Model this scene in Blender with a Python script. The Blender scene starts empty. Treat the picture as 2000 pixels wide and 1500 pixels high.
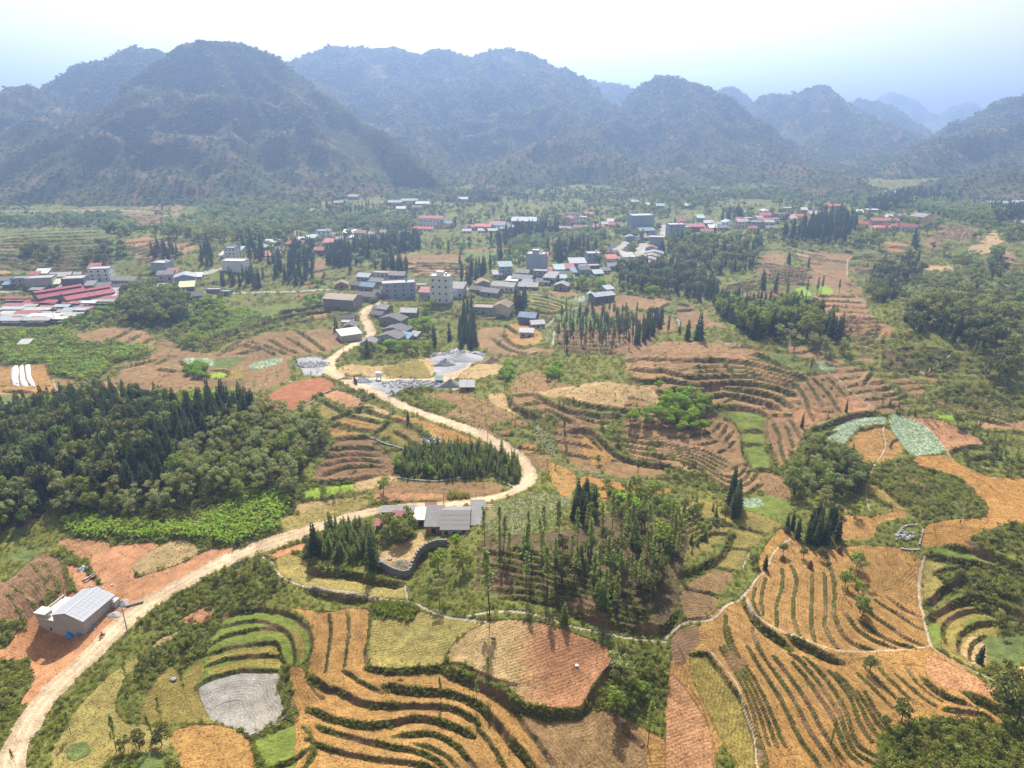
import bpy, bmesh, math, random
import numpy as np
from mathutils import Vector, Matrix

# ------------------------------------------------------------------ camera, sky, sun, exposure
S = bpy.context.scene
COL = S.collection
F, CAMZ, PITCH = 1428.0, 125.0, math.radians(21.0)      # focal length in photo pixels, metres, tilt below the horizon
cam_d = bpy.data.cameras.new("camera")
cam_d.sensor_width = 36.0
cam_d.lens = 36.0 * F / 2000.0
cam_d.clip_start, cam_d.clip_end = 1.0, 20000.0
cam = bpy.data.objects.new("camera", cam_d)
cam.location = (0, 0, CAMZ)
cam.rotation_euler = (math.pi / 2 - PITCH, 0, 0)
COL.objects.link(cam)
S.camera = cam

SUN_EL, SUN_AZ = math.radians(47.0), math.radians(-3.0)  # sun ahead of the camera, a touch to the left
world = bpy.data.worlds.new("World")
S.world = world
world.use_nodes = True
wn = world.node_tree
bg = wn.nodes["Background"]
sky = wn.nodes.new("ShaderNodeTexSky")
sky.sky_type = 'NISHITA'
sky.sun_disc = False
sky.sun_elevation = SUN_EL
sky.sun_rotation = SUN_AZ
sky.air_density, sky.dust_density, sky.ozone_density = 1.0, 4.0, 1.0
pale = wn.nodes.new("ShaderNodeHueSaturation")          # a milky, hazy sky
pale.inputs["Saturation"].default_value = 0.1
pale.inputs["Value"].default_value = 1.95
wn.links.new(sky.outputs["Color"], pale.inputs["Color"])
wn.links.new(pale.outputs["Color"], bg.inputs["Color"])
bg.inputs["Strength"].default_value = 0.052
sun_d = bpy.data.lights.new("sun", 'SUN')
sun_d.energy = 5.0
sun_d.angle = math.radians(0.6)
sun_d.color = (1.0, 0.93, 0.82)
sun = bpy.data.objects.new("sun", sun_d)
sun.rotation_euler = (-(math.pi / 2 - SUN_EL), 0, -SUN_AZ)
COL.objects.link(sun)
S.view_settings.view_transform = 'Standard'
S.view_settings.look = 'None'
S.view_settings.gamma = 1.0
S.view_settings.use_curve_mapping = False
S.view_settings.exposure = 0.82
S.cycles.max_bounces = 6
S.cycles.diffuse_bounces = 2
S.cycles.glossy_bounces = 2
S.cycles.transmission_bounces = 3
S.cycles.transparent_max_bounces = 6
S.cycles.volume_bounces = 0
S.cycles.use_denoising = True

rnd = random.Random(7)
rng = np.random.default_rng(11)

# ------------------------------------------------------------------ small helpers
_tab = np.random.default_rng(5).random((256, 256))
def vnoise(x, y, seed=0):
    x = x + seed * 17.31; y = y + seed * 9.77
    xi = np.floor(x).astype(int); yi = np.floor(y).astype(int)
    fx = x - xi; fy = y - yi
    fx = fx * fx * (3 - 2 * fx); fy = fy * fy * (3 - 2 * fy)
    a = _tab[xi & 255, yi & 255]; b = _tab[(xi + 1) & 255, yi & 255]
    c = _tab[xi & 255, (yi + 1) & 255]; d = _tab[(xi + 1) & 255, (yi + 1) & 255]
    return (a * (1 - fx) + b * fx) * (1 - fy) + (c * (1 - fx) + d * fx) * fy
def fbm(x, y, s, o=4, seed=0, g=0.5):
    t = 0.0; a = 1.0; n = 0.0
    for k in range(o):
        t = t + a * (vnoise(x / s, y / s, seed + k * 3) - 0.5); n += a
        a *= g; s *= 0.47
    return 2 * t / n                                            # about -1..1

cP, sP = math.cos(PITCH), math.sin(PITCH)
def ray(u, v):
    a = (np.asarray(u, float) - 1000) / F; b = (750 - np.asarray(v, float)) / F
    return a, b * sP + cP, b * cP - sP                         # x, y, z of the direction, depth 1
def project(x, y, z):
    dz = z - CAMZ
    dep = y * cP - dz * sP
    return 1000 + F * x / dep, 750 - F * (y * sP + dz * cP) / dep, dep
def at_depth_y(u, v, Y):
    dx, dy, dz = ray(u, v)
    return dx / dy * Y, Y, CAMZ + dz / dy * Y

# ------------------------------------------------------------------ the lie of the land
BUMPS = []   # x, y, amp, rx, ry, rot
def bump(u, v, amp, rx, ry, rot=0.0):
    dx, dy, dz = ray(u, v)
    z0 = max(0.0, amp) * 0.8
    t = (z0 - CAMZ) / dz
    BUMPS.append((dx * t, dy * t, amp, rx, ry, math.radians(rot)))
bump(1110, 1060, 11, 34, 27)            # tree knoll behind the domed field
bump(1040, 1270, 3.0, 20, 13)           # domed field
bump(480, 1345, -4.0, 18, 14)           # green paddies hollow
bump(1410, 690, 16, 62, 46)             # big terraced hill
bump(1230, 800, 7, 45, 26)              # terraced knoll before it
bump(1475, 850, -4, 16, 40)             # long paddy
bump(1860, 640, 20, 55, 55)             # wooded hill
bump(1990, 470, 20, 150, 140)           # right ridge
bump(1930, 1215, -6, 15, 13)            # bowl
bump(1985, 1060, 6, 18, 20)
bump(1700, 950, 6, 30, 25)
bump(300, 850, 11, 75, 45, 15)          # plantation hill
bump(40, 1070, -7, 20, 25)
bump(140, 470, 24, 120, 70)             # left terraced hill
bump(1580, 1250, 4, 38, 30)
bump(1000, 640, -4, 60, 40)
bump(60, 1140, 4, 14, 14)
bump(72, 1262, -5.5, 6, 7)
bump(900, 900, -2, 30, 20)
bump(330, 400, 12, 150, 120)
bump(1500, 420, 8, 180, 120)
def H0(x, y):
    z = 0.0 * x
    for (bx, by, a, rx, ry, r) in BUMPS:
        ex = (x - bx) * math.cos(r) + (y - by) * math.sin(r)
        ey = -(x - bx) * math.sin(r) + (y - by) * math.cos(r)
        z = z + a * np.exp(-0.5 * ((ex / rx) ** 2 + (ey / ry) ** 2))
    z = z + 1.4 * fbm(x, y, 60, 3, 2) + 0.25 * fbm(x, y, 9, 2, 4)
    z = z + 5.0 * fbm(x, y, 260, 2, 9) * np.clip((y - 250) / 300, 0, 1)
    t = np.clip((y - 700) / 500, 0, 1)
    return z + 14 * t * t
def unproject(u, v, far=1600.0):
    """Where the sight line through a photo pixel meets the land."""
    dx, dy, dz = ray(u, v)
    dx, dy, dz = np.broadcast_arrays(dx, dy, dz)
    ts = np.concatenate([np.arange(70, 320, 1.5), np.arange(320, far, 4.0)])
    X = dx[..., None] * ts; Y = dy[..., None] * ts; Z = CAMZ + dz[..., None] * ts
    hit = (Z - H0(X, Y)) <= 0
    i = np.where(hit.any(-1), hit.argmax(-1), len(ts) - 1)
    i0 = np.maximum(i - 1, 0)
    lo, hi = ts[i0].copy(), ts[i].copy()
    for _ in range(9):
        m = (lo + hi) / 2
        c = CAMZ + dz * m - H0(dx * m, dy * m) > 0
        lo = np.where(c, m, lo); hi = np.where(c, hi, m)
    m = (lo + hi) / 2
    return dx * m, dy * m

REG = {'A': (0, 1000, 2.857), 'B': (600, 1000, 2.857), 'C': (1300, 1000, 2.857), 'D': (0, 600, 2.857), 'E': (600, 600, 2.857),
       'G': (1300, 600, 2.857), 'T1': (0, 380, 4.762), 'T2': (400, 380, 4.762), 'T3': (600, 500, 4.762), 'T4': (900, 400, 4.762),
       'T5': (1200, 380, 4.762), 'T6': (1580, 360, 4.762), 'N1': (0, 1050, 6.523), 'N2': (700, 950, 6.523), 'P': (0, 0, 1.0)}
def P(s, grow=True):
    """'A 10,20 30,40' -> survey points measured on sheet A, in photo units."""
    w = s.split()
    ox, oy, k = REG[w[0]]
    out = []
    for t in w[1:]:
        x, y = t.split(',')
        u, v = float(x) / k + ox, float(y) / k + oy
        if grow:
            if u <= 4: u = -350
            if u >= 1995: u = 2350
            if v >= 1495: v = 1800
        out.append((u, v))
    return out
# ------------------------------------------------------------------ land cover: base colours (albedo), greenness, furrow depth
COVER = {
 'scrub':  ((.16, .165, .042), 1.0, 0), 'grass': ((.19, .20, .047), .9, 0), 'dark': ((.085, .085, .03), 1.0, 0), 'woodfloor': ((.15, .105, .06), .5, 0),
 'rice':   ((.19, .235, .045), .8, .3), 'lime': ((.29, .41, .05), .7, .2), 'olive': ((.300, .235, .065), .5, .8), 'yolive': ((.38, .31, .10), .4, .6),
 'orange': ((.43, .245, .083), .2, .8), 'orange2': ((.46, .245, .072), .15, .8), 'tan': ((.49, .345, .165), .2, .6), 'pink': ((.47, .25, .125), .1, .6),
 'red':    ((.400, .165, .080), .05, .5), 'brown': ((.30, .19, .09), .15, .8), 'pbrown': ((.35, .215, .105), .1, .8), 'dbrown': ((.26, .155, .085), .15, .8),
 'silver': ((.400, .480, .330), .6, .3), 'mud': ((.36, .335, .295), .05, .6), 'gravel': ((.40, .40, .42), 0, 0), 'road': ((.66, .49, .32), 0, 0),
 'path':   ((.50, .41, .29), 0, 0), 'concrete': ((.45, .43, .39), 0, 0), 'raw': ((.56, .28, .14), 0, .3), 'bank': ((.09, .088, .027), 1.0, 0), 'rock': ((.3, .28, .25), .1, 0),
 'cabbage': ((.25, .23, .115), .6, 1), 'mgreen': ((.16, .2, .06), .9, .3), 'soil': ((.33, .19, .11), .2, .6), 'pond': ((.62, .45, .16), 0, 0),
}
# cover, outline, furrow direction in degrees (0 = across the view)
FIELDS = [
 # ---- far town basin
 ('grass', 'P -350,395 2350,380 2350,760 -350,760', 0),
 ('mgreen', 'T1 0,370 480,330 920,320 1100,420 1300,640 1100,690 500,740 0,720', 0),
 ('pbrown', 'T1 0,460 170,470 200,520 0,560', 0), ('tan', 'T1 0,690 120,700 60,760 0,760', 0),
 ('pbrown', 'T1 1150,420 1300,400 1500,420 1680,460 1870,470 1720,560 1390,630 1230,560', 0),
 ('brown', 'T1 450,150 1000,140 1640,180 1500,200 1480,300 1300,300 1180,200 480,210', 0),
 ('pbrown', 'T1 1150,-20 1500,40 1800,90 1640,150 1250,120', 0),
 ('tan', 'T2 830,330 930,330 920,380 830,400', 0), ('brown', 'T2 1030,590 1130,590 1140,760 1010,770', 0),
 ('tan', 'T2 1690,600 1840,560 2000,535 2000,640 1850,650', 0),
 ('brown', 'T2 880,830 1030,810 1050,850 880,870', 0), ('brown', 'T2 800,920 1110,905 1110,960 830,970', 0),
 ('mgreen', 'T2 200,1100 420,1060 640,1130 400,1200 240,1180', 0), ('rice', 'T2 520,1040 1020,1000 1100,1050 720,1130 640,1110', 0),
 ('brown', 'T2 860,1160 1050,1090 1190,1080 1200,1140 880,1170', 0),
 ('brown', 'T3 750,50 900,-20 1460,-20 1470,60 900,65', 0), ('pbrown', 'T3 900,70 1500,70 1500,190 1000,200', 0),
 ('grass', 'T3 1470,-20 2000,-60 1950,60 1480,60', 0),
 ('brown', 'T4 40,410 430,395 440,420 40,440', 0), ('mgreen', 'T4 30,440 470,430 400,540 0,540', 0),
 ('rice', 'T4 620,830 900,870 1130,910 1080,950 900,990 840,1020 680,990 640,900', 0),
 ('yolive', 'T4 640,870 1000,930 980,955 650,905', 0), ('yolive', 'T4 650,930 880,965 870,985 660,960', 0),
 ('pbrown', 'T4 780,800 1000,800 1130,830 950,870', 0), ('silver', 'T4 1000,880 1150,840 1180,890 1100,900', 0),
 ('pbrown', 'T4 1260,910 1500,830 1800,870 2000,900 1850,980 1450,960 1310,910', 0), ('brown', 'T4 1100,950 1250,920 1460,960 1440,1010 1700,1010 2000,1040 2000,1200 1850,1200 1500,1050', 0),
 ('mgreen', 'T4 1840,970 1930,910 2000,900 2000,990', 0),
 ('mgreen', 'T4 900,1000 1180,980 1400,1080 1350,1180 1100,1130 880,1080', 0),
 ('orange', 'T4 420,1110 540,1095 700,1160 760,1200 740,1290 520,1320 420,1230', 0),
 ('pbrown', 'T4 150,1150 400,1120 420,1250 540,1340 860,1330 880,1400 300,1400 150,1300', 0),
 ('cabbage', 'T4 800,1150 870,1170 850,1310 750,1260', 90),
 ('dbrown', 'T4 880,1130 1350,1180 1700,1100 1850,1200 1700,1400 900,1380', 0),
 ('mgreen', 'T5 480,1010 600,1010 560,1080 390,1080', 0), ('brown', 'T5 590,1030 760,1040 740,1080 560,1070', 0),
 ('brown', 'T5 560,1090 800,1090 900,1040 830,1140 1090,1250 830,1260 640,1250 600,1150', 0),
 ('brown', 'T5 1310,590 1450,540 1580,560 1600,650 1540,660 1380,640', 0), ('tan', 'T5 1680,530 1850,540 2000,580 2000,620 1700,590', 0),
 ('dbrown', 'T5 1320,660 1860,690 1880,830 1540,840 1340,760', 0), ('brown', 'T5 1050,830 1330,790 1330,860 1040,920', 0),
 ('rice', 'T5 1050,820 1250,750 1260,790 1110,840', 0), ('brown', 'T5 1060,930 1330,900 1560,860 1640,1000 1500,1050 1300,990 1100,960', 0),
 ('mgreen', 'T5 1620,870 1760,840 1880,960 1680,1000', 0),
 ('lime', 'T5 1660,890 1760,850 1850,940 1750,955', 0), ('lime', 'T5 1920,850 2000,840 2010,930 1940,940', 0),
 ('brown', 'T6 0,630 430,640 360,730 350,860 560,1020 240,1030 180,940 0,950', 0), ('lime', 'T6 100,950 180,940 240,1020 110,1030', 0),
 ('pbrown', 'T6 700,540 960,540 1000,590 980,630 700,590', 0), ('red', 'T6 700,590 960,590 990,625 720,630', 0), ('brown', 'T6 1060,550 1130,460 1300,560 1300,620 1080,600', 0),
 ('rice', 'T6 430,640 760,630 900,650 760,680 440,670', 0), ('rice', 'T6 380,720 800,700 880,740 420,750', 0),
 ('brown', 'T6 360,770 500,760 860,780 860,840 560,870 430,860', 0),
 ('grass', 'T6 830,850 940,860 900,1250 760,1290 830,1150', 0), ('tan', 'T6 1020,760 1400,760 1350,810 1050,800', 0),
 ('dbrown', 'T6 1200,370 1560,400 1600,520 1200,520', 0), ('grass', 'T6 1280,540 1560,530 1460,600 1340,600', 0),
 ('pbrown', 'T6 1780,590 1940,670 1900,720 1850,860 1780,780', 0), ('tan', 'T6 1470,600 1600,520 1730,420 1800,540 1700,640 1500,660', 0), ('raw', 'T6 1720,540 1800,515 1800,550 1730,560', 0),
 ('soil', 'T6 0,1040 520,1040 560,1200 660,1290 810,1330 740,1420 300,1420 200,1300 0,1200', 0), ('pbrown', 'T6 640,1390 730,1330 820,1325 740,1420', 0),
 # ---- middle left
 ('brown', 'D 0,320 150,310 280,400 380,400 640,420 700,330 870,250 890,180 1040,130 1040,250 1200,260 1280,200 1580,130 1900,110 1930,210 1800,260 1590,290 1640,400 1420,490 1000,520 560,530 300,510 0,500', 5),
 ('pbrown', 'D 350,170 600,110 760,105 880,190 860,230 700,200 480,190', 10),
 ('scrub', 'D 0,160 350,120 400,170 470,200 830,220 840,290 620,310 610,360 500,420 280,380 260,300 30,330', 0),
 ('scrub', 'D 560,60 900,60 1060,110 1290,60 1300,130 1100,200 1040,260 900,150 780,120 560,100', 0),
 ('mgreen', 'D 1260,20 1500,0 1520,60 1290,90', 0), ('scrub', 'D 1060,230 1200,150 1560,40 1900,10 1900,50 1580,100 1400,170 1250,200 1200,260 1060,250', 0),
 ('pbrown', 'D 1660,65 1780,25 1860,30 1840,55', 0), ('grass', 'D 1660,80 1870,60 1880,75 1680,95', 0),
 ('pbrown', 'D 720,390 880,360 1000,370 1080,410 900,430 740,420', 3),
 ('silver', 'D 1020,290 1180,275 1190,330 1030,320', 0), ('mgreen', 'D 1190,285 1400,275 1280,340 1180,345', 0), ('silver', 'D 1370,320 1580,270 1580,310 1400,350', 0),
 ('lime', 'D 1170,368 1270,365 1275,390 1180,408', 0), ('olive', 'D 1280,350 1370,350 1350,400 1200,415 1290,390', 0),
 ('tan', 'D 0,330 120,320 150,470 0,500', 60), ('orange', 'D 20,340 260,310 290,420 320,480 0,500 0,420', 80),
 ('mgreen', 'D 0,520 340,485 330,515 230,530 0,570', 0), ('silver', 'D 0,570 220,530 240,548 0,610', 0),
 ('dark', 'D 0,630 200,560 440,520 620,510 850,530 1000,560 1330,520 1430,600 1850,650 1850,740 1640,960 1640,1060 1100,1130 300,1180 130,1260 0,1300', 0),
 ('soil', 'D 0,1150 60,1180 240,1180 130,1290 0,1340', 0), ('grass', 'D 270,1120 330,1160 340,1230 100,1300 60,1340 0,1350 0,1320 180,1240', 0),
 ('grass', 'D 0,1340 220,1330 320,1270 300,1330 200,1400 0,1429', 0), ('mgreen', 'D 20,1400 130,1350 220,1340 200,1400 60,1429', 0),
 ('mgreen', 'D 340,1220 420,1170 600,1200 1060,1220 1300,1090 1600,1060 1560,1230 1280,1320 1100,1290 800,1280 460,1270', 0),
 # ---- middle centre
 ('red', 'D 1420,530 1640,410 1810,388 1885,450 1760,500 1590,600 1460,612 1430,570', 25), ('pink', 'E 80,490 180,455 340,535 230,580', 25),
 ('olive', 'E -10,550 60,515 205,590 110,630 -40,570', 25), ('grass', 'E -40,590 0,580 100,640 110,660 -60,640', 0),
 ('yolive', 'E 235,595 290,560 455,630 420,645', 20), ('orange', 'E 140,630 225,602 425,660 380,690 340,690', 20), ('orange', 'E 95,655 330,712 290,725 150,728', 15), ('tan', 'E 310,545 350,540 455,580 450,615 400,600', 20),
 ('orange', 'E 465,590 560,600 860,700 1010,765 900,795 720,740 640,660 480,610', 15),
 ('olive', 'E 380,700 480,640 560,670 700,760 640,800 480,745', 0), ('brown', 'E 500,660 640,720 700,780 620,760', 0),
 ('dbrown', 'E 150,735 350,722 400,770 480,850 490,960 20,980 60,900', 5),
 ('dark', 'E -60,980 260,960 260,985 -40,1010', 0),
 ('lime', 'E -20,1012 90,1005 80,1060 -20,1072', 0), ('lime', 'E 100,1000 182,990 172,1040 90,1057', 0), ('lime', 'E 190,985 260,980 260,1020 190,1030', 0),
 ('tan', 'E 270,960 490,930 520,980 400,1000 260,1040', 5), ('brown', 'E 490,960 700,985 1000,960 1110,1000 1050,1050 780,1085 480,1050 330,1040', 5),
 ('pink', 'E 360,1042 560,1030 760,1040 765,1075 380,1088', 3), ('tan', 'E -60,1100 0,1085 330,1045 340,1060 0,1140 -60,1150', 3),
 ('yolive', 'E -170,1190 -60,1150 340,1060 345,1108 150,1168 -60,1250 -150,1240', 3),
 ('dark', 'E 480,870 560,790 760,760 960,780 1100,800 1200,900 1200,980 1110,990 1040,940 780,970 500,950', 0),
 ('tan', 'E 190,320 420,330 700,280 725,300 700,395 430,392 200,372 160,360', 5), ('olive', 'E 420,330 560,310 640,290 700,395 440,392', 5),
 ('tan', 'E 840,390 930,310 1110,320 1080,370 900,405', 5), ('brown', 'E 985,305 1030,265 1075,308', 0),
 ('scrub', 'E 440,480 560,460 860,470 860,545 760,610 540,540', 0),
 ('brown', 'E 600,470 860,480 980,510 1100,560 1230,640 1270,760 1180,780 1080,720 900,640 760,600 860,545 680,500', 10),
 ('grass', 'E 620,480 840,540 760,590 640,540', 0), ('grass', 'E 1000,650 1140,630 1130,680 1050,690', 0), ('grass', 'E 1140,680 1240,660 1275,750 1150,775 1110,740', 0),
 ('orange', 'E 1165,785 1280,760 1290,795 1200,815', 0), ('brown', 'E 1200,820 1330,800 1370,850 1330,930 1290,900', 0),
 ('brown', 'E 1110,480 1200,350 1320,370 1420,430 1540,440 1250,485', 5), ('tan', 'E 1010,480 1100,470 1130,540 1280,640 1180,590 1020,540', 0),
 ('tan', 'E 1240,480 1530,425 1420,500 1300,500', 5),
 ('brown', 'E 1110,495 1250,480 1400,540 1540,580 1700,660 1560,680 1300,600 1160,545', 5),
 ('tan', 'E 1410,505 1530,430 1640,412 1900,440 2000,470 2100,560 2060,600 1840,580 1620,555 1480,530', 5),
 ('brown', 'E 1390,640 1480,630 1640,720 1760,860 1620,930 1500,900 1380,760', 5), ('orange', 'E 1500,700 1640,760 1720,840 1620,900 1560,840', 5), ('pbrown', 'E 1640,920 1760,850 2000,890 2000,950 1760,950', 5),
 ('soil', 'E 1760,720 2000,735 2100,780 2000,880 1800,840', 3),
 ('orange', 'E 1330,850 1500,910 1500,1080 1400,1040 1360,950', 10), ('orange2', 'E 1520,930 1650,960 2000,1000 2040,1030 1900,1060 1700,1090 1520,1060', 10),
 ('cabbage', 'E 1370,855 1500,900 1640,940 1800,955 2060,965 2060,985 1640,962 1450,905', 20), ('cabbage', 'E 1250,640 1300,650 1390,760 1380,850 1290,770', 0),
 ('cabbage', 'E 960,1150 1080,1090 1200,1050 1330,1030 1450,1050 1490,1080 1430,1150 1330,1230 1200,1270 1080,1275 970,1255', 55),
 ('grass', 'E 1440,340 1570,340 1560,430 1460,400', 0), ('rice', 'E 1240,0 1480,0 1390,35 1290,35', 0),
 # ---- middle right
 ('pbrown', 'G -220,230 0,190 230,195 400,205 560,250 480,270 520,300 640,340 780,380 960,330 1080,330 1200,400 1300,470 1400,555 1220,590 1000,600 780,690 760,760 660,870 640,890 560,690 575,620 540,580 420,560 260,540 0,500 -230,360', 4),
 ('pink', 'G 960,490 1060,490 1190,575 1000,600 960,560', 30), ('pink', 'G 700,600 760,560 960,600 800,660 720,650', 10),
 ('grass', 'G 400,205 560,180 660,215 680,260 560,235', 0), ('mgreen', 'G 520,270 620,260 800,330 950,350 900,370 780,350', 0),
 ('pbrown', 'G 660,200 800,230 1010,310 960,330 820,290 690,260', 0), ('silver', 'G 820,295 940,335 950,352 880,348', 0),
 ('rice', 'G 265,550 410,530 430,552 300,566', 0),
 ('rice', 'G 325,582 460,570 575,600 562,640 545,650 548,760 605,905 490,905 430,830 420,700 380,640', 0),
 ('brown', 'G 500,920 620,920 690,1000 700,1110 600,1060 520,1010', 0), ('rice', 'G 440,1060 520,1040 690,1080 690,1140 660,1190 420,1130', 0), ('silver', 'G 415,1110 440,1070 520,1055 560,1100 480,1120', 0),
 ('silver', 'G 890,730 960,640 1080,600 1235,610 1225,650 1110,655 1030,715 1000,760 900,755', 0), ('silver', 'G 1240,600 1300,600 1420,640 1490,700 1560,790 1550,822 1360,822 1330,780 1250,680', 0),
 ('orange', 'G 1010,780 1060,700 1130,660 1215,655 1240,680 1325,780 1310,830 1170,872 1050,850', 20),
 ('pink', 'G 1330,605 1500,620 1600,660 1750,740 1785,770 1650,780 1590,812 1560,790 1480,690 1420,640', 20),
 ('brown', 'G 1060,275 1150,280 1180,320 1080,310', 0), ('brown', 'G 1240,375 1400,410 1470,480 1400,500 1280,420', 0), ('pbrown', 'G 1400,375 1480,380 1540,420 1500,435 1420,400', 0),
 ('lime', 'G 1510,595 1600,595 1620,630 1530,625', 0), ('grass', 'G 1080,320 1240,380 1400,520 1480,560 1600,600 1400,590 1330,530 1200,400', 0),
 ('pbrown', 'G 1720,620 2000,680 2000,730 1760,680', 0),
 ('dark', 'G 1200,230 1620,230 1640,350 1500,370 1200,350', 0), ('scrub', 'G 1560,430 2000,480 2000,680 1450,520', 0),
 ('pbrown', 'G -240,480 0,560 250,590 360,640 400,700 420,830 440,880 530,960 525,1020 430,1055 340,1000 250,940 0,880 -220,820', 10),
 ('soil', 'G -150,735 0,740 240,775 330,850 0,835', 5),
 ('scrub', 'G 1160,880 1370,840 1480,910 1640,960 1740,1060 1810,1130 1780,1170 1600,1180 1450,1190 1370,1160 1130,1040', 0),
 ('olive', 'G 1120,980 1200,1000 1350,1130 1260,1150 1130,1060', 0), ('grass', 'G 1170,1200 1400,1160 1460,1210 1420,1310 1260,1310 1160,1250', 0),
 ('orange2', 'G 1360,828 1550,824 1600,852 1760,940 2000,1000 2000,1180 1870,1210 1690,1290 1720,1350 1440,1340 1420,1300 1450,1210 1600,1180 1780,1172 1812,1120 1740,1050 1640,950 1420,892', 15),
 ('brown', 'G 980,1110 1020,1110 1030,1140 980,1150', 0), ('orange', 'G 940,1160 1200,1165 1300,1120 1370,1160 1180,1200 1160,1290 960,1300 980,1220', 70),
 ('olive', 'G 40,1130 200,1060 340,1130 380,1190 330,1290 200,1380 60,1420 -100,1300', 0),
 # ---- lower left
 ('scrub', 'A 0,560 60,600 200,560 300,520 420,520 420,760 0,1429', 0),
 ('soil', 'A 30,400 150,290 250,225 350,280 375,480 300,540 200,600 70,610 10,500', 70),
 ('raw', 'A 0,850 20,790 120,640 190,700 200,780 120,830 0,870', 0), ('raw', 'A 180,600 300,520 420,420 430,560 300,560 200,640', 0),
 ('raw', 'A 350,280 440,300 620,480 700,590 640,700 500,830 330,960 200,1065 100,1080 200,930 330,830 420,760 560,650 430,420', 0),
 ('raw', 'A 150,600 300,530 460,430 640,460 650,650 470,790 330,900 200,960 150,760', 0), ('pink', 'A 315,170 400,138 640,172 590,230 480,275 400,230', 10), ('raw', 'A 480,275 640,180 900,168 860,210 730,290 760,360 700,395 560,400 530,330', 20),
 ('tan', 'A 728,290 850,210 960,155 1060,155 1130,212 1010,282 780,362', 20),
 ('raw', 'A 540,400 770,368 1010,288 1130,218 1310,195 1330,250 1100,350 900,470 690,590 600,470', 25),
 ('yolive', 'A 270,1429 280,1300 340,1250 420,1110 520,1000 620,900 760,810 810,790 730,880 660,1000 640,1110 700,1180 800,1180 960,1240 940,1330 760,1345 560,1370 400,1429', 40),
 ('olive', 'A 780,1120 830,1000 900,900 960,850 1000,900 1010,960 1050,1080 1130,1172 1000,1185 800,1180', 50),
 ('tan', 'A 820,775 900,700 1000,662 995,690 900,745', 0), ('raw', 'A 1000,620 1060,560 1190,510 1200,560 1150,620', 0),
 ('rice', 'A 1000,960 1040,870 1150,800 1180,700 1240,600 1320,550 1450,540 1600,550 1700,610 1755,690 1740,790 1640,850 1610,880 1300,900 1110,975', 10),
 ('olive', 'A 1010,950 1045,880 1130,815 1150,900 1090,970 1130,1080 1190,1170 1100,1160 1040,1080', 60),
 ('olive', 'A 1150,845 1170,800 1400,760 1550,740 1555,795 1400,800 1240,820', 10), ('olive', 'A 1160,912 1170,870 1400,815 1555,810 1600,872 1350,870 1230,897', 10),
 ('olive', 'A 1620,640 1670,650 1700,720 1700,800 1660,810', 80),
 ('mud', 'A 1098,985 1160,945 1260,912 1350,890 1480,890 1565,905 1552,1000 1602,1125 1400,1255 1330,1200 1185,1168 1140,1090', 30),
 ('rice', 'A 1405,1285 1640,1175 1755,1290 1720,1335 1540,1428 1490,1400 1440,1330', 0),
 ('orange', 'A 945,1285 970,1220 1100,1180 1250,1185 1370,1240 1430,1340 1450,1500 1050,1500 1010,1360', 20),
 ('yolive', 'A 1520,1429 1700,1340 1740,1340 1720,1429', 0), ('mgreen', 'A 740,1350 930,1330 980,1500 740,1500', 0), ('mgreen', 'A 350,1320 480,1260 520,1340 400,1400', 0),
 ('raw', 'A 1480,240 1700,165 1708,200 1520,268', 0),
 ('yolive', 'A 1525,275 1620,225 1740,290 1900,330 2100,375 2260,405 2300,485 2060,475 1850,445 1680,405 1570,355', 8),
 ('orange', 'A 1610,870 1700,868 1720,960 1800,1040 1900,1075 2100,1085 2300,1080 2290,1140 2100,1175 1900,1150 1750,1100 1650,1030', 5),
 # ---- lower centre
 ('orange', 'B -100,1030 10,920 250,860 340,880 770,880 1170,1090 1530,1130 1600,1090 1700,1110 1850,1190 2060,1300 2060,1500 -100,1500 -60,1200', 5),
 ('orange', 'B -125,535 0,545 120,560 240,525 355,540 345,600 325,870 300,935 240,880 170,900 80,930 20,920 10,850 45,700 0,600 -60,560', 88),
 ('brown', 'B 1170,1120 1320,1135 1530,1130 1600,1090 1700,1110 1850,1190 1900,1300 1850,1500 1430,1500 1290,1290', 35),
 ('yolive', 'B 365,590 590,612 620,550 720,580 930,610 995,620 900,660 820,720 775,790 770,862 560,872 380,872 345,830 345,700', 4),
 ('mgreen', 'B 370,500 600,515 615,560 595,612 430,592 365,580', 0),
 ('tan', 'B 780,795 830,720 900,660 1000,615 1120,600 1270,610 1180,700 1120,800 1100,960 1000,930 900,872 790,835', 18),
 ('pink', 'B 1270,610 1400,640 1560,700 1680,750 1712,810 1692,880 1600,950 1560,1060 1530,1112 1400,1108 1250,1088 1170,1040 1090,960 1110,800 1180,700', 18),
 ('scrub', 'B 1720,780 1900,760 2000,860 2040,1000 2000,1080 1900,1120 1800,1160 1700,1110 1600,1080 1560,1100 1640,960', 0),
 ('grass', 'B 560,400 720,300 900,380 950,440 1300,480 1500,560 1800,640 2100,700 2000,860 1900,760 1700,760 1560,690 1280,600 1000,600 700,560 600,500', 0),
 ('woodfloor', 'B 900,380 960,130 1200,130 1480,100 1650,0 2000,0 2140,100 2090,300 2060,640 1960,660 1700,640 1500,540 1300,490 950,440', 5),
 ('grass', 'B 560,380 600,260 700,180 800,160 960,190 940,400 800,560 700,540', 0),
 ('tan', 'B 400,230 600,150 640,100 680,180 590,270 570,350 450,340 395,290', 0), ('scrub', 'B 0,240 60,80 390,80 400,330 200,320 0,330', 0),
 # ---- lower right
 ('orange', 'C 200,612 330,505 440,460 520,330 560,240 640,120 720,130 800,220 950,200 1150,180 1430,220 1440,560 1480,745 1600,820 1850,950 1830,1050 1900,1200 2000,1260 2000,1500 0,1500 0,820 130,780', 70),
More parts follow.
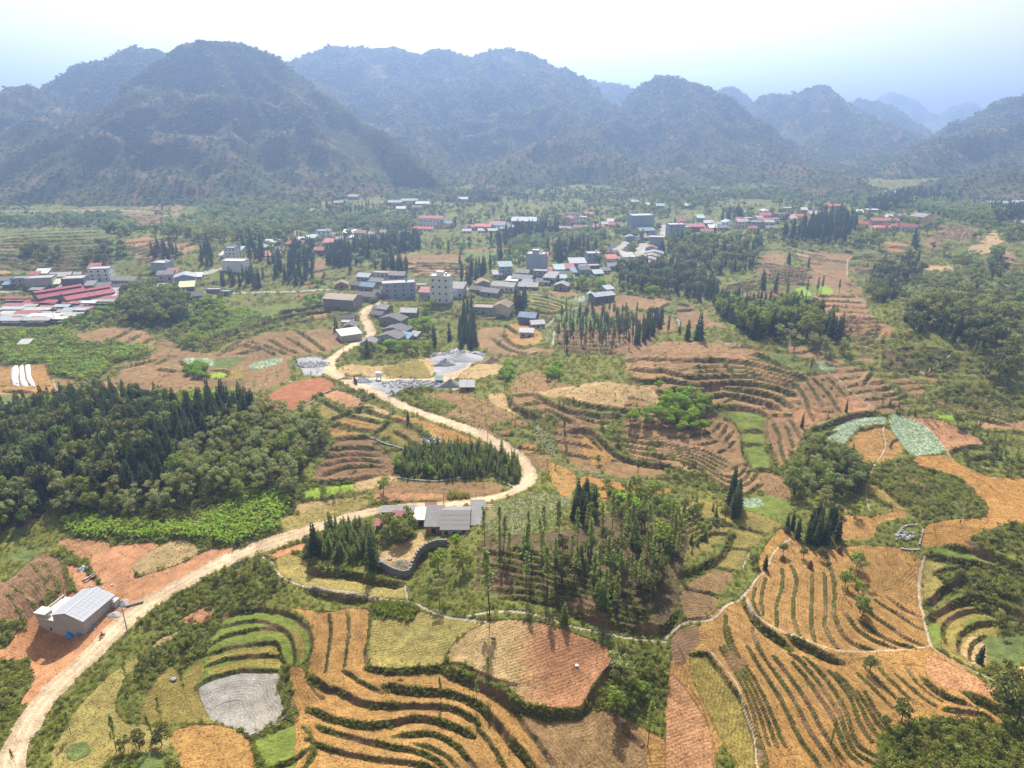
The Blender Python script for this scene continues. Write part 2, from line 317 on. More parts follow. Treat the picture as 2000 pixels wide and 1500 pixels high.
 ('pink', 'C 0,860 120,1000 200,1120 260,1260 280,1500 0,1500', 20), ('pink', 'C 1460,790 1600,850 1840,960 1830,1040 1700,1020 1500,960 1440,900', 25),
 ('orange2', 'C 480,220 660,80 720,140 640,200 520,320', 60),
 ('olive', 'C 380,60 400,-20 480,0 662,68 570,122', 20), ('olive', 'C 365,80 570,126 462,214 350,182', 20), ('olive', 'C 335,192 462,216 440,282 400,330 268,290', 20),
 ('brown', 'C 258,312 395,335 312,462 88,412', 15), ('brown', 'C 70,422 312,472 240,582 98,592', 10),
 ('dbrown', 'C 15,720 60,640 180,612 200,740 140,782 110,860 60,860', 10), ('olive', 'C 138,792 230,780 300,880 420,1040 500,1260 548,1500 470,1429 420,1400 300,1270 220,1090 150,950', 70),
 ('grass', 'C 270,1250 420,1410 440,1500 280,1500', 0), ('grass', 'C 460,450 470,230 560,120 640,90 560,180 480,330', 0),
 ('yolive', 'C 1440,260 1520,280 1680,310 1600,380 1480,490 1440,480', 80),
 ('rice', 'C 1460,215 1560,185 1700,205 1920,285 1800,290 1600,270', 10), ('scrub', 'C 1500,330 1700,300 2000,340 2000,760 1850,760 1700,480 1560,430', 0), ('scrub', 'C 1680,150 1800,90 2000,40 2000,320 1760,220', 0),
 ('olive', 'C 1445,640 1560,555 1700,500 1860,600 1850,800 1780,900 1600,810 1480,730', 30), ('rice', 'C 1640,640 1700,595 1850,590 1850,625 1700,640', 0), ('rice', 'C 1450,650 1520,600 1550,780 1490,740', 0),
 ('mgreen', 'C 1700,700 1900,680 2000,760 1900,860 1780,800', 0), ('tan', 'C 1640,780 1690,680 1780,720 1800,860 1700,850', 0), ('grass', 'C 1600,815 1850,940 1850,985 1780,950', 0),
 ('pond', 'C 1920,860 2000,830 2000,950 1940,930', 0),
 ('scrub', 'C 1150,1250 1400,1150 1600,1140 1900,1190 2000,1240 2000,1500 1150,1500', 0),
 # ---- works by the road
 ('gravel', 'E -60,290 30,275 130,290 125,380 -20,385 -40,330', 0), ('gravel', 'E 700,340 760,260 820,228 950,248 1000,262 900,315 850,380 800,405 720,390', 0),
 ('gravel', 'E 180,400 440,395 700,400 830,410 860,460 700,445 520,465 430,500 300,455', 0), ('road', 'E 640,405 860,350 920,300 1000,268 930,310 870,360 830,400 760,420', 0),
]
# dirt roads and paths: cover, width in metres, centre line
WAYS = [
 ('road', 5.6, 'A 20,1500 60,1380 130,1220 230,1070 330,960 450,850 560,740 690,610 820,510 960,430 1130,330 1300,250 1500,175 1730,105'),
 ('road', 5.4, 'E 15,1240 170,1185 350,1140 560,1112 760,1103 900,1085 1050,1060 1150,1030 1220,990 1246,940 1232,890 1180,840 1100,780 1000,722 860,662 700,612 560,560 430,500 300,450 180,400 122,350 125,300 170,260 260,205 340,180 372,140 342,90 300,60 312,30 350,0'),
 ('road', 5.0, 'T3 560,700 600,670 560,620 510,570 495,530 530,490 620,455 800,400'), ('road', 5.0, 'E 180,400 350,395 500,408 680,403 780,392'), ('road', 7.0, 'E 300,450 200,405 130,350'), ('road', 6.0, 'E 430,500 320,440 220,400'),
 ('path', 0.9, 'A 1470,250 1520,272 1532,320 1580,370 1680,410 1850,450 2000,465'), ('path', 0.9, 'B 0,415 100,450 230,470 360,480 560,495 620,515 700,560 800,590 920,602 1000,612'),
 ('path', 0.8, 'B 900,575 1000,555 1150,550 1300,575 1450,622 1600,652 1800,692 2000,712'), ('path', 0.7, 'B 560,495 545,400'),
 ('path', 0.8, 'C 0,690 50,640 110,600 160,602 200,608 270,600 300,560 330,520 400,495 440,460 480,410 500,370 560,325'), ('path', 0.7, 'C 560,325 600,220 660,170 720,130'),
 ('path', 0.7, 'C 440,460 460,530 520,610 620,662 700,692 800,735 900,765 1050,778 1200,772 1350,765 1480,745'), ('path', 0.7, 'C 1480,745 1530,790 1600,820 1700,880 1850,940'),
 ('path', 0.9, 'C 1445,240 1420,330 1410,430 1415,510 1440,600 1455,670 1480,745'), ('path', 0.6, 'C 430,310 465,225'), ('path', .5, 'C 240,770 320,860 400,960 440,1100 500,1260 550,1429'),
 ('path', 0.9, 'G 850,320 900,360 960,390 1000,440 1060,490 1130,540 1220,590'), ('path', 0.7, 'G 1220,650 1210,700 1235,770 1200,840 1160,880 1140,930 1120,1000 1120,1080 1140,1140'),
 ('path', 1.0, 'G 1420,640 1490,700 1530,750 1560,790 1600,850'), ('path', 0.7, 'G 220,165 330,195 450,215'), ('path', 0.6, 'G 1600,250 1540,300 1500,345 1400,365'),
 ('concrete', 1.6, 'T4 590,820 760,845 950,875 1150,910'), ('concrete', 1.6, 'T4 1180,910 1100,950 1000,990 900,1005 870,1060 800,1125'), ('path', 1.2, 'T4 870,1170 855,1300'),
 ('concrete', 1.2, 'T5 540,1110 590,1130 625,1175 610,1250'), ('concrete', 1.0, 'T5 840,1320 930,1360 1070,1390'),
 ('path', 1.2, 'T6 360,700 350,780 370,820 350,850'), ('path', 2, 'T6 1730,660 1760,600 1800,560'), ('path', 1.0, 'T6 1830,920 1860,990'),
 ('concrete', 3.5, 'T1 0,915 160,900'), ('concrete', 5, 'T1 1420,860 1530,820 1700,780 1850,740 2000,700'), ('concrete', 4, 'T2 0,740 150,690'),
 ('concrete', 4.0, 'T2 0,905 290,915 500,905 800,905 1000,890 1110,885 1250,880'), ('concrete', 9, 'T4 1640,540 1640,470 1680,410 1700,360'), ('concrete', 9, 'T4 1900,190 1890,250 1880,310'),
 ('path', 3.5, 'T1 0,170 500,150 1000,140 1400,160 1640,180'), ('path', 1.5, 'T1 1150,-20 1350,30 1530,80'),
 ('concrete', 3, 'T3 760,420 900,395 1000,370'), ('concrete', 3, 'T3 1450,300 1550,300'), ('path', .6, 'D 295,400 310,460 350,505 400,525'), ('path', 0.8, 'D 850,517 1000,518 1130,490'),
 ('path', .5, 'D 1270,465 1420,440 1640,410'), ('concrete', 3, 'T4 20,790 140,780'),
]
# terrace banks: drop in metres, run-out in metres, line (the higher ground lies to the left of travel)
BANKS = []
def bk(h, D, *lines):
    for s in lines: BANKS.append((h, D, P(s, False)))
def resample(pl, n):
    a = np.array(pl, float)
    d = np.concatenate([[0], np.cumsum(np.hypot(*(a[1:] - a[:-1]).T))])
    t = np.linspace(0, d[-1], n)
    return np.stack([np.interp(t, d, a[:, 0]), np.interp(t, d, a[:, 1])], 1)
def family(h, D, n, s0, s1, jit=1.0, ends=True):
    """A run of terraces: n banks between two surveyed ones."""
    a, b = resample(P(s0, False), 13), resample(P(s1, False), 13)
    r = random.Random(hash(s0) % 999 if False else len(s0) * 7 + len(s1))
    for k in range(0 if ends else 1, n + (2 if ends else 1)):
        t = k / (n + 1)
        q = a * (1 - t) + b * t
        q[:, 1] += np.array([r.uniform(-1, 1) * jit for _ in range(13)])
        i0, i1 = r.choice([0, 0, 1, 2]), 13 - r.choice([0, 0, 1, 2])
        BANKS.append((h, D, [tuple(p) for p in q[i0:i1]]))
bk(1.3, 3.5, 'A 360,500 365,430 370,350 350,280', 'A 300,490 330,420 300,370 250,290', 'A 260,520 290,480 270,420 240,360 170,290', 'A 250,520 230,440 190,400 110,350', 'A 220,570 200,530 140,460 60,410', 'A 130,600 100,530 40,470')
bk(1.2, 4, 'A 1240,600 1310,560 1440,545 1580,555 1680,600 1740,680 1748,770 1700,830')
bk(.8, 3, 'A 1225,645 1320,615 1440,605 1540,630 1620,680 1650,760 1650,830', 'A 1170,745 1260,690 1380,660 1500,640 1570,655', 'A 1150,862 1240,820 1400,800 1560,800')
bk(.8, 3, 'A 1155,795 1260,760 1400,740 1545,725 1567,760 1567,820 1620,850', 'A 1090,972 1150,935 1260,900 1350,880 1480,880 1600,890')
bk(1.6, 5, 'A 1800,1040 1720,960 1715,880 1640,850 1580,870', 'A 1660,1130 1640,1060 1575,1000 1570,940 1600,880')
bk(1.2, 4, 'A 1500,1429 1600,1400 1740,1320', 'A 1700,1429 1760,1350 1750,1270 1690,1200')
bk(1.5, 4, 'A 640,700 500,830 330,970 230,1080 150,1250 120,1400', 'A 1300,260 1130,350 960,450 820,530 700,620')
bk(.45, 3, 'B 125,570 135,650 105,890', 'B 225,540 240,640 210,860')
bk(.8, 3, 'B 358,520 350,640 325,800 340,870')
bk(1.4, 4, 'B 340,872 450,892 560,887 740,877 775,850 772,800')
bk(.8, 3, 'B 785,832 870,870 960,910 1080,950 1160,965')
bk(2.2, 5, 'B 770,885 880,930 960,960 1080,1040 1170,1090 1320,1130 1530,1127 1590,1020 1640,940 1712,860 1722,800')
bk(2.0, 4, 'B 430,970 530,990 650,1000 800,1010 920,1050 990,1100 1060,1180 1130,1260 1200,1350 1270,1440')
bk(1.6, 4, 'B 20,905 100,980 220,1010 280,1060 400,1080 560,1075 650,1080 800,1090 900,1130 960,1180', 'B 0,1100 60,1120 140,1160 260,1180 400,1190 520,1175 600,1140 680,1150 800,1190 930,1250')
bk(1.1, 3, 'B 60,1180 150,1230 280,1260 430,1300 560,1320 700,1360 800,1440', 'B 0,1270 80,1300 200,1340 330,1370 520,1390 640,1400 740,1440', 'B 480,1250 600,1230 720,1240 820,1290 900,1370 960,1440', 'B 1170,1110 1220,1180 1290,1290 1400,1440')
bk(.8, 3, 'B 600,1295 700,1320 800,1370 860,1440', 'B 960,1210 1030,1290 1120,1440', 'B 200,880 260,920 330,970 420,1000')
bk(2.5, 5, 'B 0,330 200,345 400,385 540,400', 'B 0,425 100,460 230,482 355,490')
bk(3.0, 6, 'N2 250,1010 330,1030 400,1090 520,1130 640,1130 690,1020 740,920 850,820 980,760 1130,745')
bk(1.0, 3, 'B 1720,1160 1800,1240 1870,1300', 'B 1800,1000 1860,960 1900,890')
family(1.3, 4, 6, 'B 980,180 1300,240 1600,330 1750,400', 'B 950,440 1300,490 1500,540 1800,620 1960,650', 3)
bk(2.0, 6, 'B 1400,520 1600,600 1800,650 2000,660 2060,560')
bk(1.0, 3, 'B 1790,420 1850,440 1890,400', 'B 1790,460 1870,472 1910,430', 'B 1790,510 1880,510 1930,460', 'B 1780,570 1900,575 1970,520')
family(1.2, 3, 4, 'G 60,1200 130,1150 200,1110', 'G 130,1330 200,1290 250,1260', 2)
bk(2.0, 5, 'C 50,360 150,330 260,290 330,230 370,120')
bk(.6, 3, 'C 360,75 570,125', 'C 350,182 462,215', 'C 268,292 400,332', 'C 85,415 312,466', 'C 98,600 240,585')
bk(1.0, 3, 'C 140,790 230,778 300,880 420,1040 500,1260 548,1440')
bk(.5, 2.5, 'C 650,320 660,400 615,520 620,640', 'C 700,300 740,380 710,480 715,600 745,700', 'C 820,350 815,480 810,620 830,730', 'C 885,340 895,450 890,560 890,660 960,760', 'C 560,370 530,480 545,580', 'C 500,420 480,500 520,590')
bk(.9, 2.5, 'C 880,220 930,320 950,450 930,560 980,680 1060,740 1160,770', 'C 1000,560 1060,650 1130,700 1280,760', 'C 1080,600 1180,680 1300,740 1390,755', 'C 1110,540 1220,620 1340,700 1440,745', 'C 1170,490 1280,560 1380,630 1445,660', 'C 1240,470 1320,540 1420,580')
family(.55, 1.8, 2, 'C 280,610 300,740 400,900 470,1060 520,1250 570,1440', 'C 370,560 345,660 400,800 500,930 580,1100 650,1280 770,1440', 1.5)
family(.65, 2.0, 3, 'C 370,560 360,660 420,800 510,930 600,1100 680,1280 790,1440', 'C 600,700 640,800 740,900 830,1010 900,1110 960,1240 1130,1440', 1.5, False)
family(.75, 2.0, 1, 'C 660,790 760,880 840,1000 900,1090 960,1180 975,1260 1030,1360 1150,1440', 'C 720,770 820,850 920,960 990,1080 1030,1200 1060,1300 1190,1370', 1.5)
family(.7, 2.0, 2, 'C 880,850 960,930 1040,1040 1080,1170 1150,1280', 'C 1110,1000 1160,1100 1220,1180 1300,1250', 1.5)
family(.35, 1.8, 5, 'C 940,840 1060,950 1180,1080 1260,1150', 'C 1440,900 1480,960 1540,1000 1620,1040', 2, False)
bk(1.4, 3.5, 'C 1440,925 1500,990 1600,1050 1720,1090', 'C 1560,1098 1700,1110 1800,1140 1850,1190')
bk(2.4, 4, 'C 1680,1010 1760,1050 1850,1100 1900,1160')
bk(2.2, 4, 'C 440,475 470,560 540,650 620,700 700,760', 'C 680,690 800,760 900,810 985,835')
bk(2.4, 4, 'C 1440,540 1490,500 1560,420 1680,360', 'C 1450,605 1560,540 1700,480 1800,490 1900,530 2000,600')
bk(1.5, 3, 'C 1565,745 1530,660 1580,590 1680,545 1800,540 1850,580', 'C 1627,785 1620,720 1680,650 1780,620 1850,612')
bk(1.0, 2.5, 'C 1692,825 1690,760 1720,710 1780,690')
bk(1.6, 4, 'C 1560,192 1700,205 1850,250 2000,325', 'C 1460,240 1600,275 1800,295 2000,355', 'C 1500,335 1620,312 1690,300', 'C 1680,160 1760,225 1900,290 2000,330', 'C 1700,420 1850,450 2000,530')
# big terraced hill
bk(2.2, 5, 'G -230,300 -100,290 0,295 150,300 300,295 450,310 570,340 700,370 790,400', 'G -220,400 -100,420 0,400 100,430 250,440 400,420 540,430 640,460 720,490')
bk(1.6, 4, 'G 150,340 300,325 450,335 600,365 760,405', 'G 160,365 300,355 450,365 600,395 740,430')
bk(2.0, 5, 'G -200,345 -100,355 0,350 80,385 200,390 330,380 480,385 620,420 730,440', 'G 0,460 150,465 300,445 420,460 540,480 640,510 700,560', 'G 100,480 230,495 330,485 440,505 560,530 640,570')
bk(1.6, 4, 'G 260,562 350,556 470,566 545,585 575,620')
bk(.5, 3, 'G 730,430 780,500 800,580 820,630', 'G 790,410 830,470 870,550', 'G 830,400 900,470 960,560 980,590', 'G 900,390 960,440 1000,490')
bk(1.0, 3, 'G 560,640 560,720 600,820 640,890', 'G 600,640 640,720 640,780 660,850', 'G 670,660 700,720 710,780', 'G 700,630 740,690 760,740')
bk(1.8, 4, 'G 760,747 850,732 940,692', 'G 790,684 870,682 980,627 1060,602 1190,587', 'G 470,265 540,270 640,330 720,360')
bk(1.2, 5, 'G 430,830 420,700 380,640 330,585', 'G 490,910 560,905 625,912', 'G 420,760 545,768', 'G 420,690 545,692')
bk(1.2, 3, 'G 1100,430 1110,380 1150,365', 'G 1140,420 1200,432 1232,412', 'G 1170,460 1240,452 1272,440', 'G 1210,490 1280,492 1312,480', 'G 1260,512 1330,512 1347,496', 'G 1310,532 1370,532', 'G 1340,552 1392,552')
family(1.2, 4, 5, 'G 1250,240 1400,235 1560,240', 'G 1210,320 1370,365 1550,340 1620,300', 2)
family(1.4, 5, 4, 'G 1560,450 1700,470 1850,510 2010,560', 'G 1450,500 1650,600 1850,640 2010,670', 2)
family(1.5, 5, 5, 'G 870,65 1000,60 1100,70 1230,60', 'G 1000,195 1080,215 1170,180', 2)
family(1.2, 4, 4, 'G 1130,190 1200,200 1290,190', 'G 1200,330 1240,340 1330,355', 2)
bk(1.5, 4, 'G 1160,900 1250,930 1350,1010 1420,1080', 'G 1200,990 1280,1060 1360,1120', 'G 1300,880 1450,960 1600,1060', 'G 1250,880 1400,980 1500,1100', 'G 1140,1040 1200,1080 1260,1120')
bk(1.8, 5, 'G 1590,812 1650,782 1760,775 1800,800', 'G 1700,850 1800,830 1880,850', 'G 1400,890 1500,920 1640,960 1740,1060')
# terraced knoll before it
family(1.1, 3, 4, 'G -130,745 0,765 200,790 400,890 440,910', 'G -130,830 0,842 100,850 230,925 350,1010', 1.5)
bk(1.0, 2.5, 'G 290,930 350,950 430,942 442,900', 'G 310,960 380,982 450,962 472,910', 'G 350,1000 420,1002 480,972 502,932', 'G 420,1052 490,1022 532,982', 'G 265,690 300,670 310,640', 'G 300,720 330,690 340,660', 'G 330,750 360,720 370,690', 'G 350,780 385,750')
bk(1.5, 4, 'E 1260,480 1360,540 1460,580 1580,600 1760,610', 'E 1410,505 1520,540 1650,565 1820,582 1900,580')
bk(1.2, 3, 'E 1120,500 1200,492 1260,482', 'E 1180,552 1260,532 1320,522', 'E 1230,592 1350,572', 'E 1500,602 1600,640 1700,640', 'E 1340,560 1420,610 1500,650', 'E 1540,690 1600,730 1640,790')
bk(2.2, 5, 'E 1450,690 1560,680 1620,720 1680,790 1760,850 1900,880 2050,890', 'E 1130,500 1110,520 1160,560 1260,620')
family(1.4, 4, 3, 'E 1760,720 1880,725 2000,740', 'E 1760,800 1850,850 2010,870', 1.5)
# terraces by the road bend
bk(1.7, 4, 'E 140,737 250,722 350,727', 'E 130,792 270,777 390,792', 'E 100,842 220,817 400,827', 'E 80,882 200,852 320,847 430,872', 'E 60,942 200,892 350,877 450,892', 'E 0,977 200,972 380,937')
bk(1.2, 4, 'E 65,510 120,545 210,592', 'E -40,570 60,625 110,635', 'E 110,635 200,605 300,565 350,558', 'E 220,600 320,625 430,645', 'E 140,635 250,670 350,695 380,692', 'E 250,565 330,580 455,615', 'E 350,715 430,680 460,635')
bk(1.6, 4, 'E 470,620 560,650 640,700 720,760 770,790', 'E 490,690 560,730 620,780 720,805', 'E 340,1108 450,1085 600,1080 760,1085', 'E 340,1045 250,1070 120,1100')
bk(1.2, 4, 'E 440,480 520,530 700,585 900,650 1000,700 1090,760 1180,830')
# middle left
bk(1.5, 4, 'D 1220,272 1300,205 1340,190', 'D 1280,245 1320,205 1400,220 1480,240 1390,272 1300,270', 'D 1380,190 1500,220 1600,262', 'D 1510,180 1590,232 1660,256', 'D 1600,170 1680,210 1740,252', 'D 1650,125 1750,190 1812,242', 'D 1300,270 1370,250 1430,235', 'D 1350,205 1450,225 1540,265')
bk(1.3, 4, 'D 600,182 680,162 740,112', 'D 700,202 780,152', 'D 800,202 850,172', 'D 610,350 720,330 880,290', 'D 870,345 940,350 1000,362', 'D 600,390 500,425 430,440', 'D 900,160 960,150 1050,120', 'D 860,320 940,285', 'D 20,465 80,470 180,475', 'D 1010,300 1010,330 1080,350', 'D 1180,352 1280,350 1300,375 1270,385')
bk(2.5, 6, 'D 1060,245 1200,190 1400,115 1600,55 1900,15', 'D 1560,30 1700,15 1850,-10', 'D 960,555 1100,560 1200,555')
# town basin and beyond
family(1.9, 5, 11, 'T1 0,380 300,345 600,330 920,320', 'T1 0,650 300,700 600,740 1100,700', 1)
family(1.5, 6, 4, 'T1 1230,520 1400,460 1520,440', 'T1 1260,640 1400,620 1700,550', 1)
family(1.5, 8, 4, 'T1 1150,190 1300,190 1500,210', 'T1 1200,310 1350,330 1480,330', 1)
family(1.5, 6, 4, 'T3 900,72 1200,65 1480,80', 'T3 960,190 1200,200 1500,180', .7)
family(.8, 4, 4, 'T4 630,840 800,860 1000,930', 'T4 660,980 760,1010 850,1015', .5)
bk(1.5, 5, 'T4 640,960 720,1010 830,1025 1000,970', 'T4 420,1120 480,1180 540,1200', 'T4 390,1200 440,1280 540,1335 740,1320', 'T4 300,1240 400,1330 560,1390 800,1380', 'T4 1700,985 1850,990 2000,1010', 'T5 560,1080 650,1085 740,1070', 'T5 400,1080 450,1030 520,1010', 'T5 300,1080 480,1090', 'T5 820,1255 950,1265 1090,1250')
family(1.2, 4, 5, 'T4 900,1180 1200,1180 1500,1170 1700,1180', 'T4 860,1340 1200,1380 1500,1380', 1)
family(1.6, 6, 5, 'T5 1380,640 1540,665 1870,715', 'T5 1350,780 1540,830 1820,835', .8)
family(1.6, 6, 3, 'T5 1050,860 1200,830 1330,800', 'T5 1030,930 1200,900 1330,860', .6)
family(1.2, 6, 4, 'T5 1380,390 1600,380 1900,470', 'T5 1650,580 1800,640 2000,660', .8)
family(1.3, 6, 4, 'T6 440,660 700,650 960,640', 'T6 380,740 600,760 860,790', .6)
bk(2.0, 6, 'T6 390,700 450,675 620,680 780,685', 'T6 850,690 950,680 1130,695', 'T6 700,590 800,575 960,600', 'T6 740,740 900,745')
family(.6, 4, 4, 'T6 450,770 430,840', 'T6 560,790 520,860', .3)
family(1.5, 6, 6, 'T6 1270,390 1400,385 1540,400', 'T6 1150,500 1350,510 1580,520', .7)
family(1.2, 5, 5, 'T6 1130,470 1180,470 1220,490', 'T6 1230,610 1280,610 1320,590', .6)
family(1.6, 5, 6, 'T6 0,1040 250,1040 520,1060', 'T6 250,1360 450,1390 640,1400', .8)
family(1.3, 5, 5, 'T6 830,900 900,900 950,905', 'T6 760,1260 820,1270 880,1260', .5)
family(1.3, 6, 5, 'T6 1820,680 1900,700 2000,740', 'T6 1700,920 1820,960 2000,1000', .6)

# ------------------------------------------------------------------ node material helpers
def new_mat(name):
    m = bpy.data.materials.new(name); m.use_nodes = True
    nt = m.node_tree; b = nt.nodes["Principled BSDF"]
    b.inputs["Roughness"].default_value = 0.85
    b.inputs["Specular IOR Level"].default_value = 0.2
    return m, nt, b
def N(nt, t, **kw):
    n = nt.nodes.new(t)
    for k, v in kw.items():
        if k in n.inputs: n.inputs[k].default_value = v
        else: setattr(n, k, v)
    return n
def mathn(nt, op, a, b=None, c=None):
    n = nt.nodes.new("ShaderNodeMath"); n.operation = op
    for i, x in enumerate((a, b, c)):
        if x is None: continue
        if isinstance(x, (int, float)): n.inputs[i].default_value = x
        else: nt.links.new(x, n.inputs[i])
    return n.outputs[0]
def mix(nt, fac, a, b, mode='MIX'):
    n = nt.nodes.new("ShaderNodeMix"); n.data_type = 'RGBA'; n.blend_type = mode
    for i, x in ((0, fac), (6, a), (7, b)):
        if isinstance(x, (int, float)): n.inputs[i].default_value = x
        elif isinstance(x, tuple): n.inputs[i].default_value = (*x, 1)
        else: nt.links.new(x, n.inputs[i])
    return n.outputs[2]
def ramp(nt, x, lo, hi, a=0.0, b=1.0):
    n = nt.nodes.new("ShaderNodeMapRange"); nt.links.new(x, n.inputs[0])
    for i, v in enumerate((lo, hi, a, b)): n.inputs[i + 1].default_value = v
    return n.outputs[0]
def noise(nt, vec, scale, detail=4, rough=0.55, dist=0.0):
    n = nt.nodes.new("ShaderNodeTexNoise"); n.inputs["Scale"].default_value = scale
    n.inputs["Detail"].default_value = detail; n.inputs["Roughness"].default_value = rough; n.inputs["Distortion"].default_value = dist
    nt.links.new(vec, n.inputs["Vector"]); return n.outputs["Fac"]
def attr(nt, name):
    n = nt.nodes.new("ShaderNodeAttribute"); n.attribute_name = name; return n

def ground_material():
    m, nt, b = new_mat("ground")
    pos = nt.nodes.new("ShaderNodeNewGeometry").outputs["Position"]
    col = attr(nt, "cover").outputs["Color"]
    veg, row, fur = (attr(nt, k).outputs["Fac"] for k in ("veg", "row", "furrow"))
    big = noise(nt, pos, 0.035, 5, 0.6); mid = noise(nt, pos, 0.35, 5, 0.65); fine = noise(nt, pos, 2.6, 3, 0.7)
    bright = mathn(nt, 'MULTIPLY', ramp(nt, big, .25, .75, .78, 1.22), ramp(nt, mid, .25, .75, .62, 1.36))
    bright = mathn(nt, 'MULTIPLY', bright, ramp(nt, fine, .25, .75, .55, 1.45))
    c = mix(nt, 1.0, col, bright, 'MULTIPLY')
    # stubble and weeds: greener and yellower flecks
    fleck = mathn(nt, 'MULTIPLY', ramp(nt, noise(nt, pos, .9, 6, .75), .52, .66), mathn(nt, 'MULTIPLY', veg, .55))
    c = mix(nt, fleck, c, (.075, .105, .022))
    dry = mathn(nt, 'MULTIPLY', ramp(nt, noise(nt, pos, .17, 6, .7, .6), .54, .68), mathn(nt, 'MULTIPLY', veg, .4))
    c = mix(nt, dry, c, (.21, .165, .06))
    # furrows follow the banks
    wob = mathn(nt, 'MULTIPLY', mathn(nt, 'SUBTRACT', noise(nt, pos, .5, 2), .5), .9)
    ph = mathn(nt, 'MULTIPLY', mathn(nt, 'ADD', row, wob), 2 * math.pi / 0.8)
    wave = mathn(nt, 'SINE', ph)
    wamp = mathn(nt, 'MULTIPLY', fur, ramp(nt, noise(nt, pos, .12, 3), .3, .6, .35, 1.0))
    dark = mathn(nt, 'MULTIPLY', ramp(nt, wave, .1, .9), mathn(nt, 'MULTIPLY', wamp, .15))
    c = mix(nt, dark, c, mix(nt, 1.0, c, (.42, .42, .34), 'MULTIPLY'))
    nt.links.new(c, b.inputs["Base Color"])
    b.inputs["Roughness"].default_value = .95; b.inputs["Specular IOR Level"].default_value = .08
    hgt = mathn(nt, 'ADD', mathn(nt, 'MULTIPLY', mathn(nt, 'MULTIPLY', wave, wamp), .06), mathn(nt, 'MULTIPLY', fine, .22))
    hgt = mathn(nt, 'ADD', hgt, mathn(nt, 'MULTIPLY', mathn(nt, 'MULTIPLY', mid, mathn(nt, 'ADD', veg, .15)), 1.1))
    bp = nt.nodes.new("ShaderNodeBump"); bp.inputs["Strength"].default_value = .8; bp.inputs["Distance"].default_value = 1.0
    nt.links.new(hgt, bp.inputs["Height"]); nt.links.new(bp.outputs[0], b.inputs["Normal"])
    return m
M_GROUND = ground_material()

def mesh_np(name, co, faces, mat=None, smooth=True):
    """Mesh from arrays; faces is (n,4) or (n,3)."""
    me = bpy.data.meshes.new(name)
    k = faces.shape[1]
    me.vertices.add(len(co)); me.vertices.foreach_set("co", np.ascontiguousarray(co, np.float32).ravel())
    me.loops.add(faces.size); me.loops.foreach_set("vertex_index", np.ascontiguousarray(faces, np.int32).ravel())
    me.polygons.add(len(faces)); me.polygons.foreach_set("loop_start", np.arange(0, faces.size, k, dtype=np.int32))
    me.polygons.foreach_set("use_smooth", np.full(len(faces), smooth))
    me.update(calc_edges=True)
    if mat: me.materials.append(mat)
    return me
def link(name, me, parent=None, **props):
    o = bpy.data.objects.new(name, me); COL.objects.link(o)
    if parent is not None: o.parent = parent
    for k, v in props.items(): o[k] = v
    return o

# ------------------------------------------------------------------ ground grid
NC, KX = 1200, 0.92
V_OF_ROW = np.concatenate([np.arange(1690, 640, -2.0), np.arange(640, 400, -.9), np.arange(400, 351, -1.6)]); NR = len(V_OF_ROW)
dep_r = PITCH + np.arctan((V_OF_ROW - 750) / F)
Y_ROW = CAMZ / np.tan(dep_r)
K_COL = np.linspace(-KX, KX, NC)
GY = np.repeat(Y_ROW[:, None], NC, 1)
GX = K_COL[None, :] * (GY + 48.0)
HB = H0(GX, GY)
GU, GV, GD = project(GX, GY, HB)
GU = GU + 4.5 * fbm(GX, GY, 9, 4, 21, .6); GV = GV + 3.2 * fbm(GX, GY, 9, 4, 22, .6)
names = list(COVER)
cov = np.zeros((NR, NC), np.int16)
outn = fbm(GX, GY, 45, 3, 31)
cov[:] = np.where((outn > .15) & ((GU < -40) | (GU > 2040) | (GV > 1540)), names.index('orange'), np.where(outn < -.2, names.index('scrub'), names.index('grass')))
fid = np.full((NR, NC), -1, np.int16)
fdir = np.zeros((NR, NC), np.float32)
SX, SY = GU, GV
def inside(poly):
    pu = [p[0] for p in poly]; pv = [p[1] for p in poly]
    rows = np.where((SV_MAX >= min(pv) - 8) & (SV_MIN <= max(pv) + 8))[0]
    if not len(rows): return None
    r0, r1 = rows[0], rows[-1] + 1
    u, v = SX[r0:r1], SY[r0:r1]
    m = np.zeros(u.shape, bool)
    n = len(poly)
    for i in range(n):
        (x0, y0), (x1, y1) = poly[i], poly[(i + 1) % n]
        if y0 == y1: continue
        c = ((y0 > v) != (y1 > v)) & (u < (x1 - x0) * (v - y0) / (y1 - y0) + x0)
        m ^= c
    return r0, r1, m
def chaikin(pl, n=2):
    for _ in range(n):
        out = []
        for (x0, y0), (x1, y1) in zip(pl, pl[1:] + pl[:1]):
            t = .18 if max(abs(x0), abs(x1), y0, y1) < 2100 else .02
            out += [(x0 + (x1 - x0) * t, y0 + (y1 - y0) * t), (x1 - (x1 - x0) * t, y1 - (y1 - y0) * t)]
        pl = out
    return pl
SV_MIN, SV_MAX = SY.min(1), SY.max(1)
for i, (cn, s, ang) in enumerate(FIELDS):
    q = inside(chaikin(P(s)))
    if q is None: continue
    r0, r1, m = q
    cov[r0:r1][m] = names.index(cn); fid[r0:r1][m] = i; fdir[r0:r1][m] = math.radians(ang)

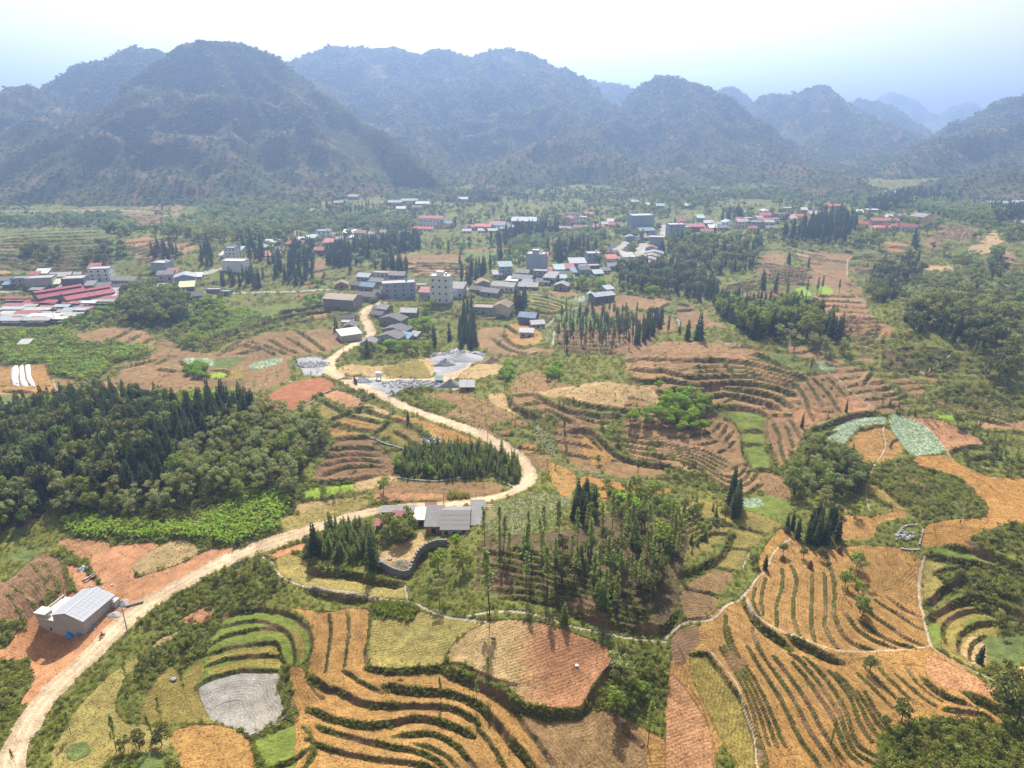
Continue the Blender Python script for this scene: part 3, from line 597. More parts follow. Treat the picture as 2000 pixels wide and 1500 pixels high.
def world_line(pl, step=9.0):
    a = np.array(pl, float)
    L = np.hypot(*(a[1:] - a[:-1]).T).sum()
    q = resample(pl, max(3, int(L / step)))
    # round the corners of the survey line
    for _ in range(2):
        q[1:-1] = .5 * q[1:-1] + .25 * (q[:-2] + q[2:])
    x, y = unproject(q[:, 0], q[:, 1])
    return np.stack([x, y], 1)
def near_grid(W, margin):
    y0, y1 = W[:, 1].min() - margin, W[:, 1].max() + margin
    r0, r1 = np.searchsorted(Y_ROW, y0), np.searchsorted(Y_ROW, y1)
    k = np.concatenate([(W[:, 0] + s * margin) / (W[:, 1] + 48) for s in (-1, 1)])
    c0 = int(np.clip(np.searchsorted(K_COL, k.min() - margin / 400), 0, NC)); c1 = int(np.clip(np.searchsorted(K_COL, k.max() + margin / 400) + 1, 0, NC))
    return r0, r1, c0, c1
def line_dist(W, x, y):
    """Signed distance (left of travel positive), distance along, and overshoot past the ends."""
    best = np.full(x.shape, 1e9); sgn = np.ones(x.shape); al = np.zeros(x.shape); acc = 0.0
    over = np.zeros(x.shape)
    n = len(W) - 1
    for i in range(n):
        ax, ay = W[i]; dx, dy = W[i + 1] - W[i]
        L2 = dx * dx + dy * dy
        if L2 < 1e-9: continue
        L = math.sqrt(L2)
        t0 = ((x - ax) * dx + (y - ay) * dy) / L2
        t = np.clip(t0, 0, 1)
        ex, ey = x - ax - t * dx, y - ay - t * dy
        d2 = ex * ex + ey * ey
        m = d2 < best
        best = np.where(m, d2, best)
        cr = dx * (y - ay) - dy * (x - ax)
        sgn = np.where(m, np.sign(cr), sgn)
        al = np.where(m, acc + t * L, al)
        ov = np.zeros(x.shape)
        if i == 0: ov = np.where(t0 < 0, -t0 * L, ov)
        if i == n - 1: ov = np.where(t0 > 1, (t0 - 1) * L, ov)
        over = np.where(m, ov, over)
        acc += L
    return np.sqrt(best) * sgn, al, acc, over
DZ = np.zeros((NR, NC)); NEARB = np.full((NR, NC), 1e9); ROW = np.zeros((NR, NC)); BANKM = np.zeros((NR, NC), bool); NEAR2 = np.full((NR, NC), 1e9); BANKH = np.zeros((NR, NC))
BANK_LINES = []
for (h, D, pl) in BANKS:
    W = world_line(pl)
    if W[:, 1].mean() > 265: h *= 1.45
    if len(W) < 3: continue
    r0, r1, c0, c1 = near_grid(W, max(D, 9) + 2)
    if r1 <= r0 or c1 <= c0: continue
    x, y = GX[r0:r1, c0:c1], GY[r0:r1, c0:c1]
    s, al, L, over = line_dist(W, x, y)
    s = s + .35 * fbm(x, y, 3.5, 2, 51) * min(1, h)
    wb = .20 * h + .12
    wfar = np.maximum(wb, y * .0019)
    fade = np.clip(np.minimum(al, L - al) / 2.5 + .15, 0, 1) * (over < .8)
    f = np.clip(s / wb, -1, 1) * np.clip(1 - np.abs(s) / D, 0, 1)
    DZ[r0:r1, c0:c1] += .5 * h * f * fade
    m = (np.abs(s + .25 * wb) < wfar * 1.05 + .12) & (over < .8)
    BANKM[r0:r1, c0:c1] |= m
    a = np.abs(s); nb = NEARB[r0:r1, c0:c1]
    mm = (a < nb) & (a < 9) & (over < 2)
    n2 = NEAR2[r0:r1, c0:c1]; n2[:] = np.where(mm, nb, np.where(over < 2, np.minimum(n2, a), n2))
    nb[mm] = a[mm]; ROW[r0:r1, c0:c1][mm] = s[mm]
    bh = BANKH[r0:r1, c0:c1]; bh[m] = np.maximum(bh[m], h)
    BANK_LINES.append((h, W))
plain = (NEARB > 1e8) | np.isin(cov, [names.index(n) for n in ('tan', 'pink', 'yolive', 'olive', 'red', 'cabbage', 'rice', 'lime')])
dirr = GX * np.sin(fdir) * -1 + GY * np.cos(fdir)
ROW = np.where(plain, dirr, ROW)
# ways on top
WAYM = np.zeros((NR, NC), np.int16)
for (cn, w, s) in WAYS:
    W = world_line(P(s))
    r0, r1, c0, c1 = near_grid(W, w * 1.5 + 2)
    if r1 <= r0 or c1 <= c0: continue
    x, y = GX[r0:r1, c0:c1], GY[r0:r1, c0:c1]
    d, al, L, over = line_dist(W, x, y)
    w = w if w > 2 else w * .8
    ww = np.maximum(w / 2, y * .0008)
    ad = np.abs(d) + .22 * w * fbm(x, y, 4, 2, 61) * .6
    m = (ad < ww) & (over < 2)
    sub = cov[r0:r1, c0:c1]; sub[m] = names.index(cn); WAYM[r0:r1, c0:c1][m] = 1
    BANKM[r0:r1, c0:c1] &= ~(ad < ww * 1.15)
    if w > 2: DZ[r0:r1, c0:c1] *= np.clip((np.abs(d) - w * .4) / w, 0, 1)
    plain_sub = np.abs(d) < w * .8
    ROW[r0:r1, c0:c1][plain_sub] = d[plain_sub]
# contour terraces on the slopes that carry no surveyed bank
eps = 2.0
slp = np.hypot((H0(GX + eps, GY) - HB), (H0(GX, GY + eps) - HB)) / eps
stp = np.where(GY > 330, 2.0, 1.15)
tt = HB / stp + .45 * fbm(GX, GY, 34, 3, 161)
fr = tt - np.floor(tt)
CT = np.isin(cov, [names.index(n) for n in ('brown', 'pbrown', 'dbrown', 'soil', 'olive')]) & (GY > 225) | np.isin(cov, [names.index('orange')]) & (GY > 240) | np.isin(cov, [names.index(n) for n in ('grass', 'scrub')]) & (GY > 235) | np.isin(cov, [names.index(n) for n in ('mgreen', 'rice')]) & (GY > 330)
CT &= (slp > .035) & (NEARB > 2.4) & (fbm(GX, GY, 55, 3, 162) > -.3) & (WAYM == 0)
wr = np.clip(np.maximum(.9, GY * .0022) * slp / stp, .06, .45)
rs = np.clip((fr - (1 - wr)) / wr, 0, 1)
DZ = np.where(CT, (np.floor(tt) + rs - tt + .5) * stp * .8, DZ)
m2 = CT & (fr > 1 - wr)
BANKM |= m2; BANKH = np.where(m2, 1.2, BANKH)
# banks are broken here and there by bare earth
bgap = fbm(GX, GY, 6, 3, 163)
bi = names.index('bank')
cover2 = np.where(BANKM, bi, cov)
GZ = HB + DZ
# soil clods, tussocks
ALB = .66
vegA = np.array([COVER[n][1] for n in names]); colA = np.array([COVER[n][0] for n in names]) * ALB; furA = np.array([COVER[n][2] for n in names])
GZ = GZ + vegA[cover2] * (.35 * fbm(GX, GY, 2.2, 3, 71) + .15 * fbm(GX, GY, 0.9, 2, 72)) * (WAYM == 0)
FC = colA[cover2]
# patches within fields: paler dry ground, redder damp ground
pn = fbm(GX, GY, 16, 4, 81)[..., None]; pn2 = fbm(GX, GY, 38, 3, 82)[..., None]
FC = FC * (1 + .16 * pn + .12 * pn2) * np.array([1, 1 - .04, 1 - .10]) ** (pn2 * 1.2)
dome = np.isin(fid, [i for i, f_ in enumerate(FIELDS) if f_[1].startswith(('B 780,795', 'B 1270,610'))])
wd = np.clip((GU - 985 - 45 * fbm(GX, GY, 9, 4, 165)) / 90, 0, 1)[..., None]; wd = wd * wd * (3 - 2 * wd)
FC = np.where(dome[..., None], (np.array(COVER['tan'][0]) * (1 - wd) + np.array([.50, .25, .13]) * wd) * ALB * (1 + .2 * pn + .2 * pn2), FC)
mb = BANKM[..., None]
bk_e = np.clip(bgap * 2.2 + .1, 0, 1)[..., None]
FC = np.where(mb, (FC * (1 - bk_e) + np.array([.26, .16, .085]) * ALB * bk_e) * (1 + .5 * fbm(GX, GY, 4, 3, 83)[..., None]), FC)
# wheel tracks and dusty verges on the dirt road
rd = (cov == names.index('road')) & (np.abs(ROW) < 4)
tr = np.exp(-((np.abs(ROW) - .85) / .38) ** 2)
wear = .95 + .22 * tr + .22 * fbm(GX, GY, 7, 4, 164)
FC = np.where(rd[..., None], FC * wear[..., None] * np.where(np.abs(ROW) < 1.7, 1, .93)[..., None], FC)
FV = vegA[cover2]; FF = furA[cover2] * np.where(plain, 1, np.clip((NEAR2 - NEARB) / .9, 0, 1)) * np.clip(1.25 - (GY - 150) / 500, .15, 1)

def rowcol(x, y):
    x = np.asarray(x, float); y = np.asarray(y, float)
    v = 750 + F * np.tan(np.arctan2(CAMZ, y) - PITCH)
    return np.clip(np.interp(-v, -V_OF_ROW, np.arange(NR)), 0, NR - 1.001), np.clip((x / (y + 48) + KX) / (2 * KX) * (NC - 1), 0, NC - 1.001)
def grid_at(A, x, y):
    r, c = rowcol(x, y)
    return A[np.rint(r).astype(int), np.rint(c).astype(int)]
def ground_z(x, y):
    """Height of the finished ground (bilinear in the grid)."""
    x = np.asarray(x, float); y = np.asarray(y, float)
    r, c = rowcol(x, y)
    r0 = r.astype(int); c0 = c.astype(int); a = r - r0; b = c - c0
    return (GZ[r0, c0] * (1 - a) * (1 - b) + GZ[r0 + 1, c0] * a * (1 - b) + GZ[r0, c0 + 1] * (1 - a) * b + GZ[r0 + 1, c0 + 1] * a * b)
def cover_at(x, y):
    return grid_at(cover2, x, y)

# faces, split into the plain pieces of the setting
idx = np.arange(NR * NC).reshape(NR, NC)
quads = np.stack([idx[:-1, :-1], idx[:-1, 1:], idx[1:, 1:], idx[1:, :-1]], -1).reshape(-1, 4)
fc = cover2[:-1, :-1].reshape(-1); ff = fid[:-1, :-1].reshape(-1)
FIELD_COVER = {'rice', 'lime', 'olive', 'yolive', 'orange', 'orange2', 'tan', 'pink', 'red', 'brown', 'pbrown', 'dbrown', 'silver', 'mud', 'cabbage', 'mgreen', 'soil'}
SIMPLE = {'road': 'dirt_road', 'path': 'footpath', 'concrete': 'concrete_road', 'gravel': 'gravel_yard', 'pond': 'pond', 'raw': 'bare_ground', 'bank': 'terrace_bank'}
gid = np.zeros(len(names), int); isf = np.array([n in FIELD_COVER for n in names])
tags = ['terrain'] + sorted(set(SIMPLE.values()))
for i, n in enumerate(names):
    if n in SIMPLE: gid[i] = tags.index(SIMPLE[n])
key = np.where(isf[fc] & (ff >= 0), 1000 + ff, gid[fc])
ALLCO = np.stack([GX, GY, GZ], -1).reshape(-1, 3)
A_col = np.concatenate([FC.reshape(-1, 3), np.ones((NR * NC, 1))], 1).astype(np.float32)
A_veg, A_row, A_fur = FV.reshape(-1).astype(np.float32), ROW.reshape(-1).astype(np.float32), FF.reshape(-1).astype(np.float32)
# one set of normals for the whole sheet, so that pieces meet without a seam
tmp = mesh_np("tmp", ALLCO, quads)
nrm = np.zeros(NR * NC * 3, np.float32); tmp.vertex_normals.foreach_get("vector", nrm); nrm = nrm.reshape(-1, 3)
bpy.data.meshes.remove(tmp)
for k in np.unique(key):
    sel = quads[key == k]
    vs, inv = np.unique(sel, return_inverse=True)
    nm = 'field' if k >= 1000 else tags[k]
    me = mesh_np(nm, ALLCO[vs], inv.reshape(-1, 4).astype(np.int32), M_GROUND)
    a = me.attributes.new("cover", 'FLOAT_COLOR', 'POINT'); a.data.foreach_set("color", A_col[vs].ravel())
    for an, ar in (("veg", A_veg), ("row", A_row), ("furrow", A_fur)):
        a = me.attributes.new(an, 'FLOAT', 'POINT'); a.data.foreach_set("value", np.ascontiguousarray(ar[vs]))
    me.normals_split_custom_set_from_vertices(nrm[vs])
    link(nm, me, kind='structure')

# ------------------------------------------------------------------ mountains
# ridge lines: steepness, name group, points (photo u, v, distance ahead in metres)
RIDGES = [
 (0, 1.35, [(330, 98, 1210), (350, 85, 1210), (405, 77, 1205), (470, 86, 1205), (540, 106, 1210), (580, 132, 1220), (640, 188, 1180), (700, 230, 1150), (760, 258, 1110), (800, 290, 1080), (850, 345, 1040), (890, 385, 1010)]),
 (0, 1.35, [(330, 98, 1210), (262, 152, 1190), (215, 212, 1150), (180, 285, 1090), (160, 340, 1040)]),
 (0, .8, [(470, 86, 1205), (560, 180, 1150), (660, 260, 1110), (700, 330, 1060)]),
 (0, .8, [(405, 77, 1205), (440, 150, 1140)]),
 (0, 1.25, [(350, 85, 1205), (335, 190, 1150), (300, 300, 1070)]), (0, 1.25, [(470, 86, 1200), (505, 200, 1140), (520, 330, 1045)]), (0, 1.25, [(540, 106, 1205), (600, 230, 1130), (640, 350, 1035)]), (0, 1.25, [(405, 77, 1200), (415, 180, 1150), (410, 300, 1060)]), (0, 1.2, [(620, 170, 1185), (690, 270, 1110), (740, 350, 1040)]),
 (3, .9, [(770, 97, 1740), (800, 160, 1620), (850, 220, 1500)]), (3, .9, [(860, 103, 1740), (880, 170, 1600), (900, 240, 1450)]), (3, .9, [(1060, 117, 1700), (1110, 190, 1560), (1180, 250, 1400)]), (5, 1.0, [(1290, 152, 1600), (1300, 230, 1480), (1330, 290, 1350)]), (5, 1.0, [(1420, 192, 1540), (1470, 270, 1420), (1500, 320, 1300)]), (6, .9, [(1545, 180, 1990), (1540, 250, 1820), (1560, 300, 1650)]), (9, .8, [(1950, 205, 1700), (1920, 260, 1600), (1880, 300, 1500)]),
 (1, 1.1, [(92, 168, 1500), (130, 138, 1500), (165, 122, 1490), (200, 114, 1490), (240, 95, 1480), (258, 82, 1480), (275, 92, 1480), (300, 97, 1480), (350, 120, 1480)]),
 (1, .7, [(-200, 190, 1450), (-60, 175, 1400), (0, 190, 1350), (50, 166, 1350), (95, 205, 1330), (130, 250, 1250), (100, 300, 1150)]),
 (1, .7, [(75, 225, 1180), (65, 270, 1120), (60, 300, 1080)]),
 (1, .75, [(235, 275, 1090), (270, 255, 1080), (310, 270, 1070), (330, 330, 1030)]),
 (1, .5, [(-300, 300, 1120), (-100, 290, 1100), (60, 300, 1090), (180, 300, 1080), (250, 330, 1040), (330, 380, 1000)]),
 (2, .6, [(-300, 110, 2700), (-100, 135, 2700), (0, 143, 2700), (40, 160, 2700), (72, 158, 2650), (95, 172, 2650), (180, 190, 2600)]),
 (3, .72, [(500, 130, 1750), (560, 120, 1750), (600, 112, 1750), (640, 94, 1750), (680, 97, 1750), (770, 97, 1740), (820, 112, 1740), (850, 103, 1740), (875, 100, 1740), (915, 113, 1730), (945, 101, 1720), (985, 95, 1720), (1020, 103, 1710), (1060, 117, 1700), (1090, 131, 1690), (1130, 149, 1680), (1165, 185, 1640), (1230, 225, 1560), (1290, 255, 1480), (1340, 290, 1380)]),
 (3, 1.35, [(945, 108, 1700), (935, 135, 1600), (930, 168, 1520)]),
 (3, .7, [(985, 95, 1720), (1040, 150, 1600), (1090, 205, 1480), (1140, 250, 1380), (1200, 300, 1250)]),
 (3, .6, [(700, 97, 1750), (760, 180, 1550), (800, 240, 1400), (830, 300, 1250), (880, 350, 1120)]),
 (3, .6, [(580, 140, 1700), (640, 180, 1500)]),
 (4, .8, [(950, 340, 1150), (1000, 300, 1180), (1060, 275, 1230), (1110, 280, 1230), (1180, 300, 1200), (1240, 322, 1150), (1300, 350, 1080)]),
 (4, .9, [(890, 385, 985), (925, 366, 985), (960, 380, 985)]),
 (4, .5, [(1010, 300, 1180), (960, 360, 1070), (1040, 390, 1000)]),
 (4, .55, [(1290, 335, 1180), (1360, 320, 1200), (1450, 322, 1220), (1540, 318, 1200), (1610, 328, 1150), (1670, 350, 1090), (1720, 380, 1030)]),
 (5, .8, [(1130, 160, 2200), (1170, 160, 2200), (1210, 167, 2150), (1245, 190, 2100)]),
 (5, 1.25, [(1235, 195, 1620), (1262, 165, 1600), (1290, 152, 1600), (1340, 160, 1590), (1380, 173, 1570), (1420, 192, 1540), (1460, 215, 1500), (1500, 245, 1450), (1530, 285, 1380), (1560, 315, 1320), (1600, 335, 1250)]),
 (5, .7, [(1340, 160, 1590), (1380, 230, 1450), (1420, 300, 1300)]),
 (6, 1.1, [(1395, 190, 2300), (1410, 172, 2300), (1430, 168, 2300), (1445, 178, 2300), (1470, 205, 2250)]),
 (6, .75, [(1465, 205, 2000), (1485, 190, 2000), (1510, 183, 2000), (1545, 180, 1990), (1575, 171, 1980), (1602, 169, 1980), (1625, 184, 1970), (1650, 202, 1950), (1690, 222, 1900), (1740, 248, 1820), (1790, 275, 1720), (1820, 300, 1640)]),
 (6, .7, [(1602, 169, 1980), (1620, 240, 1800), (1600, 290, 1600), (1640, 330, 1450)]),
 (6, .7, [(1690, 222, 1900), (1720, 280, 1700), (1730, 320, 1560)]),
 (7, .8, [(1655, 205, 2500), (1680, 194, 2500), (1705, 203, 2500), (1738, 205, 2450), (1760, 222, 2400), (1800, 250, 2300), (1840, 290, 2150)]),
 (8, .7, [(1690, 210, 3600), (1720, 190, 3600), (1745, 178, 3600), (1790, 194, 3550), (1830, 222, 3500), (1860, 207, 3500), (1890, 201, 3500), (1925, 211, 3500), (1990, 240, 3500)]),
 (9, .75, [(1840, 300, 1850), (1875, 255, 1800), (1905, 228, 1750), (1950, 205, 1700), (1975, 195, 1700), (2005, 186, 1680), (2100, 160, 1650), (2300, 150, 1650), (2700, 140, 1600)]),
 (9, .55, [(1690, 372, 1150), (1740, 345, 1200), (1800, 300, 1300), (1860, 270, 1350), (1920, 258, 1380), (2000, 240, 1400), (2200, 225, 1350), (2600, 220, 1250)]),
 (9, .5, [(1740, 385, 1050), (1850, 350, 1050), (2000, 330, 1050), (2300, 320, 1000)]),
]
RIDGES += [(4, .22, [(-300, 395, 960), (-50, 385, 980), (150, 380, 990), (330, 392, 960)]), (4, .25, [(560, 385, 990), (700, 362, 1040), (830, 372, 1010), (900, 395, 960)]),
 (4, .25, [(1180, 375, 1010), (1260, 362, 1040), (1330, 372, 1000), (1400, 392, 950)]), (4, .25, [(1480, 372, 1000), (1600, 362, 1030), (1700, 372, 1000), (1780, 386, 960)]), (4, .3, [(350, 385, 985), (470, 372, 1010), (560, 390, 980)]), (9, .25, [(1850, 372, 1000), (2000, 362, 1010), (2300, 360, 1000)])]
step = 7.0
MXs = np.arange(-1500, 2300, step); MYs = np.concatenate([np.arange(880, 1750, step), np.arange(1750, 3900, 14.0)])
MX, MY = np.meshgrid(MXs, MYs)
wx = 26 * fbm(MX, MY, 150, 3, 101); wy = 26 * fbm(MX, MY, 150, 3, 102)
Hm = np.full(MX.shape, -400.0); Gm = np.zeros(MX.shape, int); Dm = np.full(MX.shape, 99.0)
SEG = []
for gi, slope, pts in RIDGES:
    w3 = np.array([at_depth_y(*p) for p in pts], float)
    n = max(3, int(np.hypot(*(w3[1:, :2] - w3[:-1, :2]).T).sum() / 40))
    # keep the surveyed crest points, add points between
    for a, b in zip(w3[:-1], w3[1:]):
        SEG.append((gi, slope, a, b))
for gi, slope, a, b in SEG:
    R = 420 if a[1] < 1700 else 800
    x0, x1 = min(a[0], b[0]) - R, max(a[0], b[0]) + R; y0, y1 = min(a[1], b[1]) - R, max(a[1], b[1]) + R
    i0, i1 = np.searchsorted(MYs, y0), np.searchsorted(MYs, y1); j0, j1 = np.searchsorted(MXs, x0), np.searchsorted(MXs, x1)
    if i1 <= i0 or j1 <= j0: continue
    x, y = MX[i0:i1, j0:j1], MY[i0:i1, j0:j1]
    d2 = b - a; L2 = d2[0] ** 2 + d2[1] ** 2 + 1e-6
    t = np.clip(((x - a[0]) * d2[0] + (y - a[1]) * d2[1]) / L2, 0, 1)
    ex, ey = x - a[0] - t * d2[0], y - a[1] - t * d2[1]
    d0 = np.hypot(ex, ey)
    k = np.clip(d0 / 60, 0, 1)
    d = np.hypot(ex + wx[i0:i1, j0:j1] * k, ey + wy[i0:i1, j0:j1] * k)
    zc = a[2] + t * d2[2]
    # a little rounded at the crest, steep flank, softer foot
    h = zc - slope * (np.sqrt(d * d + 64) - 8) * np.where(d > 150, 1.0, 1.0) + slope * (.42 if slope < 1 else .12) * np.clip(d - 95, 0, 260)
    sub = Hm[i0:i1, j0:j1]; m = h > sub
    sub[m] = h[m]; Gm[i0:i1, j0:j1][m] = gi; Dm[i0:i1, j0:j1][m] = d0[m]
rough = fbm(MX, MY, 110, 4, 111, .42)
rid = 1 - np.abs(fbm(MX + wx, MY + wy, 95, 4, 121)) * 2
HB2 = H0(MX, MY)
rel = np.clip((Hm - HB2) / 60, 0, 1)
rel = rel * (.15 + .85 * np.clip(Dm / 60, 0, 1))
Hm = Hm + rel * (12 * rough + 36 * (rid - .55))
Hm = Hm + np.clip((Hm - HB2) / 60, 0, 1) * 5.5 * fbm(MX, MY, 42, 3, 113) * np.clip(1.0 + (MY - 1500) / 2500, 1, 2)
base = HB2 - 2 - 30 * (MY > 1150)
far_floor = HB2 - 3 + np.clip((MY - 1180) * .06, 0, 14)
show = Hm > np.where(MY > 1180, -60, base)
Z_M = np.where(MY > 1160, np.maximum(Hm, far_floor + 5 * rough * np.clip((MY - 1180) / 60, 0, 1)), Hm)
show |= MY > 1175

def mountain_material():
    m, nt, b = new_mat("mountain_forest")
    pos = nt.nodes.new("ShaderNodeNewGeometry").outputs["Position"]
    c = mix(nt, ramp(nt, noise(nt, pos, .012, 5, .65), .38, .62), (.060, .070, .027), (.115, .12, .043))
    c = mix(nt, ramp(nt, noise(nt, pos, .09, 4, .7), .45, .7), c, (.05, .06, .024))
    nrmz = nt.nodes.new("ShaderNodeSeparateXYZ"); g = nt.nodes.new("ShaderNodeNewGeometry")
    nt.links.new(g.outputs["Normal"], nrmz.inputs[0])
    zz = nt.nodes.new('ShaderNodeSeparateXYZ'); nt.links.new(pos, zz.inputs[0])
    low = mathn(nt, 'MULTIPLY', ramp(nt, zz.outputs[2], 95, 25), ramp(nt, noise(nt, pos, .018, 4, .6), .4, .6, .35, 1.0))
    c = mix(nt, low, c, mix(nt, ramp(nt, noise(nt, pos, .03, 5, .7), .5, .62), (.12, .14, .048), (.18, .135, .078)))
    rockm = mathn(nt, 'MULTIPLY', ramp(nt, nrmz.outputs[2], .62, .45), ramp(nt, noise(nt, pos, .03, 5, .7), .5, .62))
    c = mix(nt, rockm, c, (.27, .25, .24))
    dryf = mathn(nt, 'MULTIPLY', ramp(nt, nrmz.outputs[2], .7, .85), ramp(nt, noise(nt, pos, .02, 5, .7), .52, .62))
    c = mix(nt, dryf, c, (.22, .16, .09))
    nt.links.new(c, b.inputs["Base Color"]); b.inputs["Specular IOR Level"].default_value = .0
    bp = nt.nodes.new("ShaderNodeBump"); bp.inputs["Strength"].default_value = 1.0; bp.inputs["Distance"].default_value = 9.0
    nt.links.new(noise(nt, pos, .11, 5, .75), bp.inputs["Height"]); nt.links.new(bp.outputs[0], b.inputs["Normal"])
    return m
M_MOUNT = mountain_material()
nr, nc = MX.shape
idx = np.arange(nr * nc).reshape(nr, nc)
mq = np.stack([idx[:-1, :-1], idx[:-1, 1:], idx[1:, 1:], idx[1:, :-1]], -1).reshape(-1, 4)
sh = (show[:-1, :-1] | show[1:, 1:] | show[1:, :-1] | show[:-1, 1:]).reshape(-1)
gk = Gm[:-1, :-1].reshape(-1)
MCO = np.stack([MX, MY, Z_M], -1).reshape(-1, 3)
for k in np.unique(gk[sh]):
    sel = mq[sh & (gk == k)]
    vs, inv = np.unique(sel, return_inverse=True)
    link('mountain', mesh_np('mountain', MCO[vs], inv.reshape(-1, 4).astype(np.int32), M_MOUNT), kind='structure')

# ------------------------------------------------------------------ haze: the real air of the valley
hz_me = bpy.data.meshes.new("haze"); bmh = bmesh.new()
bmesh.ops.create_cube(bmh, size=1.0); bmh.to_mesh(hz_me); bmh.free()
haze = link("haze", hz_me, kind='stuff')
HAZE_X, HAZE_Y0, HAZE_Y1, HAZE_Z0, HAZE_Z1 = 2600.0, -60.0, 3960.0, -75.0, 300.0
haze.location = (0, (HAZE_Y0 + HAZE_Y1) / 2, (HAZE_Z0 + HAZE_Z1) / 2)
haze.scale = (2 * HAZE_X, HAZE_Y1 - HAZE_Y0, HAZE_Z1 - HAZE_Z0)
hm = bpy.data.materials.new("haze"); hm.use_nodes = True
hnt = hm.node_tree; hnt.nodes.remove(hnt.nodes["Principled BSDF"])
pv = hnt.nodes.new("ShaderNodeVolumePrincipled")
pv.inputs["Color"].default_value = (.40, .585, 1.0, 1)
pv.inputs["Density"].default_value = .00033
pv.inputs["Anisotropy"].default_value = .55
hnt.links.new(pv.outputs[0], hnt.nodes["Material Output"].inputs["Volume"])
hz_me.materials.append(hm)

# ------------------------------------------------------------------ plants: meshes
def leaf_mat(name, base, vary=.35, trans=.3):
    m, nt, b = new_mat(name)
    t = attr(nt, "tint").outputs["Fac"]
    oi = nt.nodes.new("ShaderNodeObjectInfo")
    k = mathn(nt, 'ADD', mathn(nt, 'MULTIPLY', t, vary * 1.4), mathn(nt, 'MULTIPLY', oi.outputs["Random"], vary * .9))
    k = mathn(nt, 'ADD', k, 1 - vary)
    hs = nt.nodes.new("ShaderNodeHueSaturation"); hs.inputs["Color"].default_value = (*base, 1)
    nt.links.new(ramp(nt, oi.outputs["Random"], 0, 1, .475, .52), hs.inputs["Hue"]); nt.links.new(k, hs.inputs["Value"])
    nt.links.new(hs.outputs[0], b.inputs["Base Color"])
    b.inputs["Roughness"].default_value = .7; b.inputs["Specular IOR Level"].default_value = .15
    if trans:
        tr = nt.nodes.new("ShaderNodeBsdfTranslucent"); nt.links.new(hs.outputs[0], tr.inputs["Color"])
        mx = nt.nodes.new("ShaderNodeMixShader"); mx.inputs[0].default_value = trans
        nt.links.new(b.outputs[0], mx.inputs[1]); nt.links.new(tr.outputs[0], mx.inputs[2])
        nt.links.new(mx.outputs[0], nt.nodes["Material Output"].inputs["Surface"])
    return m
def plain_mat(name, col, rough=.85, vary=.2, scale=1.5, spec=.2, metal=0.0):
    m, nt, b = new_mat(name)
    tc = nt.nodes.new("ShaderNodeTexCoord")
    f = ramp(nt, noise(nt, tc.outputs["Object"], scale, 5, .65), .25, .75, 1 - vary, 1 + vary)
    nt.links.new(mix(nt, 1.0, col, f, 'MULTIPLY'), b.inputs["Base Color"])
    b.inputs["Roughness"].default_value = rough; b.inputs["Specular IOR Level"].default_value = spec; b.inputs["Metallic"].default_value = metal
    return m
L_CON = leaf_mat("needles_dark", (.080, .108, .038), .4, .25)
L_YNG = leaf_mat("needles_young", (.17, .21, .045), .4, .3)
L_SLN = leaf_mat("needles_sparse", (.21, .24, .055), .4, .35)
L_BRD = leaf_mat("leaves_green", (.22, .26, .045), .4, .4)
L_BRT = leaf_mat("leaves_bright", (.25, .36, .03), .35, .45)
L_GRY = leaf_mat("leaves_greygreen", (.30, .32, .115), .35, .4)
L_DRK = leaf_mat("leaves_dark", (.15, .168, .045), .45, .3)
L_PAL = leaf_mat("leaves_pale", (.25, .33, .11), .3, .45)
L_TUF = leaf_mat("tussock", (.27, .27, .055), .5, .35)
L_DRY = leaf_mat("dry_grass", (.34, .27, .10), .4, .3)
L_CAB = leaf_mat("cabbage_leaf", (.20, .31, .16), .3, .2)
L_FAR = leaf_mat("far_canopy", (.165, .175, .06), .5, .2)
BARK = plain_mat("bark", (.13, .095, .07), .9, .3, 3)
BARK_D = plain_mat("bark_dark", (.06, .045, .035), .9, .3, 3)

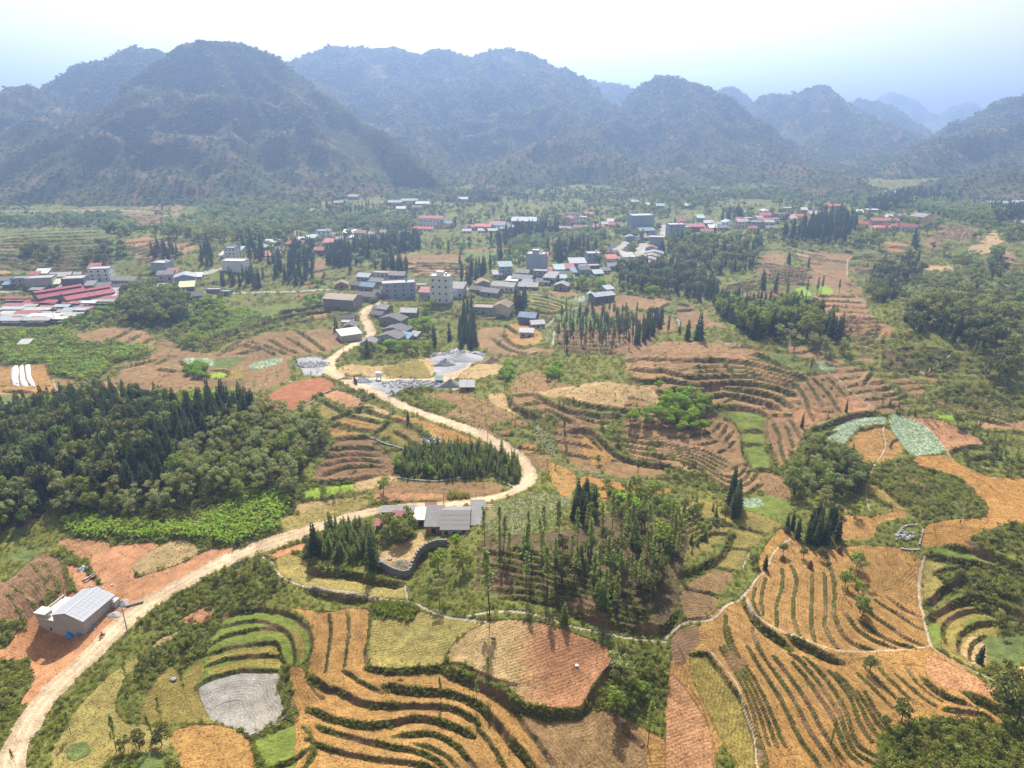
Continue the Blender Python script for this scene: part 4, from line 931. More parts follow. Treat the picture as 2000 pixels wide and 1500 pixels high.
class MB:
    """Collects quads and triangles, then becomes one mesh."""
    def __init__(s): s.v = []; s.f = []; s.m = []; s.t = []
    def add(s, vs, fs, mi=0, tint=.5):
        o = len(s.v); s.v += [tuple(p) for p in vs]
        for f in fs: s.f.append(tuple(o + i for i in f)); s.m.append(mi)
        s.t += [tint] * len(vs)
    def leaf(s, c, ax, wd, tint, mi=0):
        c, ax, wd = map(np.asarray, (c, ax, wd))
        s.add([c - wd * .5, c + ax * .5 - wd * .55, c + ax, c + ax * .5 + wd * .55], [(0, 1, 2, 3)], mi, tint)
    def blade(s, a, b, w, tint, mi=0):
        a, b = np.asarray(a, float), np.asarray(b, float)
        d = b - a; n = np.cross(d, (rnd.uniform(-1, 1), rnd.uniform(-1, 1), rnd.uniform(-1, 1))); n = n / (np.linalg.norm(n) + 1e-9) * w
        m = a + d * .55
        s.add([a - n * .25, a + n * .25, m + n * .5, b, m - n * .5], [(0, 1, 2, 4), (4, 2, 3)], mi, tint)
    def tube(s, pts, rs, mi=0, k=5):
        rings = []
        for i, (p, r) in enumerate(zip(pts, rs)):
            p = np.asarray(p, float)
            q = np.asarray(pts[min(i + 1, len(pts) - 1)], float) - np.asarray(pts[max(i - 1, 0)], float)
            q = q / (np.linalg.norm(q) + 1e-9)
            u = np.cross(q, (0.3, 1, 0.1)); u = u / (np.linalg.norm(u) + 1e-9); w = np.cross(q, u)
            rings.append([p + r * (u * math.cos(2 * math.pi * j / k) + w * math.sin(2 * math.pi * j / k)) for j in range(k)])
        vs = [p for r in rings for p in r]; fs = []
        for i in range(len(rings) - 1):
            for j in range(k): fs.append((i * k + j, i * k + (j + 1) % k, (i + 1) * k + (j + 1) % k, (i + 1) * k + j))
        fs.append(tuple((len(rings) - 1) * k + j for j in range(k)))
        s.add(vs, fs, mi)
    def box(s, x0, y0, z0, x1, y1, z1, mi=0):
        s.add([(x0, y0, z0), (x1, y0, z0), (x1, y1, z0), (x0, y1, z0), (x0, y0, z1), (x1, y0, z1), (x1, y1, z1), (x0, y1, z1)],
              [(3, 2, 1, 0), (4, 5, 6, 7), (0, 1, 5, 4), (1, 2, 6, 5), (2, 3, 7, 6), (3, 0, 4, 7)], mi)
    def mesh(s, name, *mats, smooth=False):
        me = bpy.data.meshes.new(name)
        me.from_pydata([tuple(map(float, p)) for p in s.v], [], s.f)
        for m in mats: me.materials.append(m)
        me.polygons.foreach_set("material_index", s.m)
        me.polygons.foreach_set("use_smooth", [smooth] * len(s.f))
        a = me.attributes.new("tint", 'FLOAT', 'POINT'); a.data.foreach_set("value", s.t)
        me.update(); return me
    def obj(s, name, *mats, parent=None, smooth=False, **props):
        return link(name, s.mesh(name, *mats, smooth=smooth), parent, **props)
U = rnd.uniform
def rdir():
    z = U(-1, 1); a = U(0, 6.283); r = math.sqrt(1 - z * z)
    return np.array([r * math.cos(a), r * math.sin(a), z])

def conifer_crown(mb, z0=.08, R=.17, levels=19, per=7, droop=.35, pw=.8, ragged=.35):
    for i in range(levels):
        z = z0 + (1 - z0) * (i + U(-.3, .3)) / levels
        rr = R * max(0, 1 - (z - z0) / (1 - z0)) ** pw + .018
        for j in range(per):
            a = 6.283 * (j + U(-.4, .4)) / per + i
            L = rr * U(1 - ragged, 1.12)
            d = np.array([math.cos(a), math.sin(a), 0]); s_ = np.array([-math.sin(a), math.cos(a), 0])
            tip = d * L + np.array([0, 0, -droop * L * U(.5, 1.2)])
            c = np.array([0, 0, z + .02])
            t = U(0, 1)
            mb.leaf(c, tip, s_ * L * .55, t)
            mb.leaf(c + tip * .25 + (0, 0, .012), tip * .7, np.array([0, 0, .055]) + s_ * L * .12, t)
def slender_crown(mb, z0=.35, R=.085, tufts=30):
    for i in range(tufts):
        z = z0 + (1 - z0) * (i / tufts) ** .9
        a = U(0, 6.283); r = R * U(.3, 1) * (1.15 - z)
        c = np.array([math.cos(a) * r, math.sin(a) * r, z])
        for k in range(6):
            mb.leaf(c + rdir() * .012, rdir() * .05 + (0, 0, -.012), np.cross(rdir(), (0, 0, 1)) * .03, U(0, 1))
def lobed_crown(mb, lobes, n, leaf, fill=.5):
    for i in range(n):
        c, r = rnd.choice(lobes)
        d = rdir()
        if d[2] < -.5: d[2] *= -.6
        rad = U(fill, 1.0) ** .6
        p = np.array(c) + d * np.array(r) * rad
        nrm = d + rdir() * .7
        ax = np.cross(nrm, rdir()); ax = ax / (np.linalg.norm(ax) + 1e-9) * leaf * U(.7, 1.4)
        wd = np.cross(nrm, ax); wd = wd / (np.linalg.norm(wd) + 1e-9) * leaf * U(.45, .8)
        mb.leaf(p - ax * .5, ax, wd, U(0, 1))
def lobes(n, R, z0, z1, r):
    out = [((0, 0, (z0 + z1) / 2), (r * 1.1, r * 1.1, (z1 - z0) * .42))]
    for i in range(n):
        a = 6.283 * i / n + U(-.4, .4); q = R * U(.5, 1)
        rr = r * U(.6, 1)
        out.append(((q * math.cos(a), q * math.sin(a), U(z0 + rr * .7, z1 - rr * .6)), (rr, rr, rr * U(.7, 1))))
    return out
def trunk(mb, r0, h, lean=.02, limbs=None):
    b = (U(-lean, lean), U(-lean, lean))
    mb.tube([(0, 0, -.04), (b[0] * .5, b[1] * .5, h * .5), (b[0], b[1], h)], [r0 * 1.25, r0 * .8, r0 * .25])
    for l in limbs or []:
        q = np.array(l[0])
        s_ = np.array([0, 0, h * U(.35, .6)])
        mb.tube([s_, (s_ + q) / 2 + (0, 0, .02), q], [r0 * .5, r0 * .35, r0 * .12], k=4)

KIND = {}     # kind -> list of (trunk mesh, crown mesh, whole mesh)
def reg(kind, tr, cr, lm, bm):
    both = MB(); both.v = list(tr.v); both.f = list(tr.f); both.m = [1] * len(tr.f); both.t = list(tr.t)
    o = len(both.v); both.v += cr.v; both.f += [tuple(i + o for i in f) for f in cr.f]; both.m += [0] * len(cr.f); both.t += cr.t
    KIND.setdefault(kind, []).append((tr.mesh("trunk", bm) if tr.v else None, cr.mesh("crown", lm), both.mesh(kind, lm, bm)))
for k in range(5):
    t, c = MB(), MB(); trunk(t, .014, .95); conifer_crown(c, .07, U(.15, .20), 20, 7, U(.2, .45), U(.65, .95), U(.35, .55)); reg('conifer_tree', t, c, L_CON, BARK_D)
for k in range(3):
    t, c = MB(), MB(); trunk(t, .012, .95); conifer_crown(c, .05, U(.17, .23), 17, 7, .1, .75, .6); reg('young_conifer', t, c, L_YNG, BARK)
for k in range(5):
    t, c = MB(), MB(); trunk(t, .0075, .98, .03); slender_crown(c, U(.3, .5), U(.10, .15), 56); reg('slender_tree', t, c, L_SLN, BARK_D)
for k in range(3):
    t, c = MB(), MB(); trunk(t, .012, .95); conifer_crown(c, U(.35, .45), .075, 13, 6, .2, .45, .45); reg('pole_conifer', t, c, L_CON, BARK_D)
for k in range(5):
    t, c = MB(), MB(); lb = lobes(7, .27, .28, 1.0, .21); trunk(t, .022, .6, .03, lb[1:5]); lobed_crown(c, lb, 620, .085); reg('broadleaf_tree', t, c, L_BRD, BARK)
for k in range(3):
    t, c = MB(), MB(); lb = lobes(8, .30, .2, .95, .22); trunk(t, .022, .5, .03, lb[1:5]); lobed_crown(c, lb, 560, .10); reg('bright_tree', t, c, L_BRT, BARK)
for k in range(5):
    t, c = MB(), MB(); lb = lobes(9, .26, .25, 1.0, .17); trunk(t, .014, .8, .04, lb[1:7]); lobed_crown(c, lb, 700, .060, .25); reg('grey_green_tree', t, c, L_GRY, BARK)
for k in range(4):
    t, c = MB(), MB(); lb = lobes(8, .28, .2, 1.0, .24); trunk(t, .025, .6, .03, lb[1:5]); lobed_crown(c, lb, 640, .09); reg('dark_tree', t, c, L_DRK, BARK_D)
for k in range(4):
    t, c = MB(), MB(); lb = lobes(7, .24, .2, 1.0, .22); trunk(t, .02, .6, .03, lb[1:5]); lobed_crown(c, lb, 560, .09); reg('pale_tree', t, c, L_PAL, BARK)
for k in range(3):
    t, c = MB(), MB(); t.tube([(0, 0, -.05), (0, 0, .6)], [.02, .008], k=4); lobed_crown(c, lobes(4, .16, .25, 1.0, .16), 90, .12, .2); reg('sapling', t, c, L_BRT, BARK)

SRC = bpy.data.collections.new("sources")     # shapes that the scattered masses draw on; not in the scene itself
def source(me):
    o = bpy.data.objects.new(me.name, me); SRC.objects.link(o); return o
def scatter(name, pts, scl, meshes, sz=None, **props):
    """One mass of small plants: points with a size and a turn, each carrying one of MESHES."""
    pts = np.asarray(pts, float)
    if not len(pts): return
    c = bpy.data.collections.new(name + "_source")
    for i, me in enumerate(meshes):
        o = bpy.data.objects.new("s%02d" % i, me); c.objects.link(o)
    me = bpy.data.meshes.new(name); me.vertices.add(len(pts)); me.vertices.foreach_set("co", pts.astype(np.float32).ravel())
    scl = np.asarray(scl, float)
    s3 = np.stack([scl, scl, scl if sz is None else np.asarray(sz)], -1).astype(np.float32)
    a = me.attributes.new("scl", 'FLOAT_VECTOR', 'POINT'); a.data.foreach_set("vector", s3.ravel())
    r3 = np.zeros((len(pts), 3), np.float32); r3[:, 2] = rng.random(len(pts)) * 6.283
    a = me.attributes.new("rot", 'FLOAT_VECTOR', 'POINT'); a.data.foreach_set("vector", r3.ravel())
    a = me.attributes.new("pick", 'INT', 'POINT'); a.data.foreach_set("value", rng.integers(0, len(meshes), len(pts)).astype(np.int32))
    g = bpy.data.node_groups.new(name, 'GeometryNodeTree')
    g.interface.new_socket(name="Geometry", in_out='INPUT', socket_type='NodeSocketGeometry')
    g.interface.new_socket(name="Geometry", in_out='OUTPUT', socket_type='NodeSocketGeometry')
    gi, go = g.nodes.new('NodeGroupInput'), g.nodes.new('NodeGroupOutput')
    ci = g.nodes.new('GeometryNodeCollectionInfo'); ci.inputs['Collection'].default_value = c
    ci.inputs['Separate Children'].default_value = True; ci.inputs['Reset Children'].default_value = True
    ip = g.nodes.new('GeometryNodeInstanceOnPoints'); ip.inputs['Pick Instance'].default_value = True
    for nm, dt, sk in (("scl", 'FLOAT_VECTOR', 'Scale'), ("pick", 'INT', 'Instance Index'), ("rot", 'FLOAT_VECTOR', None)):
        na = g.nodes.new('GeometryNodeInputNamedAttribute'); na.data_type = dt; na.inputs['Name'].default_value = nm
        if sk: g.links.new(na.outputs[0], ip.inputs[sk])
        else:
            er = g.nodes.new('FunctionNodeEulerToRotation'); g.links.new(na.outputs[0], er.inputs[0]); g.links.new(er.outputs[0], ip.inputs['Rotation'])
    g.links.new(gi.outputs[0], ip.inputs['Points']); g.links.new(ci.outputs[0], ip.inputs['Instance']); g.links.new(ip.outputs[0], go.inputs[0])
    o = link(name, me, kind='stuff', **props)
    md = o.modifiers.new("scatter", 'NODES'); md.node_group = g
    return o

# ------------------------------------------------------------------ trees: where they stand
TREES = []      # kind, x, y, height, label, group
BLOCK = []      # ground kept clear (x, y, radius), filled by the buildings
def in_poly(poly, u, v):
    m = np.zeros(u.shape, bool); n = len(poly)
    for i in range(n):
        (x0, y0), (x1, y1) = poly[i], poly[(i + 1) % n]
        if y0 == y1: continue
        m ^= ((y0 > v) != (y1 > v)) & (u < (x1 - x0) * (v - y0) / (y1 - y0) + x0)
    return m
def stand(kinds, gap, h, label, group, *polys, keep=1.0):
    for s in polys:
        poly = P(s, False)
        pu, pv = np.array(poly).T
        x, y = unproject(pu, pv)
        if x.max() - x.min() > 900: continue
        gx, gy = np.meshgrid(np.arange(x.min() - gap, x.max() + gap, gap), np.arange(y.min() - gap, y.max() + gap, gap))
        gx = gx + rng.uniform(-.45, .45, gx.shape) * gap; gy = gy + rng.uniform(-.45, .45, gy.shape) * gap
        u, v, _ = project(gx, gy, H0(gx, gy))
        m = in_poly(poly, u, v) & (rng.random(gx.shape) < keep)
        for a, b in zip(gx[m], gy[m]):
            k = rnd.choice(kinds)
            TREES.append((k, a, b, U(*h), label[k] if isinstance(label, dict) else label, group[k] if isinstance(group, dict) else group))
def tree(kind, at, h, label, group=None):
    p = P(at, False)
    x, y = unproject(np.array([q[0] for q in p]), np.array([q[1] for q in p]))
    for a, b in zip(x, y): TREES.append((kind, float(a), float(b), h * U(.9, 1.1), label, group))
CT, YC, SL, PC, BT, BR, GG, DT, PT = 'conifer_tree', 'young_conifer', 'slender_tree', 'pole_conifer', 'broadleaf_tree', 'bright_tree', 'grey_green_tree', 'dark_tree', 'pale_tree'
# plantation left of the road
stand([CT], 3.7, (6.5, 12.5), "dark pointed conifer in the dense plantation above the left road", "conifers of the left plantation",
      'D 0,650 200,570 440,530 620,520 850,540 1000,570 1330,540 1420,600 1410,680 1200,720 1020,820 920,880 940,1040 700,1075 500,1070 440,1000 560,790 400,900 300,1000 260,1130 120,1230 0,1250')
stand([GG, BT, GG], 4.6, (6.5, 9.5), {GG: "feathery grey-green tree on the near edge of the left plantation", BT: "round green tree mixed into the left plantation"}, {GG: "grey-green trees of the left wood", BT: "green trees of the left wood"},
      'D 1230,650 1500,600 1840,660 1840,740 1780,850 1640,950 1640,1060 1300,1080 1100,1130 700,1180 300,1180 300,1060 430,1010 640,1080 940,1060 1000,840 1200,740', 'D 380,880 560,780 760,780 800,850 640,950 480,1000', 'D 0,1080 100,1040 240,1060 250,1180 100,1260 0,1250')
stand([BT, DT], 8, (8, 11), {BT: "round green crown standing out among the plantation conifers", DT: "dark round crown among the plantation conifers"}, {BT: "round crowns in the plantation", DT: "dark crowns in the plantation"}, 'D 0,640 440,520 1000,560 1000,820 500,1060 200,1100 0,1200')
tree(GG, 'D 385,520 460,510 530,480 680,500', 8, "loose yellow-green tree on the far rim of the left plantation", "rim trees of the plantation")
tree(DT, 'D 815,545', 8, "single round dark tree on the plantation's far rim")
# by the bend and the farmhouse
stand([YC], 2.0, (3.2, 6.6), "young conifer in the walled grove inside the road bend", "young conifers inside the bend", 'E 495,900 570,800 760,775 960,790 1090,815 1190,900 1195,970 1120,985 1040,935 780,962 520,945')
stand([BR], 6, (3.5, 5), "bright young broadleaf in the walled grove inside the bend", "bright trees inside the bend", 'E 490,920 520,870 700,880 1000,880 980,930 780,955')
tree(BT, 'E 425,1035', 5.5, "single round tree on the tan field above the farmhouse road")
tree(CT, 'E 562,640', 5, "small dark conifer beside the road above the bend")
stand([YC], 2.5, (3.8, 7.5), "young conifer in the small grove left of the farmhouse", "young conifers left of the farmhouse", 'B 70,90 160,60 330,90 390,130 385,300 200,300 60,240')
tree(CT, 'B 45,245', 11, "tall dark conifer at the left end of the farmhouse grove"); tree(CT, 'B 372,318', 13, "tall narrow dark conifer beside the farmhouse woodpile")
tree(DT, 'B 20,210', 6, "dark round tree under the tall conifer of the farmhouse grove")
stand([BT], 3.8, (6, 8), "round green tree in the farmhouse garden", "garden trees of the farmhouse", 'B 430,120 560,60 620,90 600,190 480,230 430,190')
tree(BR, 'B 830,200', 5, "yellow-green tree at the front corner of the grey farmhouse roof"); tree(BT, 'B 870,330', 8, "tall green tree below the farmhouse on its wall")
tree(BT, 'B 730,330', 7, "broad green tree inside the curved stone wall"); tree(GG, 'B 700,430', 6, "bushy tree below the curved stone wall"); tree(GG, 'B 740,510', 7, "bushy green tree on the grass below the curved wall")
stand([SL], 6.0, (10, 14), "tall thin-trunked tree on the brown wooded knoll", "thin trees of the knoll", 'B 960,330 960,200 1250,180 1480,120 1650,40 1960,40 2080,180 2060,420 2000,620 1700,600 1480,500 1200,450')
stand([SL], 8.0, (10, 14), "tall thin tree rising in front of the cabbage field", "thin trees before the cabbage field", 'B 960,140 1200,160 1450,120 1500,200 1000,260')
stand([YC, DT], 7.0, (5, 9), {YC: "low conifer under the thin trees of the knoll", DT: "dark bushy tree under the thin trees of the knoll"}, {YC: "low conifers of the knoll", DT: "dark bushes of the knoll"}, 'B 1100,250 1500,150 1950,60 2080,200 2040,500 1700,560 1450,470')
stand([BT], 6.0, (5, 8), "green tree on the far brow of the wooded knoll", "green trees on the knoll's brow", 'E 1500,1120 1560,1040 1800,1020 2000,1050 2040,1180 1800,1230 1600,1240')
stand([DT, BT, YC], 4.6, (2.2, 5), {DT: "dark shrub on the terraced right flank of the wooded knoll", BT: "green shrub on the terraced right flank of the wooded knoll", YC: "small conifer on the terraced right flank of the wooded knoll"}, {DT: "dark shrubs of the knoll's right flank", BT: "green shrubs of the knoll's right flank", YC: "small conifers of the knoll's right flank"}, 'G 40,1130 200,1060 340,1130 370,1190 320,1290 200,1370 60,1420 -60,1300', keep=.8)
tree(BR, 'E 1790,1160 1880,1230 1985,1330', 9, "bright yellow-green tree among the dark ones of the knoll", "bright trees of the knoll"); tree(BR, 'E 1515,1085', 6, "small bright tree at the corner of the cabbage field")
stand([CT], 3.5, (8, 11), "dark conifer in the row along the knoll's right brow", "conifers on the knoll's right brow", 'G 340,1140 360,1040 420,1010 420,1120 380,1190', 'E 1430,1200 1480,1130 1560,1110 1620,1150 1560,1230')
tree(SL, 'B 1110,558', 16, "tall thin tree by the path under the knoll, leftmost of two", "pair of thin trees by the path"); tree(SL, 'B 1018,575', 18, "tallest thin tree by the path under the knoll")
tree(YC, 'B 1350,600 1435,610', 6, "conical light green tree on the grass under the knoll", "pair of conical trees under the knoll")
# around the domed field
tree(SL, 'B 1012,960', 7, "thin young tree in front of the domed field"); tree(SL, 'B 945,1060', 6.5, "thin young tree on the terrace left of the domed field"); tree(SL, 'B 745,1040', 6, "thin young tree on the terraces, farthest left")
tree(DT, 'B 525,925', 2.6, "dark bush at the corner of the yellow-green field"); tree(DT, 'B 1040,722', 1.2, "tiny dark bush alone on the domed field")
tree(BT, 'B 1720,1135', 7, "broad tree right of the domed field, throwing a round shadow"); tree(SL, 'B 1900,1310', 13, "tall lone tree at the bottom with a long bare trunk")
tree(GG, 'B 1745,960', 8, "pale half-bare tree at the right edge of the domed field")
stand([BT, GG], 3.6, (2.5, 4.5), {BT: "green thicket tree right of the domed field", GG: "grey-green thicket tree right of the domed field"}, {BT: "thicket right of the dome", GG: "grey thicket right of the dome"}, 'B 1740,900 1900,850 1950,960 1880,1080 1760,1120 1640,1060')
# lower left
tree(SL, 'A 650,1340', 11, "half-bare tall tree left of the round stubble field"); tree(SL, 'A 860,1290', 9, "half-bare tree beside the dark bushes at the bottom left"); tree(SL, 'A 905,1190', 8, "thin tree behind the dark bushes at the bottom left")
tree(DT, 'A 780,1320', 5, "big dark bush at the bottom left"); tree(DT, 'A 905,1300', 5, "dark round bush beside the round stubble field"); tree(DT, 'A 695,1330', 4, "small round dark tree left of the big bush")
tree(SL, 'A 395,1240', 6, "thin roadside tree on the lower left bank"); tree(SL, 'A 710,950 800,800', 6, "thin tree in the scrub below the road", "thin trees below the road"); tree(SL, 'A 90,1420', 5, "thin dark roadside tree in the bottom left corner")
stand([BT, DT], 3.2, (1.6, 3.2), {BT: "leafy bush in the scrub strip below the road", DT: "dark bush in the scrub strip below the road"}, {BT: "scrub bushes below the road", DT: "dark scrub bushes below the road"},
      'A 650,1100 660,1000 740,860 860,760 1000,700 1180,640 1170,740 1000,800 900,900 820,980 760,1060', 'A 200,1380 260,1150 340,1050 440,960 420,1100 320,1260', 'A 820,640 960,530 1180,480 1210,300 1400,270 1540,370 1620,420 1480,500 1250,540 1190,620 1000,640', keep=.6)
# lower right
stand([CT], 2.8, (7, 10), "dark cedar in the dense clump above the orange terraces", "cedar clump above the terraces", 'C 770,120 830,60 930,80 960,170 860,205 780,180')
stand([GG, GG, BT], 5.2, (5, 8), {GG: "slender grey-green tree of the grove in the right middle", BT: "green tree of the grove in the right middle"}, {GG: "grey-green grove in the right middle", BT: "green trees of the right middle grove"}, 'G 700,930 770,800 900,740 990,800 1060,900 1120,1000 1090,1080 930,1120 900,1180 720,1080')
stand([DT], 4, (5, 8), "dark tree in the middle of the right grove", "dark trees of the right grove", 'G 940,860 1050,880 1120,1000 1080,1080 960,1050', 'G 690,960 760,980 740,1060 690,1050')
tree(CT, 'G 675,1250 705,1240', 7, "one of two dark conifers at the left of the cedar clump", "pair of conifers by the cedar clump"); tree(CT, 'G 735,1290', 7, "dark conifer touching the left side of the cedar clump")
tree(CT, 'C 555,320', 5, "small conifer on the path above the orange terraces"); tree(DT, 'C 490,300', 4, "small dark tree left of the path conifer"); tree(DT, 'C 655,240 770,260 865,260', 4, "small dark tree beside a straw stack above the terraces", "trees by the straw stacks")
tree(BT, 'G 1055,1170', 4.5, "round tree beside the right-hand field path"); tree(BT, 'G 970,1160', 4, "small dark tree left of the round path tree")
stand([GG, BT, SL], 5, (3.5, 6.5), {GG: "light bushy tree in the strip across the orange terraces", BT: "green tree in the strip across the orange terraces", SL: "thin tree in the strip across the orange terraces"}, {GG: "strip trees", BT: "green strip trees", SL: "thin strip trees"}, 'C 990,350 1060,200 1140,180 1120,320 1100,420 1120,560 1060,600 980,560 960,480')
tree(BR, 'C 1075,450', 5, "yellow-green tree in the strip across the terraces"); tree(DT, 'C 1095,590', 5, "round dark tree at the top of the dark terrace banks")
tree(DT, 'C 1140,890', 4.5, "round dark tree alone on the lower orange terraces"); tree(DT, 'C 1315,1165', 6, "dark round tree with a bare trunk above the bottom right thicket"); tree(SL, 'C 920,1300', 5, "thin tree on the lowest orange terraces"); tree(DT, 'C 1225,1190', 3, "small dark tree left of the bare-trunked one")
stand([DT, BT, BT], 4.6, (2.2, 4.0), {DT: "dark tree in the bottom right thicket", BT: "green tree in the bottom right thicket"}, {DT: "dark thicket trees bottom right", BT: "green thicket trees bottom right"}, 'C 1200,1260 1420,1170 1600,1150 1880,1200 1890,1330 1700,1429 1250,1429')
tree(DT, 'C 1900,1130 1960,1180', 9, "large dark tree above the bottom right thicket", "large dark trees bottom right"); tree(DT, 'C 1890,1010', 8, "tall dark tree at the right edge below the bowl"); tree(CT, 'C 1745,840', 6, "dark conifer at the bottom of the terraced bowl")
stand([DT, GG], 3.5, (2.5, 4.5), {DT: "dark scrub tree on the bowl's right flank", GG: "pale scrub tree on the bowl's right flank"}, {DT: "dark scrub on the bowl", GG: "pale scrub on the bowl"}, 'C 1700,160 1850,90 2000,60 2000,300 1800,240', 'C 1830,560 2000,560 2000,740 1880,800 1800,660', keep=.35)
# right middle
stand([CT, CT, BT], 5.2, (9, 14), {CT: "dark conifer in the long belt behind the terraced hill", BT: "round tree in the long belt behind the terraced hill"}, {CT: "conifer belt behind the hill", BT: "round trees of the belt"}, 'G 280,20 480,0 740,20 860,90 1010,160 1000,230 850,190 700,180 480,180 380,120', 'T5 900,980 1100,1020 1400,1150 1700,1160 1700,1290 1200,1290 980,1180')
stand([GG], 6, (6, 8), "grey-green bush-like tree before the long conifer belt", "grey trees before the belt", 'G 560,150 700,150 850,210 1040,260 1030,310 880,270 700,200 570,190')
tree(CT, 'G 120,180', 11, "left of the two big conifers on the terraced hilltop"); tree(CT, 'G 180,185', 15, "taller of the two big conifers on the terraced hilltop"); tree(CT, 'G 75,150', 6, "small conifer beside the two big ones on the hilltop"); tree(PC, 'G 10,180', 12, "bare-trunked conifer left of the hilltop conifers")
stand([PC], 6.5, (8, 12), "thin pole-like conifer on the terraces below the factory", "pole conifers below the factory", 'T4 900,1080 1000,1010 1250,1000 1650,1060 1850,1100 1780,1300 1500,1400 900,1380', keep=.8)
stand([CT], 5, (7, 10), "dark conifer in the row at the end of the pole trees", "conifers at the end of the pole trees", 'T4 1650,1180 1850,1060 1880,1150 1760,1280 1600,1320')
tree(CT, 'G 1005,590', 6, "slim dark tree on the bank above the paddy, right one"); tree(CT, 'G 758,670', 7, "slim dark tree on the bank above the paddy, left one"); tree(SL, 'G 900,650', 5, "thin young tree between the two slim dark trees"); tree(PC, 'G 805,370', 7, "dark pole tree on the terraced hill's right shoulder"); tree(PC, 'G 712,260', 5, "small pole tree on the far edge of the terraced hill")
tree(CT, 'G 1035,850', 6, "dark conifer at the edge of the round orange field")
stand([BR], 3.3, (4, 6.8), "bright green tree in the big clump on the terraced knoll", "bright clump on the knoll", 'G -200,660 -180,620 -60,610 0,480 120,490 220,500 245,580 215,700 80,700 -60,670')
stand([BR], 4, (4, 6), "bright green tree of the hedge behind the pale plateau", "bright hedge behind the plateau", 'E 1080,400 1130,330 1170,340 1150,410 1090,430', 'E 1310,420 1400,330 1440,360 1400,420', 'E 1930,470 2000,430 2000,480')
stand([PC], 5, (4, 6), "small dark upright conifer in the gully left of the terraced knoll", "upright conifers in the gully", 'E 1380,680 1400,580 1480,600 1520,760 1540,860 1420,860 1400,760', 'E 1760,930 1900,920 1900,950 1780,960', keep=.6)
stand([DT, BT], 5, (2.5, 4.5), {DT: "dark shrub on the knoll's middle bank", BT: "green shrub on the knoll's middle bank"}, {DT: "dark shrubs of the knoll bank", BT: "green shrubs of the knoll bank"}, 'E 1560,660 1640,660 1760,720 1750,780 1640,740', 'E 1570,880 1640,840 1640,910 1580,920', 'G 0,840 100,850 250,930 240,980 60,930')
stand([GG, DT, BT], 7.2, (8, 12), {GG: "grey-green tree on the big wooded hill at the right", DT: "dark tree on the big wooded hill at the right", BT: "green tree on the big wooded hill at the right"}, {GG: "grey trees of the right hill", DT: "dark trees of the right hill", BT: "green trees of the right hill"},
      'T6 900,1040 1000,960 1250,900 1500,920 1650,1000 1850,1200 1830,1400 1600,1429 1300,1429 960,1400 890,1250')
stand([CT, DT], 6.5, (8, 12), {CT: "dark conifer on the right hill's upper wood", DT: "dark tree in the right hill's upper wood"}, {CT: "upper conifers of the right hill", DT: "upper dark trees of the right hill"}, 'T6 840,720 940,700 1050,770 1060,880 940,960 850,880', 'T6 560,830 700,760 830,800 830,1060 650,1130 540,1060', 'T6 1640,750 1800,740 1830,880 1680,900', 'G 1330,60 1600,60 1880,120 1880,240 1640,240 1480,150 1340,120')
stand([GG, BT, PT], 6, (6, 10), {GG: "grey-green tree on the far right slope", BT: "green tree on the far right slope", PT: "pale green tree on the far right slope"}, {GG: "grey trees of the right slope", BT: "green trees of the right slope", PT: "pale trees of the right slope"}, 'T6 1300,700 1500,660 1780,650 1640,900 1400,900', 'T6 1700,950 2000,850 2000,1429 1860,1429 1860,1200', keep=.75)
stand([SL, DT], 6, (8, 11), {SL: "thin tree at the right edge above the scrub bank", DT: "dark tree at the right edge above the scrub bank"}, {SL: "thin trees right edge", DT: "dark trees right edge"}, 'G 1640,330 1750,260 2000,150 2000,470 1800,430', keep=.7)
tree(SL, 'G 1420,600', 9, "tall thin tree at the hedge by the silver field, left one"); tree(SL, 'G 1470,610', 7, "thin tree at the hedge by the silver field, right one"); tree(DT, 'G 1625,665', 6, "round dark tree on the edge of the pink field")
stand([SL], 4.5, (6, 9), "thin tree in the avenue along the right field edge", "avenue along the right field", 'G 1660,660 1740,680 1960,860 1960,940 1850,840 1700,720')
stand([YC], 3, (2, 3.5), "low green conifer in the avenue strip at the right", "low conifers of the avenue", 'G 1640,650 1760,690 1980,860 1980,900 1840,840 1700,710', 'G 1180,530 1230,520 1390,580 1390,605 1280,600')
stand([DT], 4, (2.5, 4), "dark bush in the hollow right of the silver field", "bushes of the right hollow", 'G 1620,830 1800,800 1990,930 1990,980 1800,940 1660,890', keep=.6)
# town belts
stand([CT], 6.8, (9, 13), "dark conifer in the belt left of the town centre", "conifers left of the town centre", 'T2 340,460 450,430 550,470 550,620 360,640', 'T2 800,500 900,470 1020,500 1010,790 930,850 830,840', 'T2 150,790 300,760 560,770 580,870 160,885', 'T2 580,620 800,600 830,720 800,860 700,840 620,730')
stand([CT], 5.6, (10, 14), "dark conifer in the belt behind the town's tan field", "conifers behind the tan field", 'T2 1130,560 1340,510 1720,450 1720,570 1420,640 1140,690', 'T2 1700,450 2000,390 2000,510 1720,570', 'T2 1640,650 1760,650 1880,690 1860,740 1660,710')
stand([CT], 5.6, (10, 14), "dark conifer in the belt behind the stone quarry", "conifers behind the quarry", 'E 820,130 860,60 940,130 950,240 840,235', 'T3 1400,520 1450,480 1560,540 1550,600 1420,600', 'T3 1160,860 1180,780 1200,870', 'T3 1290,860 1330,760 1340,860')
stand([CT], 7.5, (10, 14), "dark conifer in the middle belt of the town", "conifers of the town's middle belt", 'T4 270,330 560,240 900,190 900,300 560,330 450,390 290,400', 'T4 780,440 1100,380 1280,410 1100,520 820,570', 'T4 0,640 230,600 230,740 0,760', 'T4 500,900 640,880 640,990 510,1000', 'T4 250,590 320,560 310,620', 'T4 320,500 470,490 470,525 330,530')
